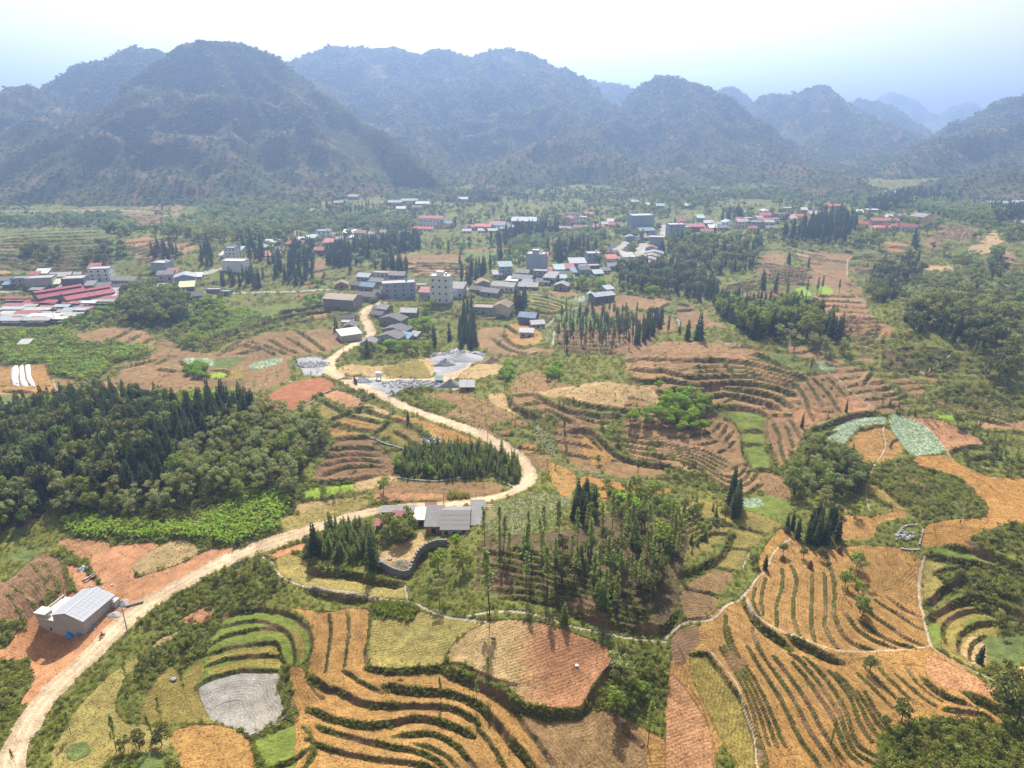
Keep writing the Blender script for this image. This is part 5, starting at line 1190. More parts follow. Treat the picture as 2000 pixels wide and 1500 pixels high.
stand([CT, CT, DT], 6.4, (8, 11.5), {CT: "dark conifer in the wood below the market street", DT: "dark round tree in the wood below the market street"}, {CT: "conifers below the market street", DT: "dark trees below the market street"}, 'T5 0,700 230,690 480,620 760,690 980,900 960,1000 760,1000 600,980 480,920 60,880')
stand([CT, BT], 6, (8, 13), {CT: "dark conifer in the scattered wood right of the street", BT: "green tree in the scattered wood right of the street"}, {CT: "conifers right of the street", BT: "green trees right of the street"}, 'T5 480,460 740,430 1000,460 1330,480 1360,560 1240,740 900,740 760,620 500,590', keep=.75)
stand([CT], 8, (11, 16), "dark conifer in the tall group by the red-roofed school", "tall conifers by the school", 'T5 1300,470 1320,420 1380,500 1370,540', 'T5 1540,400 1700,330 1900,270 2000,260 2000,390 1850,430 1600,480', 'T6 0,330 100,300 300,290 480,380 420,440 330,560 120,580 0,540', 'T6 960,600 980,540 1070,560 1060,640', 'T5 1000,240 1180,220 1190,260 960,270')
tree(CT, 'T5 1370,880 1385,890', 14, "one of the tall conifers standing on the brown terraces", "tall conifers on the terraces"); tree(CT, 'T5 1490,920', 15, "tallest conifer on the brown terraces"); tree(PC, 'T5 1600,1000', 12, "bare-trunked conifer by the lime green plots"); tree(PC, 'T5 1785,940', 10, "thin tree beside the lime green plot"); tree(PC, 'T5 1880,940 1920,935', 12, "bare-trunked tree between the two lime green plots", "pair between the lime plots"); tree(PC, 'T6 280,1010', 10, "bare-trunked tree right of the lime green plots")
tree(CT, 'T5 1620,650', 10, "broad lone conifer on the brown hillside field"); tree(PC, 'T5 1160,940', 7, "small lone pole tree on the brown terraces")
stand([CT], 7, (10, 14), "dark conifer on the far ridge at the right", "conifers of the far right ridge", 'T6 500,230 850,100 1300,60 2000,40 2000,150 1600,130 1300,180 700,260', 'T6 1640,240 1800,230 2000,240 2000,360 1720,400')
stand([BT, PT, GG], 9, (8, 12), {BT: "green tree on the wooded slope below the far ridge", PT: "pale tree on the wooded slope below the far ridge", GG: "grey tree on the wooded slope below the far ridge"}, {BT: "green trees below the ridge", PT: "pale trees below the ridge", GG: "grey trees below the ridge"}, 'T6 860,180 1300,170 1640,250 1900,330 1560,390 1250,340 1110,260', 'T6 1780,420 2000,420 2000,560 1800,520', 'T6 440,480 640,470 660,590 440,590', keep=.8)
stand([PT, BT], 8, (8, 12), {PT: "pale green tree on the crest of the left terraced hill", BT: "green tree on the crest of the left terraced hill"}, {PT: "pale trees of the left crest", BT: "green trees of the left crest"}, 'T1 0,310 0,240 500,250 1100,210 1280,330 1200,400 1000,330 900,300 300,310')
stand([BT, DT], 6, (6, 9), {BT: "green tree in the thicket on the left terraced hill", DT: "dark tree in the thicket on the left terraced hill"}, {BT: "thicket on the left hill", DT: "dark thicket on the left hill"}, 'T1 860,560 950,480 1150,480 1200,560 1000,640 800,640', 'T1 160,540 400,500 560,560 500,640 300,630')
stand([CT], 5.5, (9, 12), "dark conifer beside the left terraced hill", "conifers beside the left hill", 'T1 1390,560 1430,500 1640,490 1660,590 1560,640 1420,620', 'T1 1870,560 1900,480 1970,500 1980,660 1880,690')
stand([PT, BT, GG], 9, (9, 14), {PT: "pale green tree in the wood at the foot of the dark mountain", BT: "green tree in the wood at the foot of the dark mountain", GG: "grey-green tree in the wood at the foot of the dark mountain"}, {PT: "pale trees at the mountain foot", BT: "green trees at the mountain foot", GG: "grey trees at the mountain foot"},
      'T2 0,110 300,80 700,130 1000,180 1500,250 1960,270 1960,350 1400,350 1050,330 800,380 700,430 330,450 60,480 -300,420', keep=.9)
stand([CT], 9, (9, 12), "dark conifer among the pale trees at the mountain foot", "conifers at the mountain foot", 'T2 1000,120 1560,100 1600,220 1400,230 1000,200', keep=.6)
stand([DT, BT], 5, (9, 13), {DT: "big dark tree in the clump beside the market roofs", BT: "big green tree in the clump beside the market roofs"}, {DT: "dark clump by the market", BT: "green clump by the market"}, 'T1 1160,980 1260,920 1600,970 1740,1040 1700,1190 1480,1250 1200,1180')
stand([BR, BT], 5, (4, 6.5), {BR: "bright tree in the orchard right of the market clump", BT: "green tree in the orchard right of the market clump"}, {BR: "bright orchard trees", BT: "green orchard trees"}, 'T1 1760,1020 2000,960 2000,1300 1860,1300 1740,1180', 'T2 0,1020 150,1000 240,1160 200,1250 0,1330', 'T1 560,1200 880,1060 1100,1050 1120,1180 700,1260')
tree(BR, 'T1 1790,1400', 7, "bright round tree on the edge of the brown field, alone"); stand([BR], 3.4, (4.5, 6), "bright tree in the round clump among the silver plots", "bright clump in the silver plots", 'D 1035,360 1080,330 1160,350 1160,405 1060,405')
stand([BR, BT], 6, (5.5, 8), {BR: "bright tree among the grey houses by the lane", BT: "green tree among the grey houses by the lane"}, {BR: "bright trees by the lane", BT: "green trees by the lane"}, 'T3 930,760 960,640 1120,620 1180,720 1100,780', 'T3 400,920 470,900 640,870 840,860 1000,880 1180,880 1180,920 900,930 500,950', 'T3 1060,520 1200,470 1180,560 1100,570', 'T3 520,430 600,400 640,440', 'T4 940,720 1300,740 1380,800 1200,820 1050,760', 'T3 0,420 130,420 140,480 0,500', 'T3 60,250 160,240 180,330 80,300', 'T5 60,870 500,920 500,960 60,930')
tree(CT, 'T3 560,930', 9, "slim dark conifer before the tall grey gable by the lane"); tree(CT, 'T3 270,690', 10, "slim dark tree beside the white three-cornered roof")
stand([GG, PT], 8, (6, 10), {GG: "grey-green tree along the town's back gardens", PT: "pale tree along the town's back gardens"}, {GG: "garden trees of the town", PT: "pale garden trees of the town"}, 'T4 440,350 800,330 900,330 780,440 500,470', 'T4 900,280 1280,280 1400,310 1250,340 900,330', 'T4 1440,260 1560,250 1560,300 1450,310', 'T5 830,420 1200,390 1300,420 1000,440', 'T2 1290,640 1660,610 1640,650 1300,690', keep=.8)
# loose trees over the basin floor
gx = rng.uniform(-420, 620, 2600); gy = rng.uniform(560, 1080, 2600)
cv = cover_at(gx, gy); ok = (cv == names.index('grass')) & (fbm(gx, gy, 70, 3, 141) > -.25)
for a, b in zip(gx[ok], gy[ok]):
    k = rnd.choice([BT, PT, GG, PT, BT, CT])
    TREES.append((k, a, b, U(6, 11), {BT: "green tree scattered over the far valley floor", PT: "pale green tree scattered over the far valley floor", GG: "grey-green tree scattered over the far valley floor", CT: "dark conifer scattered over the far valley floor"}[k],
                  {BT: "green trees of the valley floor", PT: "pale trees of the valley floor", GG: "grey trees of the valley floor", CT: "conifers of the valley floor"}[k]))

# ------------------------------------------------------------------ buildings
def roof_mat(name, col, axis=0, pitch=.9, rust=.2):
    m, nt, b = new_mat(name)
    tc = nt.nodes.new("ShaderNodeTexCoord"); o = tc.outputs["Object"]
    stain = ramp(nt, noise(nt, o, .5, 6, .7), .3, .7, 1 - rust, 1 + rust)
    oi = nt.nodes.new("ShaderNodeObjectInfo")
    stain = mathn(nt, 'MULTIPLY', stain, ramp(nt, oi.outputs["Random"], 0, 1, .82, 1.15))
    c = mix(nt, 1.0, col, stain, 'MULTIPLY')
    c = mix(nt, mathn(nt, 'MULTIPLY', ramp(nt, noise(nt, o, 1.6, 5, .75), .55, .75), .5), c, (.16, .13, .11))
    nt.links.new(c, b.inputs["Base Color"]); b.inputs["Roughness"].default_value = .7; b.inputs["Specular IOR Level"].default_value = .15
    w = nt.nodes.new("ShaderNodeTexWave"); w.inputs["Scale"].default_value = 3.2; w.bands_direction = 'X' if axis == 0 else 'Y'
    nt.links.new(o, w.inputs["Vector"])
    bp = nt.nodes.new("ShaderNodeBump"); bp.inputs["Strength"].default_value = .35; bp.inputs["Distance"].default_value = .05
    nt.links.new(w.outputs["Fac"], bp.inputs["Height"]); nt.links.new(bp.outputs[0], b.inputs["Normal"])
    return m
RCOL = {'grey': (.20, .195, .195), 'dgrey': (.095, .092, .095), 'tan': (.26, .21, .17), 'blue': (.14, .21, .29), 'white': (.50, .49, .49), 'teal': (.24, .34, .34), 'red': (.36, .09, .075), 'pink': (.27, .10, .095), 'silver': (.30, .32, .36), 'brown': (.23, .15, .11), 'olive': (.42, .42, .26), 'ltgrey': (.33, .325, .32), 'market': (.27, .065, .08)}
ROOF = {k: roof_mat('roof_' + k, v, 0) for k, v in RCOL.items()}
WCOL = {'white': (.66, .66, .65), 'grey': (.33, .33, .335), 'bluegrey': (.30, .35, .42), 'stone': (.24, .225, .21), 'brick': (.34, .17, .11), 'yellow': (.72, .54, .26), 'cream': (.58, .52, .42), 'dark': (.14, .15, .17), 'pinkw': (.55, .38, .36), 'block': (.40, .375, .36), 'red': (.34, .10, .07)}
WALL = {k: plain_mat('wall_' + k, v, .9, .16, .9) for k, v in WCOL.items()}
GLASS = plain_mat('window_glass', (.03, .04, .05), .25, .1, 1, .5)
FRAME = plain_mat('frame_pale', (.55, .55, .53), .6, .08)
WOOD = plain_mat('wood_plank', (.42, .27, .15), .8, .25, 2)
DARKWOOD = plain_mat('wood_dark', (.10, .065, .045), .8, .25, 2)
CONC = plain_mat('concrete', (.45, .44, .42), .9, .15, .7)
TANK = plain_mat('steel_tank', (.6, .62, .65), .3, .05, 1, .5, .8)
BLUE = plain_mat('blue_plastic', (.03, .22, .55), .45, .2, 2)

def win_mesh(w, h):
    b = MB()
    b.box(-w / 2, -.05, 0, w / 2, .02, .08, 0); b.box(-w / 2, -.05, h - .08, w / 2, .02, h, 0)
    b.box(-w / 2, -.05, .08, -w / 2 + .08, .02, h - .08, 0); b.box(w / 2 - .08, -.05, .08, w / 2, .02, h - .08, 0)
    b.box(-w / 2 + .08, -.015, .08, w / 2 - .08, .02, h - .08, 1)
    return b.mesh("window", FRAME, GLASS)
WINS = {}
def win(w, h):
    k = (round(w, 1), round(h, 1))
    if k not in WINS: WINS[k] = win_mesh(*k)
    return WINS[k]
def wall_body(w, d, h, kind, rise, deep, mat):
    b = MB(); x, y = w / 2, d / 2
    if kind == 'gx':      # ridge across the view
        vs = [(-x, -y, -deep), (x, -y, -deep), (x, y, -deep), (-x, y, -deep), (-x, -y, h), (x, -y, h), (x, y, h), (-x, y, h), (-x, 0, h + rise), (x, 0, h + rise)]
        fs = [(0, 1, 5, 4), (2, 3, 7, 6), (1, 2, 6, 9, 5), (3, 0, 4, 8, 7), (4, 5, 9, 8), (6, 7, 8, 9)]
    elif kind == 'gy':    # gable towards the viewer
        vs = [(-x, -y, -deep), (x, -y, -deep), (x, y, -deep), (-x, y, -deep), (-x, -y, h), (x, -y, h), (x, y, h), (-x, y, h), (0, -y, h + rise), (0, y, h + rise)]
        fs = [(0, 1, 5, 8, 4), (1, 2, 6, 5), (2, 3, 7, 9, 6), (3, 0, 4, 7), (4, 8, 9, 7), (5, 6, 9, 8)]
    elif kind == 's':
        vs = [(-x, -y, -deep), (x, -y, -deep), (x, y, -deep), (-x, y, -deep), (-x, -y, h), (x, -y, h), (x, y, h + rise), (-x, y, h + rise)]
        fs = [(0, 1, 5, 4), (1, 2, 6, 5), (2, 3, 7, 6), (3, 0, 4, 7), (4, 5, 6, 7)]
    else:
        vs = [(-x, -y, -deep), (x, -y, -deep), (x, y, -deep), (-x, y, -deep), (-x, -y, h), (x, -y, h), (x, y, h), (-x, y, h)]
        fs = [(0, 1, 5, 4), (1, 2, 6, 5), (2, 3, 7, 6), (3, 0, 4, 7), (4, 5, 6, 7)]
    b.add(vs, fs); return b.mesh("wall", mat)
def slab(b, p, t):
    """A sheet of thickness t over the four corners p."""
    q = [(a[0], a[1], a[2] + t) for a in p]
    b.add(list(p) + q, [(3, 2, 1, 0), (4, 5, 6, 7), (0, 1, 5, 4), (1, 2, 6, 5), (2, 3, 7, 6), (3, 0, 4, 7)])
def roof_body(w, d, h, kind, rise, mat, oh=.5):
    b = MB(); x, y = w / 2, d / 2; t = .12; e = .03
    if kind == 'gx':
        k = rise / y; z0 = h - k * oh
        slab(b, [(-x - oh, -y - oh, z0 + e), (x + oh, -y - oh, z0 + e), (x + oh, 0, h + rise + e), (-x - oh, 0, h + rise + e)], t)
        slab(b, [(x + oh, y + oh, z0 + e), (-x - oh, y + oh, z0 + e), (-x - oh, .01, h + rise + e), (x + oh, .01, h + rise + e)], t)
    elif kind == 'gy':
        k = rise / x; z0 = h - k * oh
        slab(b, [(-x - oh, y + oh, z0 + e), (-x - oh, -y - oh, z0 + e), (0, -y - oh, h + rise + e), (0, y + oh, h + rise + e)], t)
        slab(b, [(x + oh, -y - oh, z0 + e), (x + oh, y + oh, z0 + e), (.01, y + oh, h + rise + e), (.01, -y - oh, h + rise + e)], t)
    elif kind == 's':
        k = rise / d
        slab(b, [(-x - oh, -y - oh, h - k * oh + e), (x + oh, -y - oh, h - k * oh + e), (x + oh, y + oh, h + rise + k * oh + e), (-x - oh, y + oh, h + rise + k * oh + e)], t)
    elif kind == 'h':
        z0 = h + e; r = max(.5, abs(x - y)); a = (-r, 0, h + rise); c = (r, 0, h + rise)
        if y > x: a, c = (0, -r, h + rise), (0, r, h + rise)
        X, Y = x + oh, y + oh
        P4 = [(-X, -Y, z0), (X, -Y, z0), (X, Y, z0), (-X, Y, z0)]
        if x >= y: b.add(P4 + [a, c], [(0, 1, 5, 4), (2, 3, 4, 5), (1, 2, 5), (3, 0, 4), (3, 2, 1, 0)])
        else: b.add(P4 + [a, c], [(1, 2, 5, 4), (3, 0, 4, 5), (0, 1, 4), (2, 3, 5), (3, 2, 1, 0)])
    else:             # flat, with a parapet
        p = .55
        b.box(-x - .1, -y - .1, h + .003, x + .1, y + .1, h + .15)
        for (a0, b0, a1, b1) in ((-x - .1, -y - .1, x + .1, -y + .12), (-x - .1, y - .12, x + .1, y + .1), (-x - .1, -y + .12, -x + .12, y - .12), (x - .12, -y + .12, x + .1, y - .12)):
            b.box(a0, b0, h + .15, a1, b1, h + .15 + p)
    return b.mesh("roof", mat)
HOUSES = []
def house_at(name, label, x, y, z, w, d, h, yaw, kind, rm, wm, floors=1, cols=None, rise=None, cat='house', group=None, deep=2.0, hut=False, tank=None, door=True, side=True, oh=.5):
    r = bpy.data.objects.new(name, None); COL.objects.link(r); r.empty_display_size = .2
    r.location = (x, y, z); r.rotation_euler = (0, 0, math.radians(yaw)); r['label'] = label; r['category'] = cat
    if group: r['group'] = group
    rise = rise if rise is not None else (min(w if kind == 'gy' else d, 9) * .22 if kind not in ('f',) else 0)
    link('wall', wall_body(w, d, h, kind if kind != 'h' else 'f', rise, deep, WALL[wm]), r)
    link('roof', roof_body(w, d, h, kind, rise, ROOF[rm], oh), r)
    fh = h / floors
    cols = cols if cols is not None else max(1, int(w / 3.2))
    ww, wh = min(1.4, w / max(cols, 1) * .5), min(1.5, fh * .5)
    if cols:
        me = win(ww, wh)
        for f in range(floors):
            for c in range(cols):
                cx = -w / 2 + (c + .5) * w / cols
                if f == 0 and door and c == cols // 2:
                    dm = link('door', win(min(1.6, ww * 1.2), min(2.3, fh * .75)), r); dm.location = (cx, -d / 2, .05); continue
                o = link('window', me, r); o.location = (cx, -d / 2, f * fh + fh * .32)
        if side:
            n = max(1, int(d / 4.5)); sgn = 1 if x < 0 else -1
            for f in range(floors):
                for c in range(n):
                    o = link('window', me, r); o.location = (sgn * w / 2, -d / 2 + (c + .5) * d / n, f * fh + fh * .32); o.rotation_euler = (0, 0, sgn * math.pi / 2)
    if hut:
        b = MB(); b.box(-w * .22, -d * .1, h + .16, w * .12, d * .25, h + 2.6); o = b.obj('stair_hut', WALL[wm], parent=r)
        b = MB(); b.box(-w * .22 - .3, -d * .1 - .3, h + 2.6, w * .12 + .3, d * .25 + .3, h + 2.75); b.obj('hut_roof', CONC, parent=o)
    if tank:
        b = MB(); b.tube([(w * .25, d * .1, h + .3), (w * .25, d * .1, h + 1.8)], [.7, .7], 0, 10); b.obj('water_tank', BLUE if tank == 'blue' else TANK, parent=r, smooth=True)
    BLOCK.append((x, y, math.hypot(w, d) * .45 + .5)); HOUSES.append((r, w, d))
    return r
def spot(at):
    (u, v), = P(at, False)
    x, y = unproject(np.array([u]), np.array([v])); return float(x[0]), float(y[0]), REG[at.split()[0]][2]
def house(at, wpx, hpx, dm, yaw, kind, rm, wm, label, floors=1, name='house', **kw):
    """at: foot of the facing wall on the survey sheet; width and height as they measure there; depth in metres."""
    x, y, k = spot(at)
    z = float(H0(np.array(x), np.array(y)))
    _, _, dep = project(np.array(x), np.array(y), np.array(z))
    m = float(dep) / F / k
    w, h = wpx * m, hpx * m * 1.06
    a = math.radians(yaw)
    cx, cy = x - math.sin(a) * dm / 2, y + math.cos(a) * dm / 2
    zs = [float(ground_z(np.array(px), np.array(py))) for px in (cx - w / 3, cx + w / 3) for py in (cy - dm / 3, cy + dm / 3)]
    return house_at(name, label, cx, cy, max(min(zs), z - 1.0), w, dm, max(h, 2.2), yaw, kind, rm, wm, floors, **kw)
H = house
# the lane through the lower village
H('T3 290,500', 300, 95, 14, -14, 'gx', 'tan', 'stone', "big stone barn with a low tan roof beside the lane", name='barn', cat='barn', cols=1, rise=1.8)
H('T3 860,385', 300, 125, 11, 12, 'f', 'ltgrey', 'bluegrey', "long grey concrete house with flat roof and blue tank", 3, cols=4, tank='blue', door=False)
tower = H('T3 1235,440', 185, 235, 10, -10, 'f', 'white', 'white', "white four-storey tower house with balconies and a rooftop stair hut", 4, name='tower_house', cols=3, hut=True, tank='steel', door=False)
H('T3 1390,385', 120, 75, 11, -10, 's', 'grey', 'bluegrey', "grey lean-roofed house joined to the right of the white tower house", cols=2)
H('T3 1100,395', 130, 60, 8, -10, 's', 'pink', 'bluegrey', "low house with a faded pink roof left of the white tower house", cols=2)
H('T3 1060,320', 90, 40, 6, 0, 'f', 'ltgrey', 'yellow', "small yellow house behind the pink-roofed one", cols=2)
H('T3 320,305', 120, 35, 8, 10, 'gy', 'brown', 'brick', "small brown-roofed brick house left of the village cluster", cols=1)
H('T3 515,240', 120, 40, 10, -15, 'gx', 'silver', 'bluegrey', "house with a pale metal roof at the back of the village cluster")
H('T3 630,260', 140, 30, 9, -15, 'gx', 'grey', 'stone', "grey-roofed house right of the pale metal roof")
H('T3 680,200', 170, 35, 9, -8, 'f', 'tan', 'cream', "cream flat-roofed house at the back of the village cluster", cols=4)
H('T3 830,225', 150, 40, 9, -8, 'gx', 'grey', 'stone', "grey gabled house behind the long concrete house")
H('T3 550,330', 140, 45, 9, -18, 'gx', 'blue', 'brick', "blue-roofed brick house in the middle of the village cluster")
H('T3 450,310', 100, 40, 8, -18, 'gx', 'dgrey', 'brick', "dark-roofed house left of the blue-roofed brick house")
H('T3 530,425', 190, 55, 10, -12, 'gx', 'dgrey', 'stone', "dark grey-roofed house between the barn and the long concrete house")
H('T3 665,385', 140, 45, 8, -20, 'gx', 'dgrey', 'brick', "dark-roofed house with a brick gable against the long concrete house")
H('T3 690,530', 110, 45, 8, -25, 'gx', 'grey', 'stone', "uppermost grey house on the right of the lane")
H('T3 640,575', 120, 35, 7, -25, 'gx', 'dgrey', 'stone', "small dark house in front of the uppermost lane house", cols=1)
H('T3 770,650', 230, 60, 9, -22, 'gy', 'dgrey', 'stone', "broad-gabled grey house, farthest of three along the lane", cols=2, rise=2.0)
H('T3 800,745', 230, 55, 9, -22, 'gy', 'dgrey', 'stone', "broad-gabled grey house, middle of three along the lane", cols=2, rise=2.0)
H('T3 750,815', 220, 60, 9, -22, 'gy', 'dgrey', 'grey', "broad-gabled grey house, nearest of three along the lane", cols=2, rise=2.0)
H('T3 890,790', 120, 30, 6, -22, 's', 'blue', 'grey', "blue lean-to on the right of the nearest lane house", cols=1, name='shed', cat='shed')
H('T3 985,775', 70, 30, 5, -22, 's', 'ltgrey', 'grey', "small pale shed at the end of the blue lean-to", cols=1, name='shed', cat='shed')
H('T3 560,890', 130, 85, 8, -5, 'gy', 'grey', 'grey', "tall narrow grey gable house at the road's first bend", cols=1, rise=2)
H('T3 420,790', 190, 60, 11, 28, 's', 'white', 'block', "white slant-roofed building on the corner of the lane", cols=0, rise=.8)
H('T3 395,690', 120, 30, 8, 0, 'gy', 'dgrey', 'brick', "dark small gable behind the white slant-roofed building", cols=1)
H('T3 370,650', 110, 30, 5, 0, 'f', 'white', 'cream', "small white flat-roofed shed behind the corner building", cols=1, name='shed', cat='shed')
H('T3 380,600', 110, 30, 6, 0, 'gx', 'dgrey', 'brick', "tiny dark-roofed shed by the pole above the corner building", cols=1, name='shed', cat='shed')
H('T3 940,570', 150, 45, 8, -5, 'gx', 'ltgrey', 'stone', "pale worn roof among the trees below the white tower house")
H('T3 1640,300', 130, 45, 9, 15, 'gy', 'brown', 'stone', "brown-roofed gable house right of the white tower's garden", cols=1)
H('T3 1690,380', 170, 40, 9, -25, 'gx', 'grey', 'stone', "long grey roof on the slope right of the white tower")
H('T3 1560,350', 120, 35, 8, -25, 'gx', 'dgrey', 'stone', "dark grey roof beside the long one on the slope")
H('T3 1640,550', 210, 55, 10, -8, 'f', 'tan', 'grey', "unfinished flat-roofed house with rubble on its roof", cols=3)
H('T3 1800,555', 150, 75, 12, -15, 'gy', 'brown', 'cream', "large brown gable house with an open dark front", cols=0, rise=2.4)
# town centre
H('T4 420,670', 120, 90, 9, 8, 's', 'teal', 'bluegrey', "three-storey house with a teal metal roof at the left of the town row", 3, cols=2)
H('T4 345,690', 85, 40, 7, 8, 's', 'ltgrey', 'grey', "small grey house on the left of the teal-roofed one", cols=2)
H('T4 690,620', 170, 150, 12, -12, 'f', 'ltgrey', 'bluegrey', "tall windowless grey block with a stair hut in the town row", 4, name='apartment_block', cols=0, hut=True, tank='steel', side=False)
H('T4 762,600', 75, 120, 8, -12, 's', 'red', 'pinkw', "narrow shop house with a red roof canopy on the tall grey block's right", 3, cols=2)
H('T4 735,690', 135, 65, 9, -10, 'f', 'grey', 'grey', "squat grey flat-roofed house in front of the tall grey block", 2, cols=3)
H('T4 815,640', 60, 35, 6, -5, 's', 'pink', 'cream', "small pink-roofed shop beside the squat grey house", cols=1)
H('T4 470,725', 110, 25, 7, -20, 's', 'white', 'grey', "white-sheeted low roof in the left part of the town row", cols=1)
H('T4 385,810', 220, 50, 10, -20, 'gx', 'ltgrey', 'white', "long white-walled house with a pale roof at the lower left of the row")
H('T4 560,720', 190, 40, 10, -20, 'gx', 'grey', 'grey', "wide dark-sheeted roof in the middle of the lower town row")
H('T4 605,750', 100, 20, 6, -20, 's', 'blue', 'grey', "blue-sheeted awning roof below the wide dark roof", cols=1)
H('T4 620,790', 180, 25, 7, -8, 's', 'grey', 'stone', "low grey sheds along the path edge of the town row", cols=3, name='shed', cat='shed')
H('T4 820,730', 110, 45, 12, -18, 's', 'grey', 'bluegrey', "long grey roof running back beside the squat grey house", cols=2)
H('T4 920,635', 95, 40, 9, 5, 's', 'teal', 'grey', "teal-roofed shop right of the tall grey block", cols=2)
H('T4 1005,625', 110, 35, 9, 5, 's', 'pink', 'grey', "pinkish red roof between the teal and the silver ones", cols=2)
H('T4 1090,600', 150, 55, 11, 5, 's', 'silver', 'bluegrey', "big silver shed roof in the town row", cols=3, name='shed', cat='shed')
H('T4 1075,660', 100, 30, 8, 0, 's', 'blue', 'grey', "blue roof in front of the big silver shed", cols=2)
H('T4 950,690', 160, 35, 9, -5, 'gx', 'dgrey', 'grey', "dark double roof in front of the teal shop")
H('T4 985,710', 130, 25, 6, -5, 's', 'teal', 'white', "pale green awning roof below the dark double roof", cols=3)
H('T4 930,790', 130, 40, 8, -15, 'gy', 'grey', 'stone', "lowest grey gable house under the town row", cols=1)
H('T4 760,745', 130, 30, 6, -8, 's', 'dgrey', 'bluegrey', "bluish lean-to under the squat grey house", cols=2)
H('T4 1240,565', 130, 105, 10, 8, 'f', 'ltgrey', 'bluegrey', "three-storey grey house at the foot of the market street", 3, cols=3, tank='steel')
H('T4 1240,625', 115, 50, 8, 8, 'f', 'tan', 'dark', "dark flat-roofed box house before the three-storey grey one", 1, cols=1)
H('T4 1155,665', 100, 60, 11, 10, 'gx', 'dgrey', 'grey', "steep dark roof left of the dark box house")
H('T4 1285,665', 90, 25, 7, 12, 's', 'teal', 'grey', "pale blue low roof under the dark box house", cols=1)
H('T4 1350,640', 90, 30, 8, 12, 'gx', 'grey', 'stone', "small grey roof right of the pale blue one")
H('T4 1410,560', 100, 55, 8, 8, 's', 'red', 'cream', "cream house with a small bright red roof below the market street", cols=2)
H('T4 1420,610', 110, 40, 8, 8, 'gx', 'grey', 'grey', "grey roof below the small bright red one")
H('T4 1560,580', 110, 90, 9, 8, 's', 'ltgrey', 'white', "pale tall house at the bottom of the market street", 2, cols=2)
for i, (a, b_, w_) in enumerate(((1540, 510, 120), (1525, 480, 130), (1510, 450, 130), (1545, 425, 110), (1570, 400, 100))):
    H('T4 %d,%d' % (a, b_), w_, 24, 9, 20, 'gy', 'tan' if i % 2 else 'grey', 'cream', "old gabled shop house in the left row of the market street, " + ("nearest", "second", "middle", "fourth", "farthest")[i] + " of five", cols=2, name='shop_house', group='left row of the market street')
for i, (a, b_, w_) in enumerate(((1430, 470, 120), (1400, 440, 120), (1345, 460, 90), (1450, 410, 110))):
    H('T4 %d,%d' % (a, b_), w_, 22, 8, 15, 'gx', 'dgrey', 'stone', "dark back roof behind the market street's left row, " + ("nearest right", "middle", "leftmost", "farthest")[i], cols=2, name='shop_house', group='back roofs of the market street')
for i, (a, b_, w_, rm) in enumerate(((1735, 585, 160, 'grey'), (1755, 545, 160, 'grey'), (1770, 510, 150, 'tan'), (1795, 480, 180, 'blue'), (1770, 430, 110, 'brown'))):
    H('T4 %d,%d' % (a, b_), w_, 26, 9, -14, 'gy', rm, 'pinkw', "gabled shop house in the right row of the market street, " + ("nearest, grey", "second, grey", "middle, tan", "fourth, blue-roofed", "farthest, brown")[i], cols=2, name='shop_house', group='right row of the market street')
H('T4 1690,275', 215, 165, 16, 10, 'f', 'ltgrey', 'bluegrey', "huge plain blue-grey block standing over the market street", 5, name='apartment_block', cols=0, side=False)
H('T4 1735,300', 150, 65, 9, 10, 's', 'blue', 'bluegrey', "lower blue-grey annex in front of the huge block", 2, cols=3)
H('T4 1600,350', 100, 40, 10, 10, 'gy', 'blue', 'bluegrey', "blue-grey gable at the left head of the market street", 2, cols=2)
H('T4 1815,405', 130, 95, 11, -10, 'f', 'ltgrey', 'bluegrey', "blue-grey cube house at the right head of the market street", 3, cols=0, side=False)
H('T4 1760,330', 110, 25, 6, 0, 'gx', 'tan', 'brick', "low tan roof across the top of the market street", cols=2)
H('T4 1340,905', 210, 60, 9, 24, 'gx', 'silver', 'dark', "long factory shed with a pale roof and white front at the path fork", name='factory_shed', cat='factory', cols=4, rise=1.6)
H('T4 1255,900', 70, 55, 8, 24, 'gy', 'silver', 'white', "white porch house at the front of the long factory shed", cols=2)
H('T4 1390,830', 80, 40, 6, 24, 's', 'silver', 'bluegrey', "raised pale roof at the rear of the factory shed", cols=2)
H('T4 610,1110', 160, 65, 9, -18, 'gx', 'blue', 'dark', "two-storey dark wooden house with a long blue roof", 2, cols=4)
H('T4 720,1145', 125, 40, 7, 12, 'gx', 'white', 'block', "white-roofed house joined to the blue-roofed one", cols=3)
H('T4 610,1235', 125, 60, 7, -8, 'gx', 'white', 'block', "white shed on dark stilts on the round orange field", name='shed', cat='shed', cols=2)
# far side of the centre
H('T4 585,205', 230, 45, 20, -5, 'gx', 'silver', 'dark', "large dark warehouse with a broad pale gable roof in the far town", name='warehouse', cat='warehouse', cols=0, rise=3)
H('T4 340,205', 140, 25, 12, -5, 'gx', 'pink', 'brick', "red roofed far house just left of the dark warehouse")
H('T4 205,240', 145, 35, 12, -8, 'gx', 'red', 'brick', "low red house left of the far warehouse")
H('T4 95,235', 80, 25, 10, -5, 'gx', 'pink', 'cream', "small red roof farthest left of the far warehouse")
H('T4 370,215', 140, 20, 9, -5, 'gx', 'blue', 'white', "blue roof in front of the red ones by the far warehouse")
H('T4 385,245', 100, 20, 8, -5, 'gx', 'grey', 'grey', "grey roof below the blue one by the far warehouse")
H('T4 260,260', 200, 15, 8, 0, 'gx', 'ltgrey', 'white', "long white wall building under the red far roofs")
H('T4 985,205', 90, 70, 11, -20, 'gy', 'pink', 'pinkw', "pink gable villa among far conifers", 2, cols=2)
H('T4 1045,165', 110, 75, 12, -5, 'f', 'dgrey', 'white', "white three-storey house behind the pink gable villa", 3, cols=3)
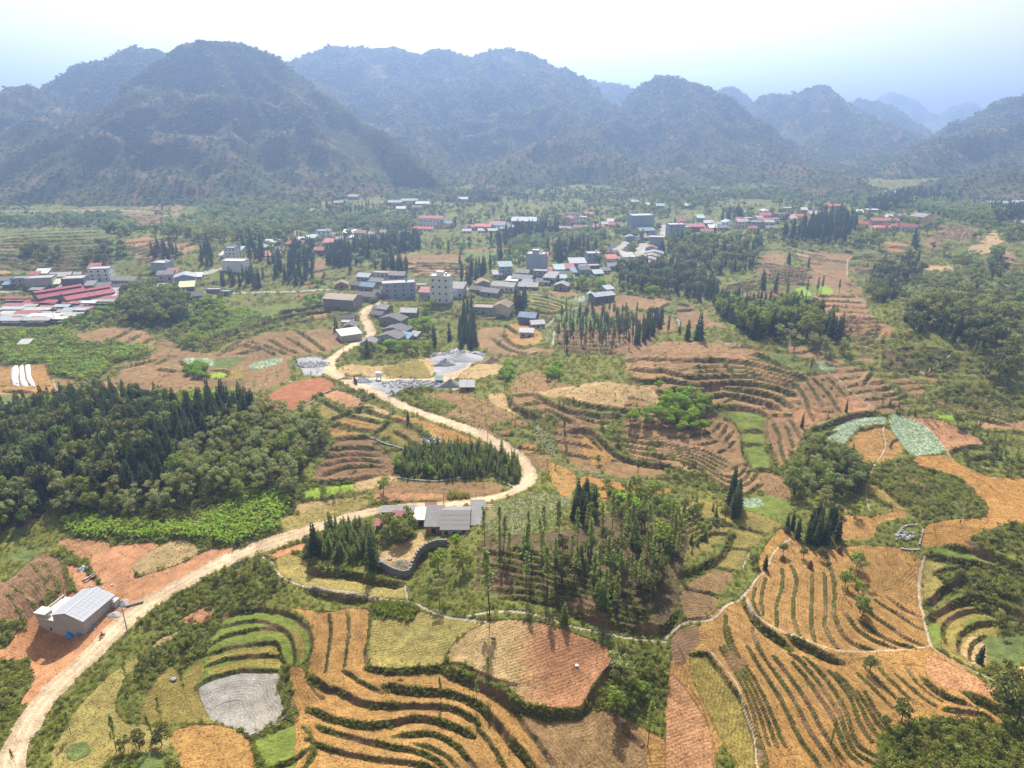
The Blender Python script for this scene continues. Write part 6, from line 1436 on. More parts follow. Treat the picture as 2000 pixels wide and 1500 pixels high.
H('T4 1120,175', 100, 55, 10, -5, 'f', 'ltgrey', 'white', "white terrace house right of the three-storey one", 2, cols=3)
H('T4 1190,115', 80, 25, 10, 0, 'gx', 'red', 'cream', "bright red roof up behind the white houses")
H('T4 960,245', 125, 30, 8, -5, 'gx', 'tan', 'stone', "tan roof below the pink gable villa")
H('T4 1100,240', 110, 25, 8, -5, 'gx', 'pink', 'white', "row of pale pink roofs below the white houses, left part")
H('T4 1190,235', 100, 25, 8, -5, 'gx', 'tan', 'white', "row of pale roofs below the white houses, middle part")
H('T4 1275,225', 110, 30, 8, -5, 'gx', 'pink', 'white', "row of pale roofs below the white houses, right part")
H('T4 1420,180', 110, 25, 9, -5, 'gx', 'white', 'cream', "white roof left of the huge blue-grey block")
H('T4 1425,215', 100, 30, 8, -5, 'gx', 'pink', 'pinkw', "pink roof under the white one by the huge block")
# right part of the town
H('T5 575,420', 150, 125, 12, 4, 'f', 'ltgrey', 'bluegrey', "tall pale blue block right of the upper street", 4, name='apartment_block', cols=3, tank='steel')
H('T5 680,375', 50, 70, 9, 4, 'f', 'ltgrey', 'bluegrey', "narrow blue house right of the tall pale blue block", 2, cols=1)
H('T5 740,350', 185, 55, 13, -4, 'gx', 'pink', 'red', "long dark red hall with a pink-white roof", name='hall', cat='hall', cols=4)
H('T5 860,365', 110, 22, 8, -4, 'gx', 'pink', 'white', "low white building with a red eave right of the dark red hall")
H('T5 620,270', 80, 30, 9, 0, 'gx', 'red', 'cream', "orange-red roof above the tall pale blue block")
H('T5 805,255', 70, 35, 9, 0, 's', 'teal', 'bluegrey', "small teal-roofed house behind the dark red hall", 2, cols=2)
H('T5 880,290', 90, 25, 9, 0, 'gx', 'white', 'grey', "white roof right behind the dark red hall")
H('T5 1075,290', 110, 30, 10, 10, 'gy', 'teal', 'white', "pale green gable house in the right town", cols=2)
H('T5 1195,310', 115, 55, 10, 15, 'gx', 'ltgrey', 'cream', "white and brown house right of the pale green gable", 2, cols=3)
H('T5 1250,290', 90, 65, 9, 10, 'f', 'ltgrey', 'pinkw', "tall pinkish house in the right town", 3, cols=2)
H('T5 1330,305', 115, 50, 9, -5, 'f', 'ltgrey', 'bluegrey', "blue-green flat house beside the tall pinkish one", 2, cols=3)
H('T5 1385,285', 110, 40, 9, -5, 'gx', 'pink', 'pinkw', "pale pink roofed house right of the blue-green one", cols=3)
H('T5 1400,215', 60, 65, 8, 5, 'h', 'white', 'white', "slim white tower house with a pointed top in the right town", 3, cols=1)
H('T5 1405,235', 110, 40, 9, 5, 'gx', 'red', 'pinkw', "red-roofed house at the foot of the slim white tower")
H('T5 1550,235', 130, 50, 9, 0, 'f', 'brown', 'brick', "brown flat house between the slim white tower and the red roofs", 2, cols=4)
H('T5 1615,190', 90, 55, 9, 0, 'f', 'ltgrey', 'white', "white flat house up behind the brown one", 2, cols=3)
H('T5 1735,240', 160, 42, 10, -3, 'h', 'red', 'cream', "cream house with a wide red hip roof in the right town", cols=5)
H('T5 1860,245', 85, 60, 10, -3, 's', 'tan', 'yellow', "tan block right of the wide red hip roof", 2, cols=2)
H('T5 1755,165', 90, 20, 9, 0, 'gx', 'white', 'grey', "white shed roof above the red hip roof, left one", name='shed', cat='shed')
H('T5 1850,160', 90, 20, 9, 0, 'gx', 'ltgrey', 'grey', "pale shed roof above the red hip roof, right one", name='shed', cat='shed')
H('T5 1985,125', 70, 20, 10, 0, 'gx', 'red', 'cream', "small red roof up on the far right ridge")
H('T6 985,400', 120, 95, 24, -52, 'gx', 'grey', 'yellow', "big yellow four-storey school block with a long windowed front", 4, name='school_block', cat='school', cols=2, rise=2)
H('T6 710,385', 245, 42, 12, -3, 'gx', 'pink', 'pinkw', "long red-roofed school building with a pink arcade", 2, name='school_block', cat='school', cols=9)
H('T6 690,450', 150, 40, 10, -8, 'h', 'red', 'yellow', "yellow school house with a red hip roof, in front", cols=4)
H('T6 790,435', 125, 35, 9, -5, 'gx', 'red', 'brick', "red-roofed school wing beside the hip roof", cols=4)
H('T6 930,440', 140, 42, 9, -3, 'gx', 'pink', 'white', "white school wing with a pink roof under the yellow block", cols=5)
H('T6 510,405', 85, 35, 9, -5, 'gx', 'red', 'yellow', "small yellow house with red roof left of the school", cols=2)
H('T6 1440,205', 220, 18, 14, 0, 'gx', 'silver', 'cream', "long pale roofed building on the right hilltop", cols=6)
H('T6 1495,250', 90, 30, 9, 0, 'gx', 'white', 'pinkw', "small white-roofed house below the right hilltop building", cols=2)
H('T6 1765,195', 195, 25, 13, 0, 'gx', 'ltgrey', 'yellow', "yellowish long building on the far right hilltop, left one", cols=6)
H('T6 1950,190', 120, 22, 12, 0, 'gx', 'ltgrey', 'cream', "pale long building at the right picture edge on the hilltop", cols=4)
H('T6 1880,200', 80, 20, 9, 0, 'gx', 'blue', 'white', "pale blue roof between the two hilltop buildings", cols=2)
H('T6 600,260', 120, 18, 10, 0, 'f', 'white', 'bluegrey', "white flat roof among conifers behind the school", cols=4)
H('T6 470,290', 70, 35, 9, 0, 'gx', 'white', 'bluegrey', "small white house left behind the school", cols=2)
H('T6 240,220', 190, 18, 11, 0, 'gx', 'red', 'cream', "long red roof on the far ridge behind the conifers", cols=5)
H('T6 740,320', 90, 15, 9, 0, 'gx', 'white', 'cream', "white roof just behind the red-roofed school building", cols=2)
H('T6 815,90', 50, 12, 10, 0, 'gx', 'white', 'white', "tiny white house at the foot of the far valley", cols=1)
H('T6 1235,260', 70, 12, 8, 0, 'gx', 'blue', 'grey', "tiny bluish roof right of the yellow school block", cols=1)
H('T6 1970,390', 90, 30, 10, -10, 'gx', 'silver', 'grey', "grey roofs at the right picture edge below the hilltop", cols=2)
# left town
H('T1 370,870', 230, 80, 12, 14, 'f', 'ltgrey', 'block', "long pale block with a flat roof behind the market, left part", 2, cols=0, side=False)
H('T1 200,860', 160, 70, 11, 14, 'f', 'grey', 'grey', "grey flat house at the left end behind the market", 2, cols=3)
H('T1 310,800', 80, 35, 8, 14, 's', 'red', 'brick', "small red roof on top of the row behind the market", cols=1)
H('T1 435,870', 220, 28, 8, 16, 's', 'olive', 'grey', "long yellowish green roof between market and town row", cols=4, name='shed', cat='shed')
H('T1 690,890', 185, 105, 12, 12, 'f', 'ltgrey', 'dark', "dark slate-coloured block behind the market halls", 3, cols=0, side=False)
H('T1 930,805', 180, 105, 11, 10, 'f', 'ltgrey', 'white', "white three-storey house with a red top behind the market", 3, cols=3)
H('T1 870,715', 95, 25, 8, 10, 's', 'red', 'brick', "little red roof peak at the top of the white three-storey house", cols=1)
H('T1 560,810', 180, 40, 10, 10, 'gx', 'ltgrey', 'grey', "pale grey roof left of the slate-coloured block", cols=3)
H('T1 385,765', 110, 25, 8, 10, 's', 'white', 'grey', "white roof at the back of the left town row", cols=2)
H('T1 820,890', 105, 45, 7, 10, 's', 'grey', 'brick', "small brown brick house beside the slate-coloured block", cols=1)
H('T1 1145,835', 230, 40, 9, -4, 'gx', 'grey', 'pinkw', "long arcade house with a grey roof right behind the market", cols=7)
H('T1 950,885', 140, 25, 9, 12, 'gx', 'grey', 'grey', "grey roof at the market's back right, left one", cols=2)
H('T1 1130,900', 190, 25, 9, 12, 'gx', 'dgrey', 'bluegrey', "dark wide roof at the market's back right", cols=3)
H('T1 1070,935', 130, 25, 7, 8, 's', 'ltgrey', 'bluegrey', "pale awning roof at the market's back right", cols=3)
H('T1 1480,725', 145, 75, 11, -8, 'f', 'ltgrey', 'bluegrey', "grey flat-roofed block below the left hill", 2, cols=0, tank='steel', side=False)
H('T1 1540,800', 140, 55, 9, 10, 'gx', 'grey', 'pinkw', "pinkish gable house by the left town road", cols=2)
H('T1 1600,775', 90, 40, 8, 10, 's', 'pink', 'pinkw', "pink annex behind the pinkish gable house", cols=1)
H('T1 1725,845', 180, 65, 12, 18, 'gy', 'silver', 'bluegrey', "blue-grey gabled shed by the left town road", cols=2, name='shed', cat='shed')
H('T1 1820,790', 105, 25, 7, 10, 's', 'white', 'grey', "white awning roof on the left town road", cols=1)
H('T1 1590,600', 10, 10, 2, 0, 'gx', 'grey', 'grey', "tiny hut below the conifers of the left hill", cols=0, name='hut', cat='hut')
H('T1 1540,925', 180, 28, 9, 8, 'gx', 'dgrey', 'grey', "dark long roof below the left town road")
H('T1 1740,905', 130, 45, 9, 16, 's', 'olive', 'dark', "greenish roofed dark house below the left town road", cols=2)
H('T1 1485,965', 170, 30, 9, 12, 'gx', 'grey', 'bluegrey', "grey roof nearest the big dark trees of the left town")
H('T1 1815,985', 140, 50, 10, 20, 'gx', 'dgrey', 'bluegrey', "grey gable house nearest the orchard of the left town", cols=2)
H('T1 1650,985', 90, 12, 5, 8, 's', 'teal', 'grey', "teal awning between the nearest left town houses", cols=0, name='awning', cat='awning')
H('T1 70,875', 75, 22, 5, 10, 's', 'blue', 'dark', "little stall under a blue sheet at the left picture edge", cols=0, name='stall', cat='stall')
H('T1 1450,185', 25, 30, 6, 0, 'f', 'ltgrey', 'bluegrey', "tiny block house alone beside the high mountain road", cols=1)
H('T1 1900,305', 100, 15, 9, 0, 'gx', 'pink', 'cream', "small pale pink roof in the wood at the mountain foot", cols=2)
H('T2 265,720', 210, 95, 11, -6, 'f', 'white', 'white', "large white house with a red balcony box on the left road", 2, cols=0, side=False)
H('T2 240,600', 110, 95, 10, -6, 'f', 'blue', 'white', "white villa with green roof behind the large white house", 3, cols=3, tank='steel')
H('T2 315,580', 60, 60, 8, -6, 's', 'teal', 'yellow', "yellow wing of the white villa on the left road", 2, cols=1)
H('T2 165,605', 60, 40, 7, -6, 's', 'white', 'white', "small white shed left of the white villa", cols=1, name='shed', cat='shed')
H('T2 190,935', 90, 28, 6, 0, 'f', 'teal', 'stone', "small teal-roofed hut on the bank below the left road", cols=1, name='hut', cat='hut')
H('T2 80,915', 130, 12, 5, 0, 'f', 'ltgrey', 'stone', "low grey wall hut left of the teal-roofed one", cols=0, name='hut', cat='hut')
H('T2 640,475', 150, 30, 10, 4, 'gx', 'white', 'grey', "white metal roof in the back of the left conifer belt", cols=3)
H('T2 590,510', 110, 25, 9, 20, 'gx', 'ltgrey', 'stone', "grey roof just below the white metal roof")
H('T2 770,480', 90, 30, 9, 0, 'gx', 'red', 'brick', "red roof behind the left conifer belt")
H('T2 885,440', 95, 18, 8, 0, 's', 'white', 'brick', "white flat sheet roof right of the red roof", cols=2)
H('T2 905,480', 120, 25, 9, 10, 'gx', 'brown', 'brick', "brown roof below the white sheet roof")
H('T2 1110,425', 125, 85, 10, 4, 'f', 'ltgrey', 'white', "white three-storey house with a blue side in the far left town", 3, cols=3, tank='steel')
H('T2 1020,440', 110, 35, 14, 30, 'gx', 'teal', 'grey', "long bluish roof left of that three-storey house", cols=2)
H('T2 1150,530', 90, 85, 9, 0, 's', 'pink', 'grey', "tall grey house with a pink roof in front of the three-storey one", 2, cols=1)
H('T2 1060,560', 90, 40, 8, 0, 'gx', 'red', 'brick', "small brick red house beside the tall grey one", cols=1)
H('T2 1340,380', 115, 25, 10, 0, 's', 'white', 'grey', "broad white roof among the pale trees of the far left town", cols=2)
H('T2 1365,415', 60, 12, 6, 0, 's', 'white', 'grey', "small white roof in front of the broad white one", cols=0)
H('T2 1445,400', 100, 45, 9, -10, 'gx', 'pink', 'pinkw', "pink house right of the broad white roof", cols=2)
H('T2 1870,400', 110, 40, 10, 20, 'gy', 'dgrey', 'bluegrey', "dark steep gable at the right end of that street", cols=1)
H('T2 840,165', 110, 20, 11, 0, 'gx', 'white', 'cream', "long white house under the dark mountain", cols=4)
H('T2 1000,170', 60, 15, 9, 0, 'gx', 'tan', 'white', "tiny white gable right of the long white house", cols=1)
H('T2 630,585', 150, 14, 8, 8, 's', 'pink', 'brick', "red and white awnings inside the left conifer belt", cols=0, name='awning', cat='awning')
H('T2 1245,95', 90, 15, 9, 0, 'gx', 'tan', 'brick', "small brown roof under the dark mountain's foot", cols=2)
H('T2 1310,120', 50, 12, 8, 0, 'gx', 'white', 'white', "tiny white roof under the dark mountain's foot", cols=0)
H('P 842,445', 46, 18, 10, -6, 'gx', 'red', 'white', "white two-storey school with a red roof in the far town", 2, cols=7, name='school_block', cat='school')
H('P 825,452', 42, 7, 7, -10, 'gx', 'red', 'white', "low red-roofed wing before the far white school", cols=4)
H('P 868,446', 28, 10, 9, -20, 'gx', 'blue', 'yellow', "yellow house with a blue roof right of the far white school", cols=2)
for i, (u, v, w, rm) in enumerate(((770, 402, 30, 'ltgrey'), (800, 398, 34, 'silver'), (825, 405, 26, 'white'), (783, 415, 18, 'white'), (815, 412, 20, 'dgrey'), (690, 390, 20, 'tan'), (905, 395, 18, 'white'), (1262, 405, 20, 'white'), (1290, 408, 16, 'teal'), (1345, 408, 18, 'white'), (1240, 400, 14, 'ltgrey'))):
    H('P %d,%d' % (u, v), w, 6, 9, 0, 'gx', rm, 'grey', ("pale grey roof of the hamlet under the middle mountain, leftmost big one", "silver long roof of the hamlet under the middle mountain", "white roof at the right of the hamlet under the middle mountain", "small white roof in front of the middle mountain hamlet", "dark roof in front of the middle mountain hamlet", "tan roof alone left of the middle mountain hamlet", "white roof alone under the small dark hill", "white roof in the wood behind the huge blue-grey block", "teal roof in the wood behind the huge blue-grey block", "white roof behind the long dark red hall", "pale roof left in the wood behind the huge block")[i], cols=2)
FILL = [('T4 565,660', 130, 30, -15, 'gx', 'grey', 'grey', "grey roof under the tall grey block's left side"), ('T4 1140,620', 70, 35, 5, 'gx', 'ltgrey', 'white', "pale little house squeezed right of the big silver shed"), ('T4 1180,640', 60, 30, 5, 's', 'dgrey', 'grey', "dark lean-to between silver shed and dark box house"),
 ('T4 1490,560', 70, 45, 8, 'gx', 'grey', 'cream', "cream house right of the small bright red roof"), ('T4 1480,600', 80, 35, 8, 'gx', 'ltgrey', 'grey', "pale roof low beside the foot of the market street"), ('T4 1640,350', 60, 40, 0, 'f', 'ltgrey', 'white', "white cube under the huge block's foot"), ('T4 1690,320', 70, 30, 0, 'gx', 'tan', 'cream', "tan roof against the huge block's annex"),
 ('T4 55,265', 80, 20, 0, 'gx', 'ltgrey', 'white', "pale roof at the left end of the far red roofs"), ('T4 480,230', 70, 25, 0, 'gx', 'ltgrey', 'grey', "pale roof left against the dark warehouse"), ('T4 1340,200', 70, 22, 0, 'gx', 'ltgrey', 'white', "white house between the pale row and the white roof"), ('T4 1480,235', 60, 25, 0, 'gx', 'grey', 'cream', "grey roof close left of the huge block"),
 ('T5 960,305', 80, 28, 0, 'gx', 'ltgrey', 'white', "white house left of the pale green gable"), ('T5 1020,330', 90, 25, 5, 'gx', 'grey', 'grey', "grey roof below the pale green gable"), ('T5 1290,340', 80, 25, 0, 'gx', 'pink', 'cream', "red roof below the blue-green flat house"), ('T5 1440,300', 90, 35, 0, 'gx', 'ltgrey', 'pinkw', "pinkish house below the red-roofed one by the slim tower"), ('T5 1500,270', 70, 40, 0, 'f', 'ltgrey', 'white', "white cube left below the brown flat house"), ('T5 1350,250', 60, 35, 0, 'gx', 'ltgrey', 'cream', "cream house left of the slim white tower"), ('T5 1470,330', 110, 22, 0, 'gx', 'grey', 'grey', "long grey roof lowest under the slim tower houses"), ('T5 1665,260', 60, 35, 0, 'gx', 'ltgrey', 'white', "white house left against the wide red hip roof"), ('T5 1165,265', 60, 35, 0, 'gx', 'red', 'white', "red-roofed white house behind the white and brown one"), ('T5 925,330', 80, 20, 0, 's', 'white', 'white', "white low roof right of the hall's low annex"),
 ('T6 90,300', 90, 30, 0, 'gx', 'ltgrey', 'cream', "cream house among the conifers left of the school"), ('T6 20,320', 70, 30, 0, 'gx', 'pink', 'cream', "pink roof at the left foot of the school conifers"), ('T6 860,320', 70, 25, 0, 'gx', 'grey', 'grey', "grey roof between the red school and the yellow block"),
 ('T2 700,530', 80, 25, 5, 'gx', 'grey', 'brick', "grey brick house in the gap of the left conifer belt"), ('T2 960,465', 70, 30, 0, 'gx', 'ltgrey', 'cream', "cream house left of the brown far-left roof"), ('T2 1205,410', 70, 35, 0, 'gx', 'tan', 'cream', "tan roof right beside the three-storey far-left house"), ('T2 1240,440', 80, 25, 0, 'gx', 'ltgrey', 'white', "low pale roof right of the pink-roofed tall grey house"), ('T2 1545,395', 80, 25, 0, 'gx', 'ltgrey', 'white', "white house right of the pink one in the far-left town"), ('T2 1640,380', 80, 25, 0, 'gx', 'tan', 'cream', "tan house among pale trees in the far-left town"), ('T2 1780,420', 70, 25, 0, 'gx', 'grey', 'white', "white house left of the dark steep gable"), ('T2 1950,410', 80, 25, 0, 'gx', 'ltgrey', 'cream', "pale house right of the dark steep gable"),
 ('T1 60,830', 110, 35, 8, 'gx', 'grey', 'grey', "grey house at the left edge behind the blue-sheeted stall"), ('T1 700,790', 90, 30, 10, 'gx', 'ltgrey', 'cream', "cream house left of the white three-storey house"), ('T1 1300,880', 90, 30, 8, 'gx', 'grey', 'grey', "grey house right of the long arcade house"), ('T1 1390,890', 80, 35, 10, 'gx', 'dgrey', 'bluegrey', "dark roof beside the left town road's bend")]
for at, w, h, yaw, k, rm, wm, lab in FILL: H(at, w, h, 8, yaw, k, rm, wm, lab, cols=2)
# the market: halls and stall roofs
def hall(at, length_px, w, yaw, label):
    x, y, k = spot(at); z = float(ground_z(np.array(x), np.array(y)))
    dep = float(project(np.array(x), np.array(y), np.array(z))[2]); L = length_px * dep / F / k
    a = math.radians(yaw); cx, cy = x - math.sin(a) * L / 2, y + math.cos(a) * L / 2
    r = house_at('market_hall', label, cx, cy, z, w, L, 4.6, yaw, 'gy', 'market', 'stone', 1, cols=0, rise=2.6, cat='market hall', side=False, group='market halls')
    b = MB(); n = 12       # round arch in the gable
    pts = [(1.4 * math.cos(math.pi * i / n), -L / 2 - .03, 2.6 + 1.5 * math.sin(math.pi * i / n)) for i in range(n + 1)]
    b.add(pts + [(p[0] * 1.25, p[1] - .08, 2.6 + (p[2] - 2.6) * 1.25) for p in pts], [tuple(range(n, -1, -1))], 1); o = len(pts)
    b.f += [(i, i + 1, o + i + 1, o + i) for i in range(n)]; b.m += [0] * n
    b.obj('arch', WALL['cream'], GLASS, parent=r)
    for s in (-1, 1):      # raised strip of roof along the ridge, with a gap for air
        b = MB(); slab(b, [(0, -L / 2 - .6, 8.05), (s * 2.4, -L / 2 - .6, 7.2), (s * 2.4, L / 2, 7.2), (0, L / 2, 8.05)] if s > 0 else [(s * 2.4, -L / 2 - .6, 7.2), (0.0, -L / 2 - .6, 8.05), (0.0, L / 2, 8.05), (s * 2.4, L / 2, 7.2)], .12)
        b.obj('ridge_roof', ROOF['market'], parent=r)
    return r
hall('T1 345,1010', 400, 13, -42, "left market hall with a long dark red roof and arched gable")
hall('T1 600,1030', 420, 15, -42, "right market hall with a long dark red roof and round arch window")
STALLS = [  # u, v of the near edge's middle, width, depth in metres, colour
 ('370,1050', 310, 6, 'market', "long dark red roof before the market halls"), ('150,1080', 260, 5, 'pink', "red stall roof, far left row"), ('280,1090', 130, 4, 'ltgrey', "grey-white stall roof beside the far left red one"),
 ('430,1090', 150, 4, 'pink', "red stall roof in the second row, left of the blue-grey one"), ('570,1090', 150, 4, 'silver', "blue-grey stall roof in the second row"), ('100,1110', 220, 5, 'silver', "pale blue stall roof with skylights, third row left"), ('330,1115', 260, 5, 'ltgrey', "grey stall roof with skylights, third row middle"),
 ('245,1145', 230, 5, 'pink', "long red stall roof in the fourth row"), ('60,1145', 150, 5, 'white', "white stall roof at the left edge, fourth row"), ('420,1145', 150, 5, 'silver', "pale blue stall roof right of the long red one"), ('640,1110', 130, 4, 'teal', "pale green stall roof in the right half"), ('660,1068', 170, 4, 'pink', "pink stall roof under the right hall's gable"),
 ('800,1055', 180, 4, 'white', "white stall roof right of the right hall"), ('740,1095', 110, 4, 'pink', "small red stall roof on the right"), ('760,1120', 120, 4, 'silver', "small blue-grey stall roof on the right"), ('820,1100', 90, 4, 'pink', "last red stall roof at the right edge"),
 ('960,1010', 270, 6, 'pink', "long pink-red stall roof at the far right"), ('980,980', 240, 5, 'white', "long white stall roof at the far right"), ('950,1040', 230, 4, 'ltgrey', "long pale stall roof under the pink-red one"), ('720,1078', 100, 3, 'grey', "dark grey stall roof among the right ones"),
 ('120,1180', 290, 6, 'ltgrey', "wide pale stall roof, front left"), ('400,1178', 300, 6, 'white', "wide white stall roof, front middle"), ('640,1165', 220, 6, 'ltgrey', "pale tan stall roof at the front right corner"), ('80,1215', 220, 5, 'silver', "pale stall roof in the very front, left"), ('330,1215', 260, 5, 'ltgrey', "pale stall roof in the very front, middle"), ('150,1188', 90, 3, 'pink', "small red patch roof in the front row, left"), ('340,1190', 120, 3, 'pink', "small red patch roof in the front row, right"), ('590,1130', 150, 4, 'ltgrey', "grey stall roof in the front right"), ('520,1200', 200, 4, 'white', "white stall roof at the front right edge"),
 ('130,1000', 240, 4, 'market', "narrow red roof along the left hall's side"), ('790,960', 260, 8, 'market', "dark red roof at the right hall's far end"), ('570,905', 110, 8, 'brown', "brown red roof behind the left hall"), ('330,925', 130, 5, 'grey', "grey shed roof behind the left hall"),
]
for i, (at, w, d, rm, lab) in enumerate(STALLS):
    x, y, k = spot('T1 ' + at); z = float(ground_z(np.array(x), np.array(y))); dep = float(project(np.array(x), np.array(y), np.array(z))[2]); w = w * dep / F / k
    r = bpy.data.objects.new('market_stall', None); COL.objects.link(r); r.location = (x, y + d / 2, z); r['label'] = lab; r['category'] = 'market stall'; r['group'] = 'market stalls'
    t = U(2.5, 3.1); b = MB(); slab(b, [(-w / 2, -d / 2, t), (w / 2, -d / 2, t), (w / 2, d / 2, t + .7), (-w / 2, d / 2, t + .7)], .1); b.obj('roof', ROOF[rm], parent=r)
    pm = None
    for sx in (-.48, 0, .48):
        for sy in (-.45, .45):
            if pm is None: b = MB(); b.box(-.08, -.08, -1.5, .08, .08, t + .05); pm = b.mesh('post', DARKWOOD)
            o = link('post', pm, r); o.location = (sx * w, sy * d, 0)
    b = MB(); b.box(-w * .42, -d * .3, -1, w * .42, d * .3, 1.0); b.obj('counter', WALL['stone'], parent=r)
    BLOCK.append((x, y + d / 2, max(d, w * .5) + 1))
for q in [(P('T1 300,1060', False)[0], 45), (P('T1 700,1040', False)[0], 40), (P('T1 200,1160', False)[0], 30), (P('T1 500,1170', False)[0], 28)]:
    x, y = unproject(np.array([q[0][0]]), np.array([q[0][1]])); BLOCK.append((float(x[0]), float(y[0]), q[1] * .55))

# ------------------------------------------------------------------ the new house by the road (near, in detail)
def empty(name, label, cat, loc, yaw=0, group=None):
    r = bpy.data.objects.new(name, None); COL.objects.link(r); r.empty_display_size = .2
    r.location = loc; r.rotation_euler = (0, 0, math.radians(yaw)); r['label'] = label; r['category'] = cat
    if group: r['group'] = group
    return r
def gz(x, y): return float(ground_z(np.array(x), np.array(y)))
SHEET = plain_mat('pale_roof_sheet', (.36, .37, .41), .55, .08, .8, .2)
BLOCKW = WALL['block']
hx, hy, hz = -110.7, 155.6, 1.2
nh = empty('new_house', "new grey block house with a pale sheet roof beside the road", 'house', (hx, hy, hz), -14)
W2, L2, HT, RS = 4.6, 5.1, 3.1, 1.35
link('wall', wall_body(2 * W2, 2 * L2, HT, 'gy', RS, 4.5, BLOCKW), nh)
rf = MB(); kk = RS / W2
for s in (-1, 1):
    p = [(0, -L2 - .45, HT + RS), (s * (W2 + .55), -L2 - .45, HT - kk * .55), (s * (W2 + .55), L2 + .45, HT - kk * .55), (0, L2 + .45, HT + RS)]
    slab(rf, p if s > 0 else p[::-1], .05)
roof = rf.obj('roof', WALL['bluegrey'], parent=nh)
cols_, rows_ = 11, 4
sheet_mesh = {}
for s in (-1, 1):
    for r_ in range(rows_):
        x0, x1 = r_ * (W2 + .6) / rows_, (r_ + 1) * (W2 + .6) / rows_ - .03
        b = MB(); Lc = (2 * L2 + .9) / cols_; n = 4
        vs = []
        for j in range(n * 2 + 1):
            yy = j * (Lc - .05) / (n * 2); zz = .035 * (j % 2)
            for xx in (x0, x1): vs.append((s * xx, yy, HT + RS - kk * xx + .075 + zz + .02 * (rows_ - r_)))
        b.add(vs, [(2 * j, 2 * j + 1, 2 * j + 3, 2 * j + 2) if s > 0 else (2 * j + 2, 2 * j + 3, 2 * j + 1, 2 * j) for j in range(n * 2)])
        me = b.mesh('roof_sheet', SHEET)
        for c in range(cols_):
            o = link('roof_sheet', me, roof); o.location = (0, -L2 - .45 + c * Lc, U(-.008, .008))
b = MB(); b.box(-.22, -L2 - .5, HT + RS + .12, .22, L2 + .5, HT + RS + .2); b.obj('ridge_cap', SHEET, parent=roof)
# lower storey built out to the left, with its flat slab, the stair-head roof and a doorway
b = MB(); b.box(-W2 - 5.2, -L2, -5, -W2 - .01, L2 - 1.5, 1.0); b.obj('annex', BLOCKW, parent=nh)
b = MB(); b.box(-W2 - 5.3, -L2 - .1, 1.003, -W2 - .02, L2 - 1.4, 1.2); b.obj('annex_slab', plain_mat('pale_slab', (.66, .60, .46), .9, .1), parent=nh)
b = MB(); b.box(-W2 - 5.3, -L2 - .1, 1.2, -W2 - 5.05, L2 - 1.4, 1.75); b.obj('parapet', CONC, parent=nh)
b = MB(); b.box(-W2 - 5.2, -L2 + .05, 1.2, -W2 - 2.4, -L2 + 2.2, 2.6); o = b.obj('stair_head', BLOCKW, parent=nh)
b = MB(); b.box(-W2 - 5.6, -L2 - .3, 2.6, -W2 - 2.0, -L2 + 2.5, 2.78); b.obj('stair_head_roof', CONC, parent=o)
o = link('window', win(.9, 1.3), nh); o.location = (-W2 - 1.5, -L2, -2.4)
for i in range(4):
    o = link('vent', win(.3, .3), nh); o.location = (-1.5 + i * .45, -L2, 2.7)
for i in range(3):
    b = MB(); n = 10
    for j in range(n): a0, a1 = 2 * math.pi * j / n, 2 * math.pi * (j + 1) / n; b.add([(math.cos(a0) * r, dy_, math.sin(a0) * r) for r in (.28, .5) for dy_ in (-.12, .12)] + [(math.cos(a1) * r, dy_, math.sin(a1) * r) for r in (.28, .5) for dy_ in (-.12, .12)], [(0, 4, 5, 1), (2, 3, 7, 6), (0, 2, 6, 4), (1, 5, 7, 3)])
    o = b.obj('concrete_ring', CONC, parent=nh); o.location = (-1.2 + i * 1.15 - (1.2 if i == 0 else 0), L2 + .75, HT + .9)
b = MB(); b.box(W2 + .01, L2 - 1.1, -2, W2 + 1.3, L2 + .8, 2.0); b.obj('porch_block', CONC, parent=nh)
b = MB(); b.box(-.2, 0, -1, .2, 4.2, .5); wl = b.obj('low_wall', WALL['stone']); wl.location = (-101.6, 158.6, gz(-101.6, 158.6)); wl.rotation_euler = (0, 0, math.radians(-62)); wl['label'] = "short low wall running from the new house towards the road"; wl['category'] = 'wall'
BLOCK += [(hx, hy, 8), (-117, 150, 6), (-104, 149, 5), (-101, 158, 4)]

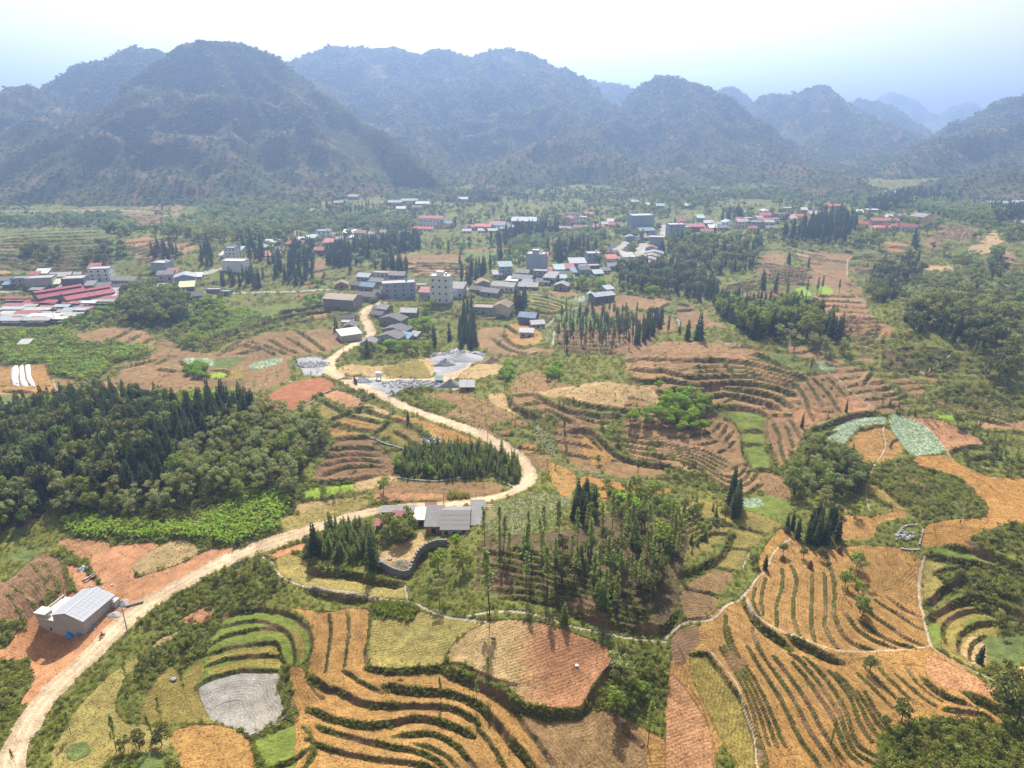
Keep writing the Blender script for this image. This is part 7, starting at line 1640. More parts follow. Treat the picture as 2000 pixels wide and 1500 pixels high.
def rock_mesh(seed, mat, n=1):
    r = random.Random(seed); bm_ = bmesh.new(); bmesh.ops.create_icosphere(bm_, subdivisions=n, radius=.5)
    for v in bm_.verts: v.co *= r.uniform(.65, 1.15); v.co.z *= .7
    me = bpy.data.meshes.new('rock'); bm_.to_mesh(me); bm_.free(); me.materials.append(mat); return me
ROCKM = plain_mat('grey_rock', (.27, .27, .29), .9, .3, 1.5); ROCKD = plain_mat('dark_rock', (.20, .20, .215), .9, .3, 1.5); GRAVM = plain_mat('gravel_pale', (.36, .36, .38), .95, .25, 2.5)
ROCKS = [rock_mesh(i, (ROCKM, ROCKD, GRAVM)[i % 3]) for i in range(6)]
def heap(name, label, at, rx, ry, h, mat, cat='heap', n=20, flat=1.0):
    """A poured heap: a cone that slumps, with an uneven foot."""
    x, y, k = spot(at); vs = []; fs = []
    for i in range(9):
        t = i / 8
        for j in range(n):
            a = 2 * math.pi * j / n; q = t * (1 + .18 * math.sin(3 * a + x) + .1 * math.sin(5 * a + y))
            px, py = x + rx * q * math.cos(a), y + ry * q * math.sin(a)
            zz = h * (1 - t ** flat) * (1 + .1 * math.sin(7 * a + t * 9)) + U(-.05, .05) * h
            vs.append((px, py, gz(px, py) + max(zz, -.2) - (.3 if i == 8 else 0)))
    for i in range(8):
        for j in range(n): fs.append((i * n + j, (i + 1) * n + j, (i + 1) * n + (j + 1) % n, i * n + (j + 1) % n))
    me = bpy.data.meshes.new(name); me.from_pydata([(a - x, b - y, c - gz(x, y)) for a, b, c in vs], [], fs); me.materials.append(mat)
    me.polygons.foreach_set('use_smooth', [True] * len(fs)); o = link(name, me, label=label, category=cat); o.location = (x, y, gz(x, y)); BLOCK.append((x, y, max(rx, ry))); return o
GRAV = plain_mat('gravel', (.26, .26, .275), .95, .25, 1.2); SAND = plain_mat('sand', (.50, .47, .43), .95, .15, 1.2); DEARTH = plain_mat('dark_earth', (.22, .15, .1), .95, .2, 1)
heap('gravel_heap', "round gravel heap at the far corner of the new house", 'N1 1560,840', 1.9, 1.6, 1.0, GRAV)
heap('gravel_heap', "flat gravel patch against the new house's road wall", 'N1 1450,985', 2.2, 1.3, .5, GRAV)
def boulders(name, label, at, n, R, size, **kw):
    r_ = []
    (u, v), = P(at, False); x, y = unproject(np.array([u]), np.array([v])); x, y = float(x[0]), float(y[0])
    for i in range(n):
        a = U(0, 6.28); q = math.sqrt(U(0, 1)) * R; px, py = x + q * math.cos(a), y + q * math.sin(a) * .7
        r_.append((px, py, gz(px, py) + U(0, .25) * size[1]))
    p = np.array(r_); scatter(name, p, rng.uniform(size[0], size[1], n), ROCKS)
boulders('wall_rubble', '', 'N1 1150,1160', 60, 1.6, (.3, .7))
# blue tarpaulin over the stack beside the gable
def draped(name, label, cat, loc, w, d, h, mat, seed=3, yaw=0):
    n = 14; vs = []; r = random.Random(seed)
    for i in range(n + 1):
        for j in range(n + 1):
            a, b_ = i / n * 2 - 1, j / n * 2 - 1
            z = h * max(0, 1 - max(abs(a), abs(b_)) ** 3) * (.7 + .3 * math.sin(3 * a + seed) * math.cos(4 * b_)) + r.uniform(-.06, .06)
            vs.append((a * w / 2 * (1 + .1 * math.sin(5 * b_)), b_ * d / 2, max(z, .02)))
    fs = [(i * (n + 1) + j, (i + 1) * (n + 1) + j, (i + 1) * (n + 1) + j + 1, i * (n + 1) + j + 1) for i in range(n) for j in range(n)]
    me = bpy.data.meshes.new(name); me.from_pydata(vs, [], fs); me.materials.append(mat); o = link(name, me, label=label, category=cat); o.location = loc; o.rotation_euler = (0, 0, math.radians(yaw)); return o
tx, ty, _ = spot('N1 900,1250')
draped('tarpaulin', "bright blue tarpaulin sagging over a stack by the new house's gable", 'tarpaulin', (tx, ty, gz(tx, ty)), 2.6, 1.8, 1.3, plain_mat('blue_tarp', (.02, .24, .58), .5, .2, 2), 3, -14)
tx, ty, _ = spot('N1 1020,1235')
draped('tarpaulin', "smaller blue tarpaulin at the house corner beside the larger one", 'tarpaulin', (tx, ty, gz(tx, ty)), 1.7, 1.2, 1.0, plain_mat('blue_tarp_b', (.03, .20, .46), .5, .2, 2), 5, 10)
tx, ty, _ = spot('N1 1060,400')
draped('tarpaulin', "white and violet plastic sheet crumpled over goods behind the new house", 'tarpaulin', (tx, ty, gz(tx, ty)), 1.9, 2.4, 1.1, plain_mat('white_sheet', (.55, .56, .66), .4, .3, 2), 7, -10)
def beam_pile(name, label, at, n, L, yaw, spread, mats, cat='pile', sz=.14, lift=.5):
    x, y, _ = spot(at); r = empty(name, label, cat, (x, y, gz(x, y)), yaw)
    for i in range(n):
        b = MB(); l = L * U(.6, 1.1); b.box(-l / 2, -sz / 2, 0, l / 2, sz / 2, sz); o = b.obj('beam', rnd.choice(mats), parent=r)
        o.location = (U(-.3, .3), U(-spread, spread), U(0, lift)); o.rotation_euler = (0, U(-.06, .06), U(-.2, .2))
    return r
STEEL = plain_mat('steel_beam', (.55, .53, .56), .4, .1, 1, .5); PLANK = plain_mat('pale_plank', (.55, .40, .27), .8, .2, 2); STICK = plain_mat('grey_stick', (.42, .37, .30), .9, .3, 2); REDP = plain_mat('red_paint', (.4, .08, .05), .6, .1)
beam_pile('beam_pile', "long steel beams and boards stacked behind the new house", 'N1 1150,520', 12, 4.2, 68, .6, [STEEL, STEEL, DARKWOOD, REDP], 'beams')
# ------------------------------------------------------------------ the farmhouse on the bend
fz = 5.4
def fh(label, x0, x1, y0, y1, h, kind, rm, wm, rise, **kw):
    return house_at(kw.pop('name', 'farmhouse'), label, (x0 + x1) / 2, (y0 + y1) / 2, fz if y1 - y0 > 6.5 else min(gz((x0 + x1) / 2, y0), gz((x0 + x1) / 2, y1)), x1 - x0, y1 - y0, h, kw.pop('yaw', 0), kind, rm, wm, kw.pop('floors', 1), rise=rise, **kw)
f1 = fh("grey-roofed farmhouse above the curved stone wall", -20.7, -12.9, 185.0, 197.6, 3.0, 'gx', 'grey', 'block', 2.4, cols=3, deep=5, name='farmhouse')
SHEETG = plain_mat('cement_sheet', (.22, .21, .205), .85, .12, 1.2)
rise_k = 2.4 / 6.3
for old in [c for c in f1.children if c.name.startswith('roof')]: froof = old
for r_ in range(4):
    for c in range(8):
        b = MB(); w_ = 8.8 / 8; y0 = -6.8 + r_ * 6.8 / 4; y1 = y0 + 6.8 / 4 + .12
        b.add([(0, y0, 3.0 + rise_k * (y0 + 6.3) + .19 + .05 * .5), (w_ - .03, y0, 3.0 + rise_k * (y0 + 6.3) + .215), (w_ - .03, y1, 3.0 + rise_k * (y1 + 6.3) + .17), (0, y1, 3.0 + rise_k * (y1 + 6.3) + .17)], [(0, 1, 2, 3)])
        o = b.obj('roof_sheet', SHEETG, parent=froof); o.location = (-4.4 + c * w_, 0, U(0, .02))
fh("left wing of the farmhouse, dark-sheeted with an orange wall", -25.6, -21.0, 187, 195.5, 2.8, 's', 'grey', 'brick', 1.6, cols=1, deep=4)
fh("right lean-to of the farmhouse with a grey roof", -12.5, -8.8, 188, 199.5, 2.6, 's', 'grey', 'block', 1.4, cols=1, deep=4)
fh("white flat-roofed kitchen shed on the left of the farmhouse", -29.8, -25.9, 193.5, 199.5, 2.5, 's', 'white', 'grey', .4, cols=1, name='shed', cat='shed')
fh("low pink-roofed shed behind the garden trees", -37.0, -33.0, 195.5, 198.5, 2.2, 's', 'pink', 'brick', .5, cols=1, name='shed', cat='shed')
fh("grey strip roof along the road behind the garden trees", -41, -30.5, 199.6, 202.0, 2.2, 's', 'grey', 'brick', .4, cols=2, name='shed', cat='shed')
fh("small pink-roofed pen left of the garden trees", -41.5, -38.0, 192.5, 195.0, 1.9, 's', 'pink', 'stone', .4, cols=1, name='shed', cat='shed')
fh("little pink-roofed store behind the white kitchen shed", -27, -24.2, 200.2, 202.6, 2.3, 's', 'pink', 'brick', .4, cols=1, name='shed', cat='shed')
beam_pile('timber_pile', "pale sawn timber stacked by the road right of the farmhouse", 'N2 1640,280', 22, 4.0, 12, 1.2, [PLANK], 'timber', .16, .7)
beam_pile('timber_pile', "smaller timber stack behind the farmhouse roof", 'N2 1320,285', 10, 2.5, 15, .6, [PLANK], 'timber', .16, .6)
wx0, wy0, _ = spot('N2 560,1040')
wp = empty('woodpile', "grey heap of sticks and firewood inside the curved stone wall", 'woodpile', (wx0, wy0, gz(wx0, wy0)))
for i in range(90):
    b = MB(); l = U(1.2, 3.0); b.tube([(-l / 2, 0, 0), (0, U(-.1, .1), U(-.05, .05)), (l / 2, 0, 0)], [.06, .07, .04], 0, 4); o = b.obj('stick', STICK, parent=wp)
    a = U(0, 6.28); q = math.sqrt(U(0, 1)); o.location = (q * math.cos(a) * 2.6, q * math.sin(a) * 2.2, .15 + (1 - q) * 1.1 + U(0, .3)); o.rotation_euler = (U(-.2, .2), U(-.3, .3), U(0, 3.14))
BLOCK.append((wx0, wy0, 3))
for i, at in enumerate(('N2 400,960', 'N2 310,960')):
    x, y, _ = spot(at); b = MB(); b.tube([(0, 0, -.2), (0, 0, .5)], [.75, .75], 0, 14); o = b.obj('cistern', WALL['stone'], smooth=False, label=("round concrete basin nearest the firewood heap", "round basin left of the other, in the yard corner")[i], category='basin'); o.location = (x, y, gz(x, y))

# ------------------------------------------------------------------ stone walls
STONE = plain_mat('wall_stone', (.19, .182, .175), .92, .3, 2.5); STONEL = plain_mat('pale_wall_stone', (.29, .275, .25), .92, .25, 2)
def stone_wall(label, at, h, w=.5, cap=True, mat=STONE, course=.45, L=.8, above=.0, maxn=280):
    W = world_line(P(at, False), 5)
    d = np.concatenate([[0], np.cumsum(np.hypot(*(W[1:] - W[:-1]).T))]); tot = d[-1]
    n = int(tot / 1.2) + 2; t = np.linspace(0, tot, n); X = np.interp(t, d, W[:, 0]); Y = np.interp(t, d, W[:, 1])
    Zt = np.array([gz(a, b) for a, b in zip(X, Y)])
    k = np.ones(5) / 5; Zt = np.convolve(np.pad(Zt, 2, 'edge'), k, 'valid') + above
    o = empty('stone_wall', label, 'wall', (float(X[0]), float(Y[0]), float(Zt[0])))
    vs = []
    dx, dy = np.gradient(X), np.gradient(Y); ln = np.hypot(dx, dy) + 1e-9; nx, ny = -dy / ln, dx / ln
    for i in range(n):
        for (s, zz) in ((-.5, -h), (-.5, .12), (.5, .12), (.5, -h)): vs.append((X[i] + nx[i] * s * w - X[0], Y[i] + ny[i] * s * w - Y[0], Zt[i] + zz - Zt[0]))
    fs = [(4 * i + j, 4 * (i + 1) + j, 4 * (i + 1) + j + 1, 4 * i + j + 1) for i in range(n - 1) for j in range(3)]
    me = bpy.data.meshes.new('core'); me.from_pydata(vs, [], fs); me.materials.append(mat); link('core', me, o)
    cnt = 0; sm = []
    for q in range(6):
        b = MB(); b.box(-.5, -.5, -.5, .5, .5, .5)
        b.v = [(x * U(.8, 1), y * U(.8, 1), z * U(.75, 1)) for x, y, z in b.v]; sm.append(b.mesh('stone', mat))
    rows = max(1, int(h / course))
    for r_ in range(rows + 1):
        s_ = U(0, L)
        while s_ < tot and cnt < maxn:
            l = L * U(.6, 1.3); px, py, pz = (float(np.interp(s_ + l / 2, t, q)) for q in (X, Y, Zt)); a = math.atan2(float(np.interp(s_, t, dy)), float(np.interp(s_, t, dx)))
            st = link('stone', rnd.choice(sm), o); off = -.5 * w
            st.location = (px - X[0] + math.sin(a) * -off * -1 * 1.0, py - Y[0] - math.cos(a) * -off * -1, pz - Zt[0] - r_ * course + (.05 if r_ else .2)) if r_ else (px - X[0], py - Y[0], pz - Zt[0] + .2)
            st.rotation_euler = (U(-.08, .08), U(-.06, .06), a); st.scale = (l, (w * 1.1 if r_ == 0 else .35), course * U(.85, 1.05)); s_ += l + .03; cnt += 1
    return o
stone_wall("curved dark stone wall holding up the farmyard and woodpile", 'N2 250,1010 330,1030 400,1090 520,1130 640,1130 690,1020 740,920 850,820 980,760 1130,745', 2.7, .6, True, STONE, .7, 1.2, above=1.2)
stone_wall("pale winding wall along the front of the conifer grove in the bend", 'E 490,950 600,968 700,975 780,968 900,948 980,935 1040,935 1090,978 1140,1000', 1.0, .5, True, STONEL, .5, 1.0)
stone_wall("grey retaining wall slanting down behind the grove in the bend", 'E 350,730 400,750 450,772 520,790 560,800 620,822 690,848', 2.0, .5, True, STONEL, .7, 1.2)
stone_wall("low wall between the red field and the green plots", 'E -20,560 40,525 55,497 110,475 175,453', 1.0, .4, True, STONEL, .5, 1.0)
stone_wall("dark straight wall under the grey mud paddy", 'A 1400,1262 1480,1218 1560,1172 1632,1132', 1.5, .4, True, STONE, .5, .9)
stone_wall("broken stone pen at the edge of the orange field, left wall", 'C 1285,165 1300,110 1340,75 1400,72', .9, .6, True, STONEL, .4, .9)
stone_wall("broken stone pen at the edge of the orange field, right wall", 'C 1440,95 1425,140 1415,185', .8, .5, True, STONEL, .4, .9)
stone_wall("lowest curved kerb wall under the stone pen", 'C 1310,205 1350,215 1410,212', .7, .5, True, STONEL, .4, .9)
boulders('pen_rubble', '', 'C 1330,130', 60, 3.0, (.4, 1.2)); boulders('slope_rubble', '', 'E 690,745', 110, 4.2, (.4, 1.2))

# ------------------------------------------------------------------ stone works by the road
heap('gravel_heap', "large grey rubble slope at the back of the stone works", 'E 850,290', 15, 9, 3.6, ROCKM, flat=1.0, n=28)
boulders('quarry_rubble', '', 'E 830,275', 420, 14, (.7, 2.2)); boulders('road_rubble', '', 'E 30,320', 300, 9, (.5, 1.3)); boulders('works_rubble', '', 'E 520,430', 160, 9, (.5, 1.3)); boulders('works_rubble', '', 'E 620,425', 160, 8, (.5, 1.4))
heap('gravel_heap', "pale conical gravel heap before the rubble slope", 'E 770,320', 6, 4, 3.2, GRAV)
heap('gravel_heap', "pale gravel heap by the crusher on the road side", 'E 310,415', 5.5, 3.2, 2.4, GRAV)
heap('gravel_heap', "twin-peaked pale gravel heap left of the red hut, bigger one", 'E 800,440', 7, 3.6, 3.4, GRAV)
heap('gravel_heap', "low gravel heap left of the twin-peaked one", 'E 720,440', 5, 2.4, 1.9, GRAV)
heap('earth_heap', "brown cone of earth at the back of the stone works field", 'E 1030,303', 6, 4, 3.0, DEARTH)
heap('earth_heap', "dark low earth heap beside the road at the works", 'E 220,400', 4, 2, 1.2, DEARTH)
H('E 735,425', 34, 18, 5, 0, 'gx', 'teal', 'dark', "green-roofed open work shed at the stone works", cols=0, name='work_shed', cat='shed')
H('E 893,470', 75, 22, 5, 2, 's', 'ltgrey', 'red', "small red hut with a pale roof at the end of the stone works", cols=1, name='hut', cat='hut')
# crusher: hopper, conveyor, cabin
def crusher(at, label):
    x, y, _ = spot(at); r = empty('stone_crusher', label, 'machine', (x, y, gz(x, y)))
    b = MB(); b.box(-1.2, -1, 1.5, 1.2, 1, 3.8); b.obj('hopper', WALL['white'], parent=r)
    for sx in (-1, 1):
        for sy in (-.8, .8): b = MB(); b.box(sx - .1, sy - .1, -.2, sx + .1, sy + .1, 1.5); b.obj('leg', STEEL, parent=r)
    b = MB(); b.tube([(-1.2, 0, 2), (-7, -.5, .6)], [.35, .35], 0, 6); b.obj('conveyor', STEEL, parent=r)
    b = MB(); b.tube([(1.2, 0, 2), (3.5, .2, 3.6), (5, .4, 2.2), (5.4, .4, .6)], [.2, .2, .18, .3], 0, 6); b.obj('arm', plain_mat('teal_paint', (.1, .3, .28), .6), parent=r)
crusher('E 400,405', "white stone crusher with a sloping conveyor at the works")
b = MB(); b.box(-.1, -2.5, -.2, .1, 2.5, 2.6); o = b.obj('screen_panel', DARKWOOD, label="dark upright board panel beside the gravel at the works", category='panel'); x, y, _ = spot('E 270,425'); o.location = (x, y, gz(x, y)); o.rotation_euler = (0, 0, .5)

# ------------------------------------------------------------------ poles and wires
BLK0 = plain_mat('cable_black', (.03, .03, .03), .7)
POLE = plain_mat('pole_concrete', (.42, .40, .37), .85, .15)
def pole(at, h, label, arm=True):
    x, y, _ = spot(at); r = empty('utility_pole', label, 'pole', (x, y, gz(x, y)), U(-20, 20), 'utility poles')
    b = MB(); b.tube([(0, 0, -.5), (0, 0, h)], [.16, .10], 0, 6); b.obj('shaft', POLE, parent=r)
    if arm: b = MB(); b.box(-.8, -.06, h - .7, .8, .06, h - .55); b.obj('crossarm', POLE, parent=r)
    return Vector((x, y, gz(x, y) + h - .6))
tops = [pole(a, h, l) for a, h, l in (('A 710,665', 7.5, "thin utility pole on the road edge opposite the new house"), ('N2 1090,275', 8, "utility pole behind the farmhouse, on the road"), ('E 1008,745', 7.5, "utility pole on the road above the bend"), ('E 462,600', 8, "utility pole by the small dark conifer above the bend"),
   ('E 600,400', 8, "utility pole at the middle of the stone works"), ('E 450,385', 8, "utility pole left of the works' crusher"), ('T3 345,960', 8, "utility pole on the inside of the road's upper curve"), ('T3 270,710', 10, "tall pole beside the white slant-roofed building"), ('T3 405,510', 8, "pole in front of the stone barn"), ('E 540,395', 8, "utility pole between the two works poles"))]
for a_, b_, lab in ((1, 2, "overhead cable from the farmhouse pole to the pole above the bend"), (2, 3, "overhead cable along the road above the bend"), (4, 5, "overhead cable across the stone works")):
    A_, B_ = tops[a_], tops[b_]; b = MB(); b.tube([tuple((B_ - A_) * t + Vector((0, 0, -2.2 * 4 * t * (1 - t) / 2))) for t in [i / 12 for i in range(13)]], [.03] * 13, 0, 4)
    o = b.obj('overhead_cable', BLK0, label=lab, category='cable'); o.location = A_
pole('T1 515,1210', 9, "dark pole standing in front of the market stalls"); pole('T1 1540,850', 9, "pole on the left town road"); pole('T1 1410,470', 11, "tall pole on the brown slope of the left hill"); pole('T2 800,880', 9, "pole on the left town road by the conifers"); pole('T2 1790,690', 12, "tall pole on the tan field of the town", False); pole('P 1352,430', 22, "very tall mast rising behind the dark red hall", False); pole('P 1312,432', 18, "tall mast left of the very tall one", False)
for i, at in enumerate(('T1 845,1010', 'T1 890,1010')): pole(at, 8, ("left post of the frame by the market roofs", "right post of the frame by the market roofs")[i])
# ------------------------------------------------------------------ people, a motorbike, washing
def person(at, label, shirt, legs, pose='stand', hat=None, yaw=0, h=1.6, on=None):
    x, y, _ = spot(at); z = gz(x, y) if on is None else on
    bm_ = bmesh.new()
    J = {'pelvis': (0, 0, .90), 'chest': (0, .02, 1.25), 'neck': (0, .02, 1.42), 'head': (0, -.02, 1.56), 'crown': (0, -.02, 1.68), 'hl': (-.10, 0, .86), 'hr': (.10, 0, .86), 'kl': (-.11, -.05, .48), 'kr': (.11, .03, .48), 'fl': (-.11, 0, .06), 'fr': (.11, .12, .06), 'tl': (-.12, -.14, .03), 'tr': (.12, -.02, .03),
         'sl': (-.18, .02, 1.36), 'sr': (.18, .02, 1.36), 'el': (-.24, .0, 1.10), 'er': (.24, .0, 1.10), 'wl': (-.22, -.14, .90), 'wr': (.22, -.14, .90)}
    if pose == 'bend':
        for k in ('chest', 'neck', 'head', 'crown', 'sl', 'sr', 'el', 'er', 'wl', 'wr'):
            a = J[k]; dz = a[2] - .90; J[k] = (a[0], -dz * .85 + a[1], .90 + dz * .5)
        J['el'] = (-.2, -.5, .78); J['er'] = (.2, -.5, .78); J['wl'] = (-.12, -.55, .5); J['wr'] = (.12, -.55, .5)
    if pose == 'ride':
        J.update({'pelvis': (0, .15, .82), 'hl': (-.11, .12, .80), 'hr': (.11, .12, .80), 'kl': (-.2, -.28, .72), 'kr': (.2, -.28, .72), 'fl': (-.2, -.16, .34), 'fr': (.2, -.16, .34), 'tl': (-.2, -.32, .30), 'tr': (.2, -.32, .30), 'chest': (0, .06, 1.16), 'neck': (0, .02, 1.34), 'head': (0, -.02, 1.47), 'crown': (0, -.02, 1.6), 'sl': (-.18, .03, 1.28), 'sr': (.18, .03, 1.28), 'el': (-.26, -.2, 1.08), 'er': (.26, -.2, 1.08), 'wl': (-.26, -.45, 1.04), 'wr': (.26, -.45, 1.04)})
    R = {'pelvis': .13, 'chest': .15, 'neck': .06, 'head': .095, 'crown': .07, 'hl': .09, 'hr': .09, 'kl': .065, 'kr': .065, 'fl': .045, 'fr': .045, 'tl': .035, 'tr': .035, 'sl': .07, 'sr': .07, 'el': .045, 'er': .045, 'wl': .035, 'wr': .035}
    nm = list(J); ed = [('pelvis', 'chest'), ('chest', 'neck'), ('neck', 'head'), ('head', 'crown'), ('pelvis', 'hl'), ('pelvis', 'hr'), ('hl', 'kl'), ('hr', 'kr'), ('kl', 'fl'), ('kr', 'fr'), ('fl', 'tl'), ('fr', 'tr'), ('chest', 'sl'), ('chest', 'sr'), ('sl', 'el'), ('sr', 'er'), ('el', 'wl'), ('er', 'wr')]
    me = bpy.data.meshes.new('person'); me.from_pydata([J[k] for k in nm], [(nm.index(a), nm.index(b)) for a, b in ed], [])
    o = link('person', me, label=label, category='person')
    md = o.modifiers.new('skin', 'SKIN')
    for i, k in enumerate(nm): me.skin_vertices[0].data[i].radius = (R[k], R[k]); me.skin_vertices[0].data[i].use_root = (k == 'pelvis')
    o.modifiers.new('sub', 'SUBSURF').levels = 1; o.modifiers['sub'].render_levels = 1
    m, nt, b_ = new_mat('clothes')
    tc = nt.nodes.new('ShaderNodeTexCoord'); sp = nt.nodes.new('ShaderNodeSeparateXYZ'); nt.links.new(tc.outputs['Object'], sp.inputs[0])
    top = mathn(nt, 'GREATER_THAN', sp.outputs[2], .92 if pose != 'ride' else .86); hd = mathn(nt, 'GREATER_THAN', sp.outputs[2], 1.44 if pose == 'stand' else 1.36)
    c = mix(nt, top, legs, shirt); c = mix(nt, hd, c, (.35, .2, .13)) if pose != 'bend' else c
    nt.links.new(c, b_.inputs['Base Color']); me.materials.append(m)
    hm_ = MB(); hp = J['crown']
    n = 8
    ring = lambda r, z, dy=0: [(hp[0] + r * math.cos(2 * math.pi * i / n), hp[1] + dy + r * math.sin(2 * math.pi * i / n), z) for i in range(n)]
    if hat == 'cone': hm_.add(ring(.24, hp[2] - .04) + [(hp[0], hp[1], hp[2] + .16)], [(i, (i + 1) % n, n) for i in range(n)])
    else: hm_.add(ring(.115, hp[2] - .08, .02) + ring(.10, hp[2] + .03, .02) + [(hp[0], hp[1], hp[2] + .09)], [(i, (i + 1) % n, n + (i + 1) % n, n + i) for i in range(n)] + [(n + i, n + (i + 1) % n, 2 * n) for i in range(n)])
    hm_.obj('hat' if hat else 'hair', plain_mat('straw', (.5, .4, .2)) if hat == 'cone' else plain_mat('hair_dark', (.02, .017, .015)), parent=o)
    o.location = (x, y, z); o.rotation_euler = (0, 0, math.radians(yaw)); o.scale = (h / 1.72,) * 3
    return o
mx_, my_, _ = spot('N1 1305,1265')
mb_ = empty('motorcycle', "small dark motorcycle on the dirt road below the new house", 'motorcycle', (mx_, my_, gz(mx_, my_)), 155)
BLK = plain_mat('black_rubber', (.02, .02, .02), .8); MRED = plain_mat('bike_red', (.25, .03, .03), .4)
for s, dy_ in ((1, -.62), (-1, .62)):
    b = MB(); n = 14; rr = .30
    b.add([(sx * .05, dy_ + r * math.cos(2 * math.pi * i / n), rr + r * math.sin(2 * math.pi * i / n)) for sx in (-1, 1) for r in (rr, .2) for i in range(n)],
          [(i, (i + 1) % n, 2 * n + (i + 1) % n, 2 * n + i) for i in range(n)] + [(i, n + i, n + (i + 1) % n, (i + 1) % n) for i in range(n)] + [(2 * n + i, 2 * n + (i + 1) % n, 3 * n + (i + 1) % n, 3 * n + i) for i in range(n)] + [(n + i, 3 * n + i, 3 * n + (i + 1) % n, n + (i + 1) % n) for i in range(n)])
    wl_ = b.obj('wheel', BLK, parent=mb_)
    b = MB(); b.tube([(-.06, dy_, .3), (.06, dy_, .3)], [.06, .06], 0, 6); b.box(-.02, dy_ - .2, .28, .02, dy_ + .2, .32); b.box(-.02, dy_ - .02, .1, .02, dy_ + .02, .5); b.obj('hub', STEEL, parent=wl_)
b = MB(); b.tube([(0, -.45, .62), (0, 0, .55), (0, .55, .62)], [.10, .15, .09], 0, 8); b.box(-.12, -.2, .28, .12, .2, .5); b.obj('body', MRED, parent=mb_)
b = MB(); b.box(-.13, -.05, .70, .13, .62, .80); b.obj('saddle', BLK, parent=mb_)
b = MB(); b.tube([(0, -.62, .3), (0, -.45, .95)], [.04, .04], 0, 6); b.tube([(-.34, -.40, 1.0), (0, -.45, .97), (.34, -.40, 1.0)], [.025, .025, .025], 0, 5); b.obj('handlebar', STEEL, parent=mb_)
b = MB(); b.tube([(0, -.5, .8), (0, -.6, .8)], [.09, .08], 0, 8); b.obj('headlight', FRAME, parent=mb_)
person('N1 1305,1265', "rider in a dark maroon jacket on the motorcycle", (.10, .02, .03), (.03, .03, .05), 'ride', None, 155)
person('N1 1485,815', "person in a red top standing at the new house's far corner", (.45, .05, .03), (.05, .05, .08), yaw=200)
person('G 1643,1210', "person in dark clothes bending in the middle of the orange field", (.05, .03, .05), (.04, .04, .06), 'stand', yaw=150)
person('B 1005,575', "person in black on the path at the foot of the knoll", (.03, .03, .04), (.03, .03, .04), yaw=90)
person('B 1585,668', "person in dark clothes on the grass path right of the domed field", (.04, .04, .07), (.05, .04, .04), 'bend', yaw=60); person('B 1650,685', "second small dark figure farther right on the grass path", (.05, .05, .05), (.04, .04, .04), yaw=30)
person('N2 1225,290', "person sitting out by the timber behind the farmhouse roof", (.05, .05, .06), (.1, .08, .06), yaw=0)
person('E 300,395', "worker in dark clothes by the gravel works road", (.06, .06, .09), (.05, .05, .05), yaw=40)
for i, (at, lab) in enumerate((('E 20,368', "worker bending at the gravel yard by the road, left one"), ('E 55,372', "worker at the gravel yard by the road, right one"))): person(at, lab, (.04, .04, .05), (.03, .03, .04), 'bend', yaw=40 + 100 * i)
# washing on the path
cx_, cy_, _ = spot('P 729,1180')
m, nt, b_ = new_mat('striped_cloth'); tc = nt.nodes.new('ShaderNodeTexCoord'); sp = nt.nodes.new('ShaderNodeSeparateXYZ'); nt.links.new(tc.outputs['Generated'], sp.inputs[0])
nt.links.new(mix(nt, mathn(nt, 'GREATER_THAN', mathn(nt, 'FRACT', mathn(nt, 'MULTIPLY', sp.outputs[2], 4.0)), .5), (.42, .03, .16), (.75, .55, .66)), b_.inputs['Base Color'])
b = MB(); zc = gz(cx_, cy_)
for i in range(7):
    t = i / 6
    b.add([(-.45 + .05 * math.sin(i), .12 * math.sin(t * 5), 2.3 * t), (.45 + .04 * math.cos(i), .12 * math.sin(t * 5), 2.3 * t)], [])
b.f = [(2 * i, 2 * i + 1, 2 * i + 3, 2 * i + 2) for i in range(6)]; b.m = [0] * 6
v0 = list(b.v); b.add([(x, y + .04, z) for x, y, z in v0], [(2 * i + 2, 2 * i + 3, 2 * i + 1, 2 * i) for i in range(6)])
o = b.obj('cloth', m, label="pink and white striped cloth hanging over the bank by the path", category='cloth'); o.location = (cx_, cy_, zc)
cx_, cy_, _ = spot('P 737,1169'); draped('cloth', "blue cloth spread on the path beside the striped one", 'cloth', (cx_, cy_, gz(cx_, cy_) + .05), .95, .6, .45, BLUE, 4)
# plastic sheets over the seed beds
PLAS = plain_mat('plastic_film', (.62, .62, .64), .35, .08, 1, .4)
for i, q in enumerate(('D 62,345 85,330 100,330 105,360 100,400 110,445 75,440 62,400', 'D 108,335 130,325 135,360 140,400 160,445 120,445 110,400', 'D 140,328 168,325 172,350 170,380 185,410 200,445 172,442 150,400')):
    pl = P(q, False); pu, pv = np.array(pl).T; x, y = unproject(pu, pv); z = ground_z(x, y) + .3; c = np.array([x.mean(), y.mean(), z.mean()])
    b = MB(); top = [(a - c[0], b_ - c[1], d - c[2]) for a, b_, d in zip(x, y, z)]; n = len(top)
    b.add(top + [(a * 1.02, b_ * 1.02, d - .5) for a, b_, d in top] + [(0, 0, .12)], [(i_, n + i_, n + (i_ + 1) % n, (i_ + 1) % n) for i_ in range(n)] + [(i_, (i_ + 1) % n, 2 * n) for i_ in range(n)])
    o = b.obj('plastic_sheet', PLAS, label=("left strip of white plastic film on the brown seed bed", "middle strip of white plastic film on the brown seed bed", "right strip of white plastic film on the brown seed bed")[i], category='plastic sheet', group='plastic film strips', smooth=True); o.location = c
H('D 133,222', 55, 7, 5, 5, 's', 'white', 'stone', "little white-roofed hut in the green thicket", cols=0, name='hut', cat='hut')
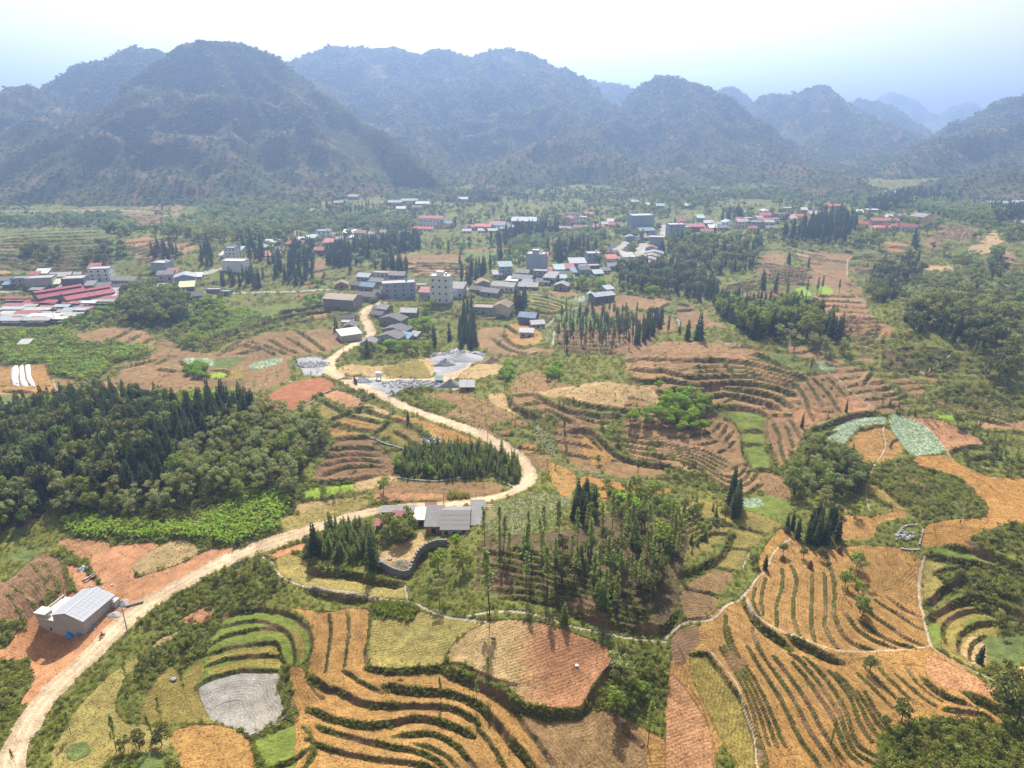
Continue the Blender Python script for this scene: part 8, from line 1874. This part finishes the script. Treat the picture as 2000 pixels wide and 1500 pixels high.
# straw stacks
STRAW = plain_mat('old_straw', (.16, .09, .055), .95, .3, 3)
for at, hh, lab in (('C 675,115', 2.4, "brown straw stack on the path left of the cedar clump"), ('C 805,310', 2.6, "brown straw stack between the small trees above the terraces"), ('C 970,225', 2.4, "brown straw stack right of the cedar clump"), ('C 652,270', 2.0, "slim straw stack under a small tree above the terraces")):
    x, y, _ = spot(at); b = MB(); b.tube([(0, 0, -.1), (0, 0, hh * .3), (0, 0, hh * .75), (0, 0, hh)], [.75, .85, .4, .05], 0, 10); o = b.obj('straw_stack', STRAW, label=lab, category='straw stack', smooth=True); o.location = (x, y, gz(x, y))
# loose pale sacks and stones on the fields
for at, lab in (('P 1127,1301', "small white sack on the domed field"), ('D 1682,512' if False else 'P 695,780', "white sack on the pink field by the road"), ('G 1518,655', "white sack on the pink field beside the silver crop"), ('G 145,312', "pale stone on the upper terrace of the big hill"), ('G 1842,957', "white sack on the far part of the orange field"), ('N1 1430,605', "white bag on the red yard behind the new house"), ('A 965,935', "grey boulder on the olive field above the mud paddy")):
    x, y, _ = spot(at); o = link('sack' if 'stone' not in lab and 'boulder' not in lab else 'boulder', ROCKS[0] if 'stone' in lab or 'boulder' in lab else rock_mesh(hash(lab) % 97 if False else len(lab), PLAS, 2), label=lab, category='boulder' if 'stone' in lab or 'boulder' in lab else 'sack'); o.location = (x, y, gz(x, y) + .15); o.scale = (1.0, .8, .8) if 'boulder' not in lab else (2, 1.4, 1.4)

# ------------------------------------------------------------------ trees: set out
def clear(x, y):
    for (bx, by, r) in BLOCK:
        if (x - bx) ** 2 + (y - by) ** 2 < r * r: return False
    return True
def plant_all():
    by = {}
    for t in TREES: by.setdefault(t[0], []).append(t)
    for kind, L in by.items():
        x = np.array([t[1] for t in L]); y = np.array([t[2] for t in L]); h = np.array([t[3] for t in L])
        cv = cover_at(x, y)
        road = np.isin(cv, [names.index(n) for n in ('road', 'path', 'concrete', 'pond')])
        z = ground_z(x, y)
        u, v, d = project(x, y, z)
        px = h * F / d
        solo = np.array([t[5] is None for t in L])
        ok = np.array([s or (not r and clear(a, b)) for a, b, s, r in zip(x, y, solo, road)])
        inv = (u > -20) & (u < 2020) & (v - px < 1500)
        order = np.argsort(-(px + 1e4 * solo + 1e3 * inv))
        order = [i for i in order if ok[i]]
        variants = KIND[kind]
        for n, i in enumerate(order[:300]):
            if not inv[i]: continue
            t = L[i]; tr, cr, wh = variants[rnd.randrange(len(variants))]
            big = px[i] > 22 or solo[i]
            r = bpy.data.objects.new(kind, None if big else wh); COL.objects.link(r)
            r.location = (x[i], y[i], z[i] - .05); r.rotation_euler = (U(-.05, .05), U(-.05, .05), U(0, 6.28))
            w = h[i] * (U(.85, 1.4) if 'conifer' in kind else U(.85, 1.15)); r.scale = (w, w, h[i])
            r['label'] = t[4]; r['category'] = 'tree'
            if t[5]: r['group'] = t[5]
            if big:
                r.empty_display_size = .1
                link('trunk', tr, r); link('crown', cr, r)
        rest = [i for i in order if not inv[i] and i in set(order[:300])] + list(order[300:])
        if rest:
            rest = np.array(rest)
            scatter(kind.split('_')[0] + '_woodland', np.stack([x[rest], y[rest], z[rest] - .05], 1), h[rest] * rng.uniform(.85, 1.15, len(rest)), [q[2] for q in variants], h[rest])
plant_all()

# ------------------------------------------------------------------ undergrowth, tussocks, crops, far forest
def tuft_mesh(lm, n, hgt, spread, w, seed=0):
    b = MB()
    for i in range(n):
        a = U(0, 6.283); r = spread * math.sqrt(U(0, 1)); p = np.array([r * math.cos(a), r * math.sin(a), -.05])
        tip = p + np.array([math.cos(a) * U(.05, .5) * hgt, math.sin(a) * U(.05, .5) * hgt, hgt * U(.5, 1)])
        b.blade(p, tip, w * U(.7, 1.3), U(0, 1))
    return b.mesh("tussock", lm)
def bush_mesh(lm, n=70, leaf=.28):
    b = MB(); lobed_crown(b, lobes(4, .45, 0, .9, .45), n, leaf, .4); return b.mesh("bush", lm)
TUFTS = [tuft_mesh(L_TUF, 26, .9, .55, .16) for _ in range(3)] + [tuft_mesh(L_DRY, 22, .8, .5, .12)]
BUSH = [bush_mesh(L_DRK) for _ in range(2)] + [bush_mesh(L_BRD) for _ in range(3)] + [bush_mesh(L_TUF, 60) for _ in range(2)]
gm = np.zeros((NR, NC), bool); gm[4:-8, 4:-4] = True
fu, fv, _ = project(GX, GY, GZ)
gm &= (fu > -60) & (fu < 2060) & (fv < 1560)
def pick_on(cn, p, extra=None):
    m = gm & np.isin(cover2, [names.index(c) for c in cn]) & (rng.random((NR, NC)) < p * ROWW)
    if extra is not None: m &= extra
    r, c = np.where(m)
    x = GX[r, c] + rng.uniform(-.3, .3, len(r)); y = GY[r, c] + rng.uniform(-.3, .3, len(r))
    k = np.array([clear(a, b) for a, b in zip(x, y)], bool) if len(r) else np.zeros(0, bool)
    return x[k], y[k]
ROWW = np.repeat((np.abs(np.gradient(V_OF_ROW)) / 1.9)[:, None], NC, 1)
lodf = lambda y: np.clip(y / 190, .8, 4.5)
x, y = pick_on(['bank'], .30, (bgap < .22) & ((GY < 230) | (rng.random((NR, NC)) < .32))); hb = grid_at(BANKH, x, y)
scatter('bank_grass', np.stack([x, y, ground_z(x, y)], 1), rng.uniform(.4, .95, len(x)) * np.clip(y / 190, .8, 1.5) * np.clip(hb / 1.3, .4, 1.1), TUFTS + BUSH[3:5])
x, y = pick_on(['scrub', 'dark'], .16)
scatter('undergrowth', np.stack([x, y, ground_z(x, y)], 1), rng.uniform(.5, 1.6, len(x)) * np.clip(lodf(y), .8, 2.6) * .9, BUSH + TUFTS[:1])
x, y = pick_on(['grass'], .09)
scatter('rough_grass', np.stack([x, y, ground_z(x, y)], 1), rng.uniform(.4, 1.1, len(x)) * np.clip(lodf(y), .8, 2.4), TUFTS + BUSH[2:5])
x, y = pick_on(['orange', 'tan', 'brown', 'pbrown', 'olive', 'yolive', 'pink', 'soil', 'raw'], .014)
scatter('field_weeds', np.stack([x, y, ground_z(x, y)], 1), rng.uniform(.15, .45, len(x)) * lodf(y), TUFTS)
x, y = pick_on(['woodfloor'], .035)
scatter('knoll_undergrowth', np.stack([x, y, ground_z(x, y)], 1), rng.uniform(.4, 1.1, len(x)) * lodf(y), TUFTS[2:] + BUSH[1:3])
x, y = pick_on(['orange', 'tan', 'brown', 'olive', 'yolive', 'pink', 'orange2', 'soil'], .16, (GY < 290) & (FF > .2))
STUB = [tuft_mesh(leaf_mat('stubble_%d' % i, c, .5, .2), 9, .5, .6, .16) for i, c in enumerate(((.36, .22, .09), (.30, .23, .08), (.42, .26, .12)))]
scatter('stubble', np.stack([x, y, ground_z(x, y)], 1), rng.uniform(.3, .6, len(x)) * np.clip(lodf(y), .8, 1.5), STUB)
# cabbages, silver crops, the bright banana-like thicket, saplings
cab = MB()
for i in range(9):
    a = i * 2.4; cab.leaf((0, 0, .02), (math.cos(a) * .5, math.sin(a) * .5, U(.15, .45)), (-math.sin(a) * .42, math.cos(a) * .42, 0), U(0, 1))
CAB = [cab.mesh("cabbage", L_CAB), cab.mesh("cabbage_yellow", L_TUF), cab.mesh("cabbage_green", L_BRT)]
x, y = pick_on(['cabbage'], .32)
scatter('cabbage_crop', np.stack([x, y, ground_z(x, y)], 1), rng.uniform(.45, .85, len(x)) * np.clip(lodf(y), 1, 2) * .9, CAB)
L_SIL = leaf_mat("silver_crop", (.40, .50, .33), .3, .35)
x, y = pick_on(['silver'], .4)
scatter('pale_crop', np.stack([x, y, ground_z(x, y)], 1), rng.uniform(.4, .7, len(x)) * lodf(y) * .8, [tuft_mesh(L_SIL, 20, .6, .6, .2) for _ in range(2)])
ban = []
for _ in range(3):
    b = MB()
    for i in range(11):
        a = U(0, 6.283); h0 = U(.1, .7); L = U(.5, .95)
        d = np.array([math.cos(a), math.sin(a), 0]); sd = np.array([-math.sin(a), math.cos(a), 0]) * .17; t = U(0, 1)
        b.leaf((0, 0, h0), d * L * .55 + (0, 0, .4 * L), sd, t); b.leaf(np.array([0, 0, h0 + .4 * L]) + d * L * .5, d * L * .5 + (0, 0, -.15 * L), sd, t)
    ban.append(b.mesh("broad_leaved_shrub", L_BRT))
def scatter_in(name, s, gap, size, meshes, keep=1.0, jit=.45, ang=0.0):
    poly = P(s, False); pu, pv = np.array(poly).T; x, y = unproject(pu, pv)
    ca, sa = math.cos(ang), math.sin(ang); R = math.hypot(x.max() - x.min(), y.max() - y.min()) / 2 + gap
    a, b = np.meshgrid(np.arange(-R, R, gap), np.arange(-R, R, gap)); a = a + rng.uniform(-jit, jit, a.shape) * gap; b = b + rng.uniform(-jit, jit, a.shape) * gap
    gx = (x.max() + x.min()) / 2 + a * ca - b * sa; gy = (y.max() + y.min()) / 2 + a * sa + b * ca
    u, v, _ = project(gx, gy, H0(gx, gy))
    m = in_poly(poly, u, v) & (rng.random(gx.shape) < keep) & ~np.isin(cover_at(gx, gy), [names.index(n) for n in ('road', 'path', 'concrete', 'gravel')])
    gx, gy = gx[m], gy[m]; k = np.array([clear(p, q) for p, q in zip(gx, gy)], bool) if len(gx) else np.zeros(0, bool)
    gx, gy = gx[k], gy[k]
    return scatter(name, np.stack([gx, gy, ground_z(gx, gy)], 1), rng.uniform(size[0], size[1], len(gx)), meshes)
for s in ('D 340,1225 420,1165 600,1200 1060,1225 1300,1090 1450,1055 1600,1060 1600,1130 1560,1235 1280,1330 1100,1290 800,1285 460,1275',):
    scatter_in('bright_thicket', s, 1.6, (1.6, 3.2), ban)
for s in ('D 0,170 350,120 400,170 470,200 820,220 830,280 620,310 610,360 500,420 290,380 260,300 30,330', 'D 1260,20 1480,30 1300,140 1130,200 1060,120 1280,100', 'D 960,500 1130,470 1330,480 1330,530 1000,545'):
    scatter_in('green_thicket', s, 2.6, (2.0, 4.0), ban + BUSH[2:4])
SAP = [q[2] for q in KIND['sapling']]
for s, g in (('E 1420,510 1530,440 1640,420 1900,450 2000,480 2000,580 1840,570 1620,545', 6), ('E 1120,470 1200,360 1320,380 1420,430 1250,475', 5), ('E 860,480 1000,520 1100,560 1220,640 1000,700 780,590', 4.5), ('D 1150,480 1600,330 1640,390 1400,480', 5.5), ('E 1000,480 1100,470 1130,540 1270,640 1180,590', 4),
             ('E 1300,830 1360,860 1500,1080 1360,980', 4), ('E 1520,940 1900,1000 1900,1050 1530,1060', 5), ('C 1230,220 1420,230 1400,340 1240,340', 4), ('E 630,480 820,540 740,585 640,540', 3)):
    scatter_in('field_saplings', s, g, (1.4, 3.0), SAP, .8, .25, .3)
scatter_in('maize_crop', 'B 372,502 600,517 612,560 592,606 430,588 367,578', .7, (1.2, 1.7), [tuft_mesh(L_BRD, 14, 1.0, .3, .16) for _ in range(2)])
scatter_in('tall_grass_clump', 'E 790,1090 900,1080 905,1055 790,1050', 1.1, (1.8, 2.6), [tuft_mesh(L_TUF, 40, 1.0, .25, .06)])
# woods and thickets on the far valley floor
gx = rng.uniform(-700, 900, 9000); gy = rng.uniform(620, 1240, 9000)
k = np.isin(cover_at(gx, gy), [names.index('grass'), names.index('scrub')]) & (fbm(gx, gy, 60, 3, 171) > -.1); k &= np.array([clear(a, b) for a, b in zip(gx, gy)])
gx, gy = gx[k], gy[k]
scatter('valley_thicket', np.stack([gx, gy, ground_z(gx, gy)], 1), rng.uniform(3.5, 8, len(gx)), [q[2] for q in KIND[BT] + KIND[PT][:2] + KIND[DT][:2]])
# canopy over the mountains
far = []
for _ in range(4):
    b = MB(); lobed_crown(b, lobes(3, .4, 0, .8, .5), 34, .62, .7); far.append(b.mesh("canopy", L_FAR))
st = ((MX > -900) & (MX < 1500) & show & (Z_M > 6) & (rng.random(MX.shape) < np.where(MY < 1750, .85, .8)))
up = np.zeros(MX.shape, bool); up[:-1] = (Z_M[1:] - Z_M[:-1]) > -4.0            # the slopes towards the valley, and the crests
up[1:] |= up[:-1]
st &= up & (fbm(MX, MY, 130, 4, 151) > -.45)
x, y, z = MX[st] + rng.uniform(-3, 3, st.sum()), MY[st] + rng.uniform(-3, 3, st.sum()), Z_M[st]
scatter('mountain_forest', np.stack([x, y, z - 1.5], 1), rng.uniform(2.2, 5.2, len(x)) * np.clip(y / 1300, .9, 1.7), far)
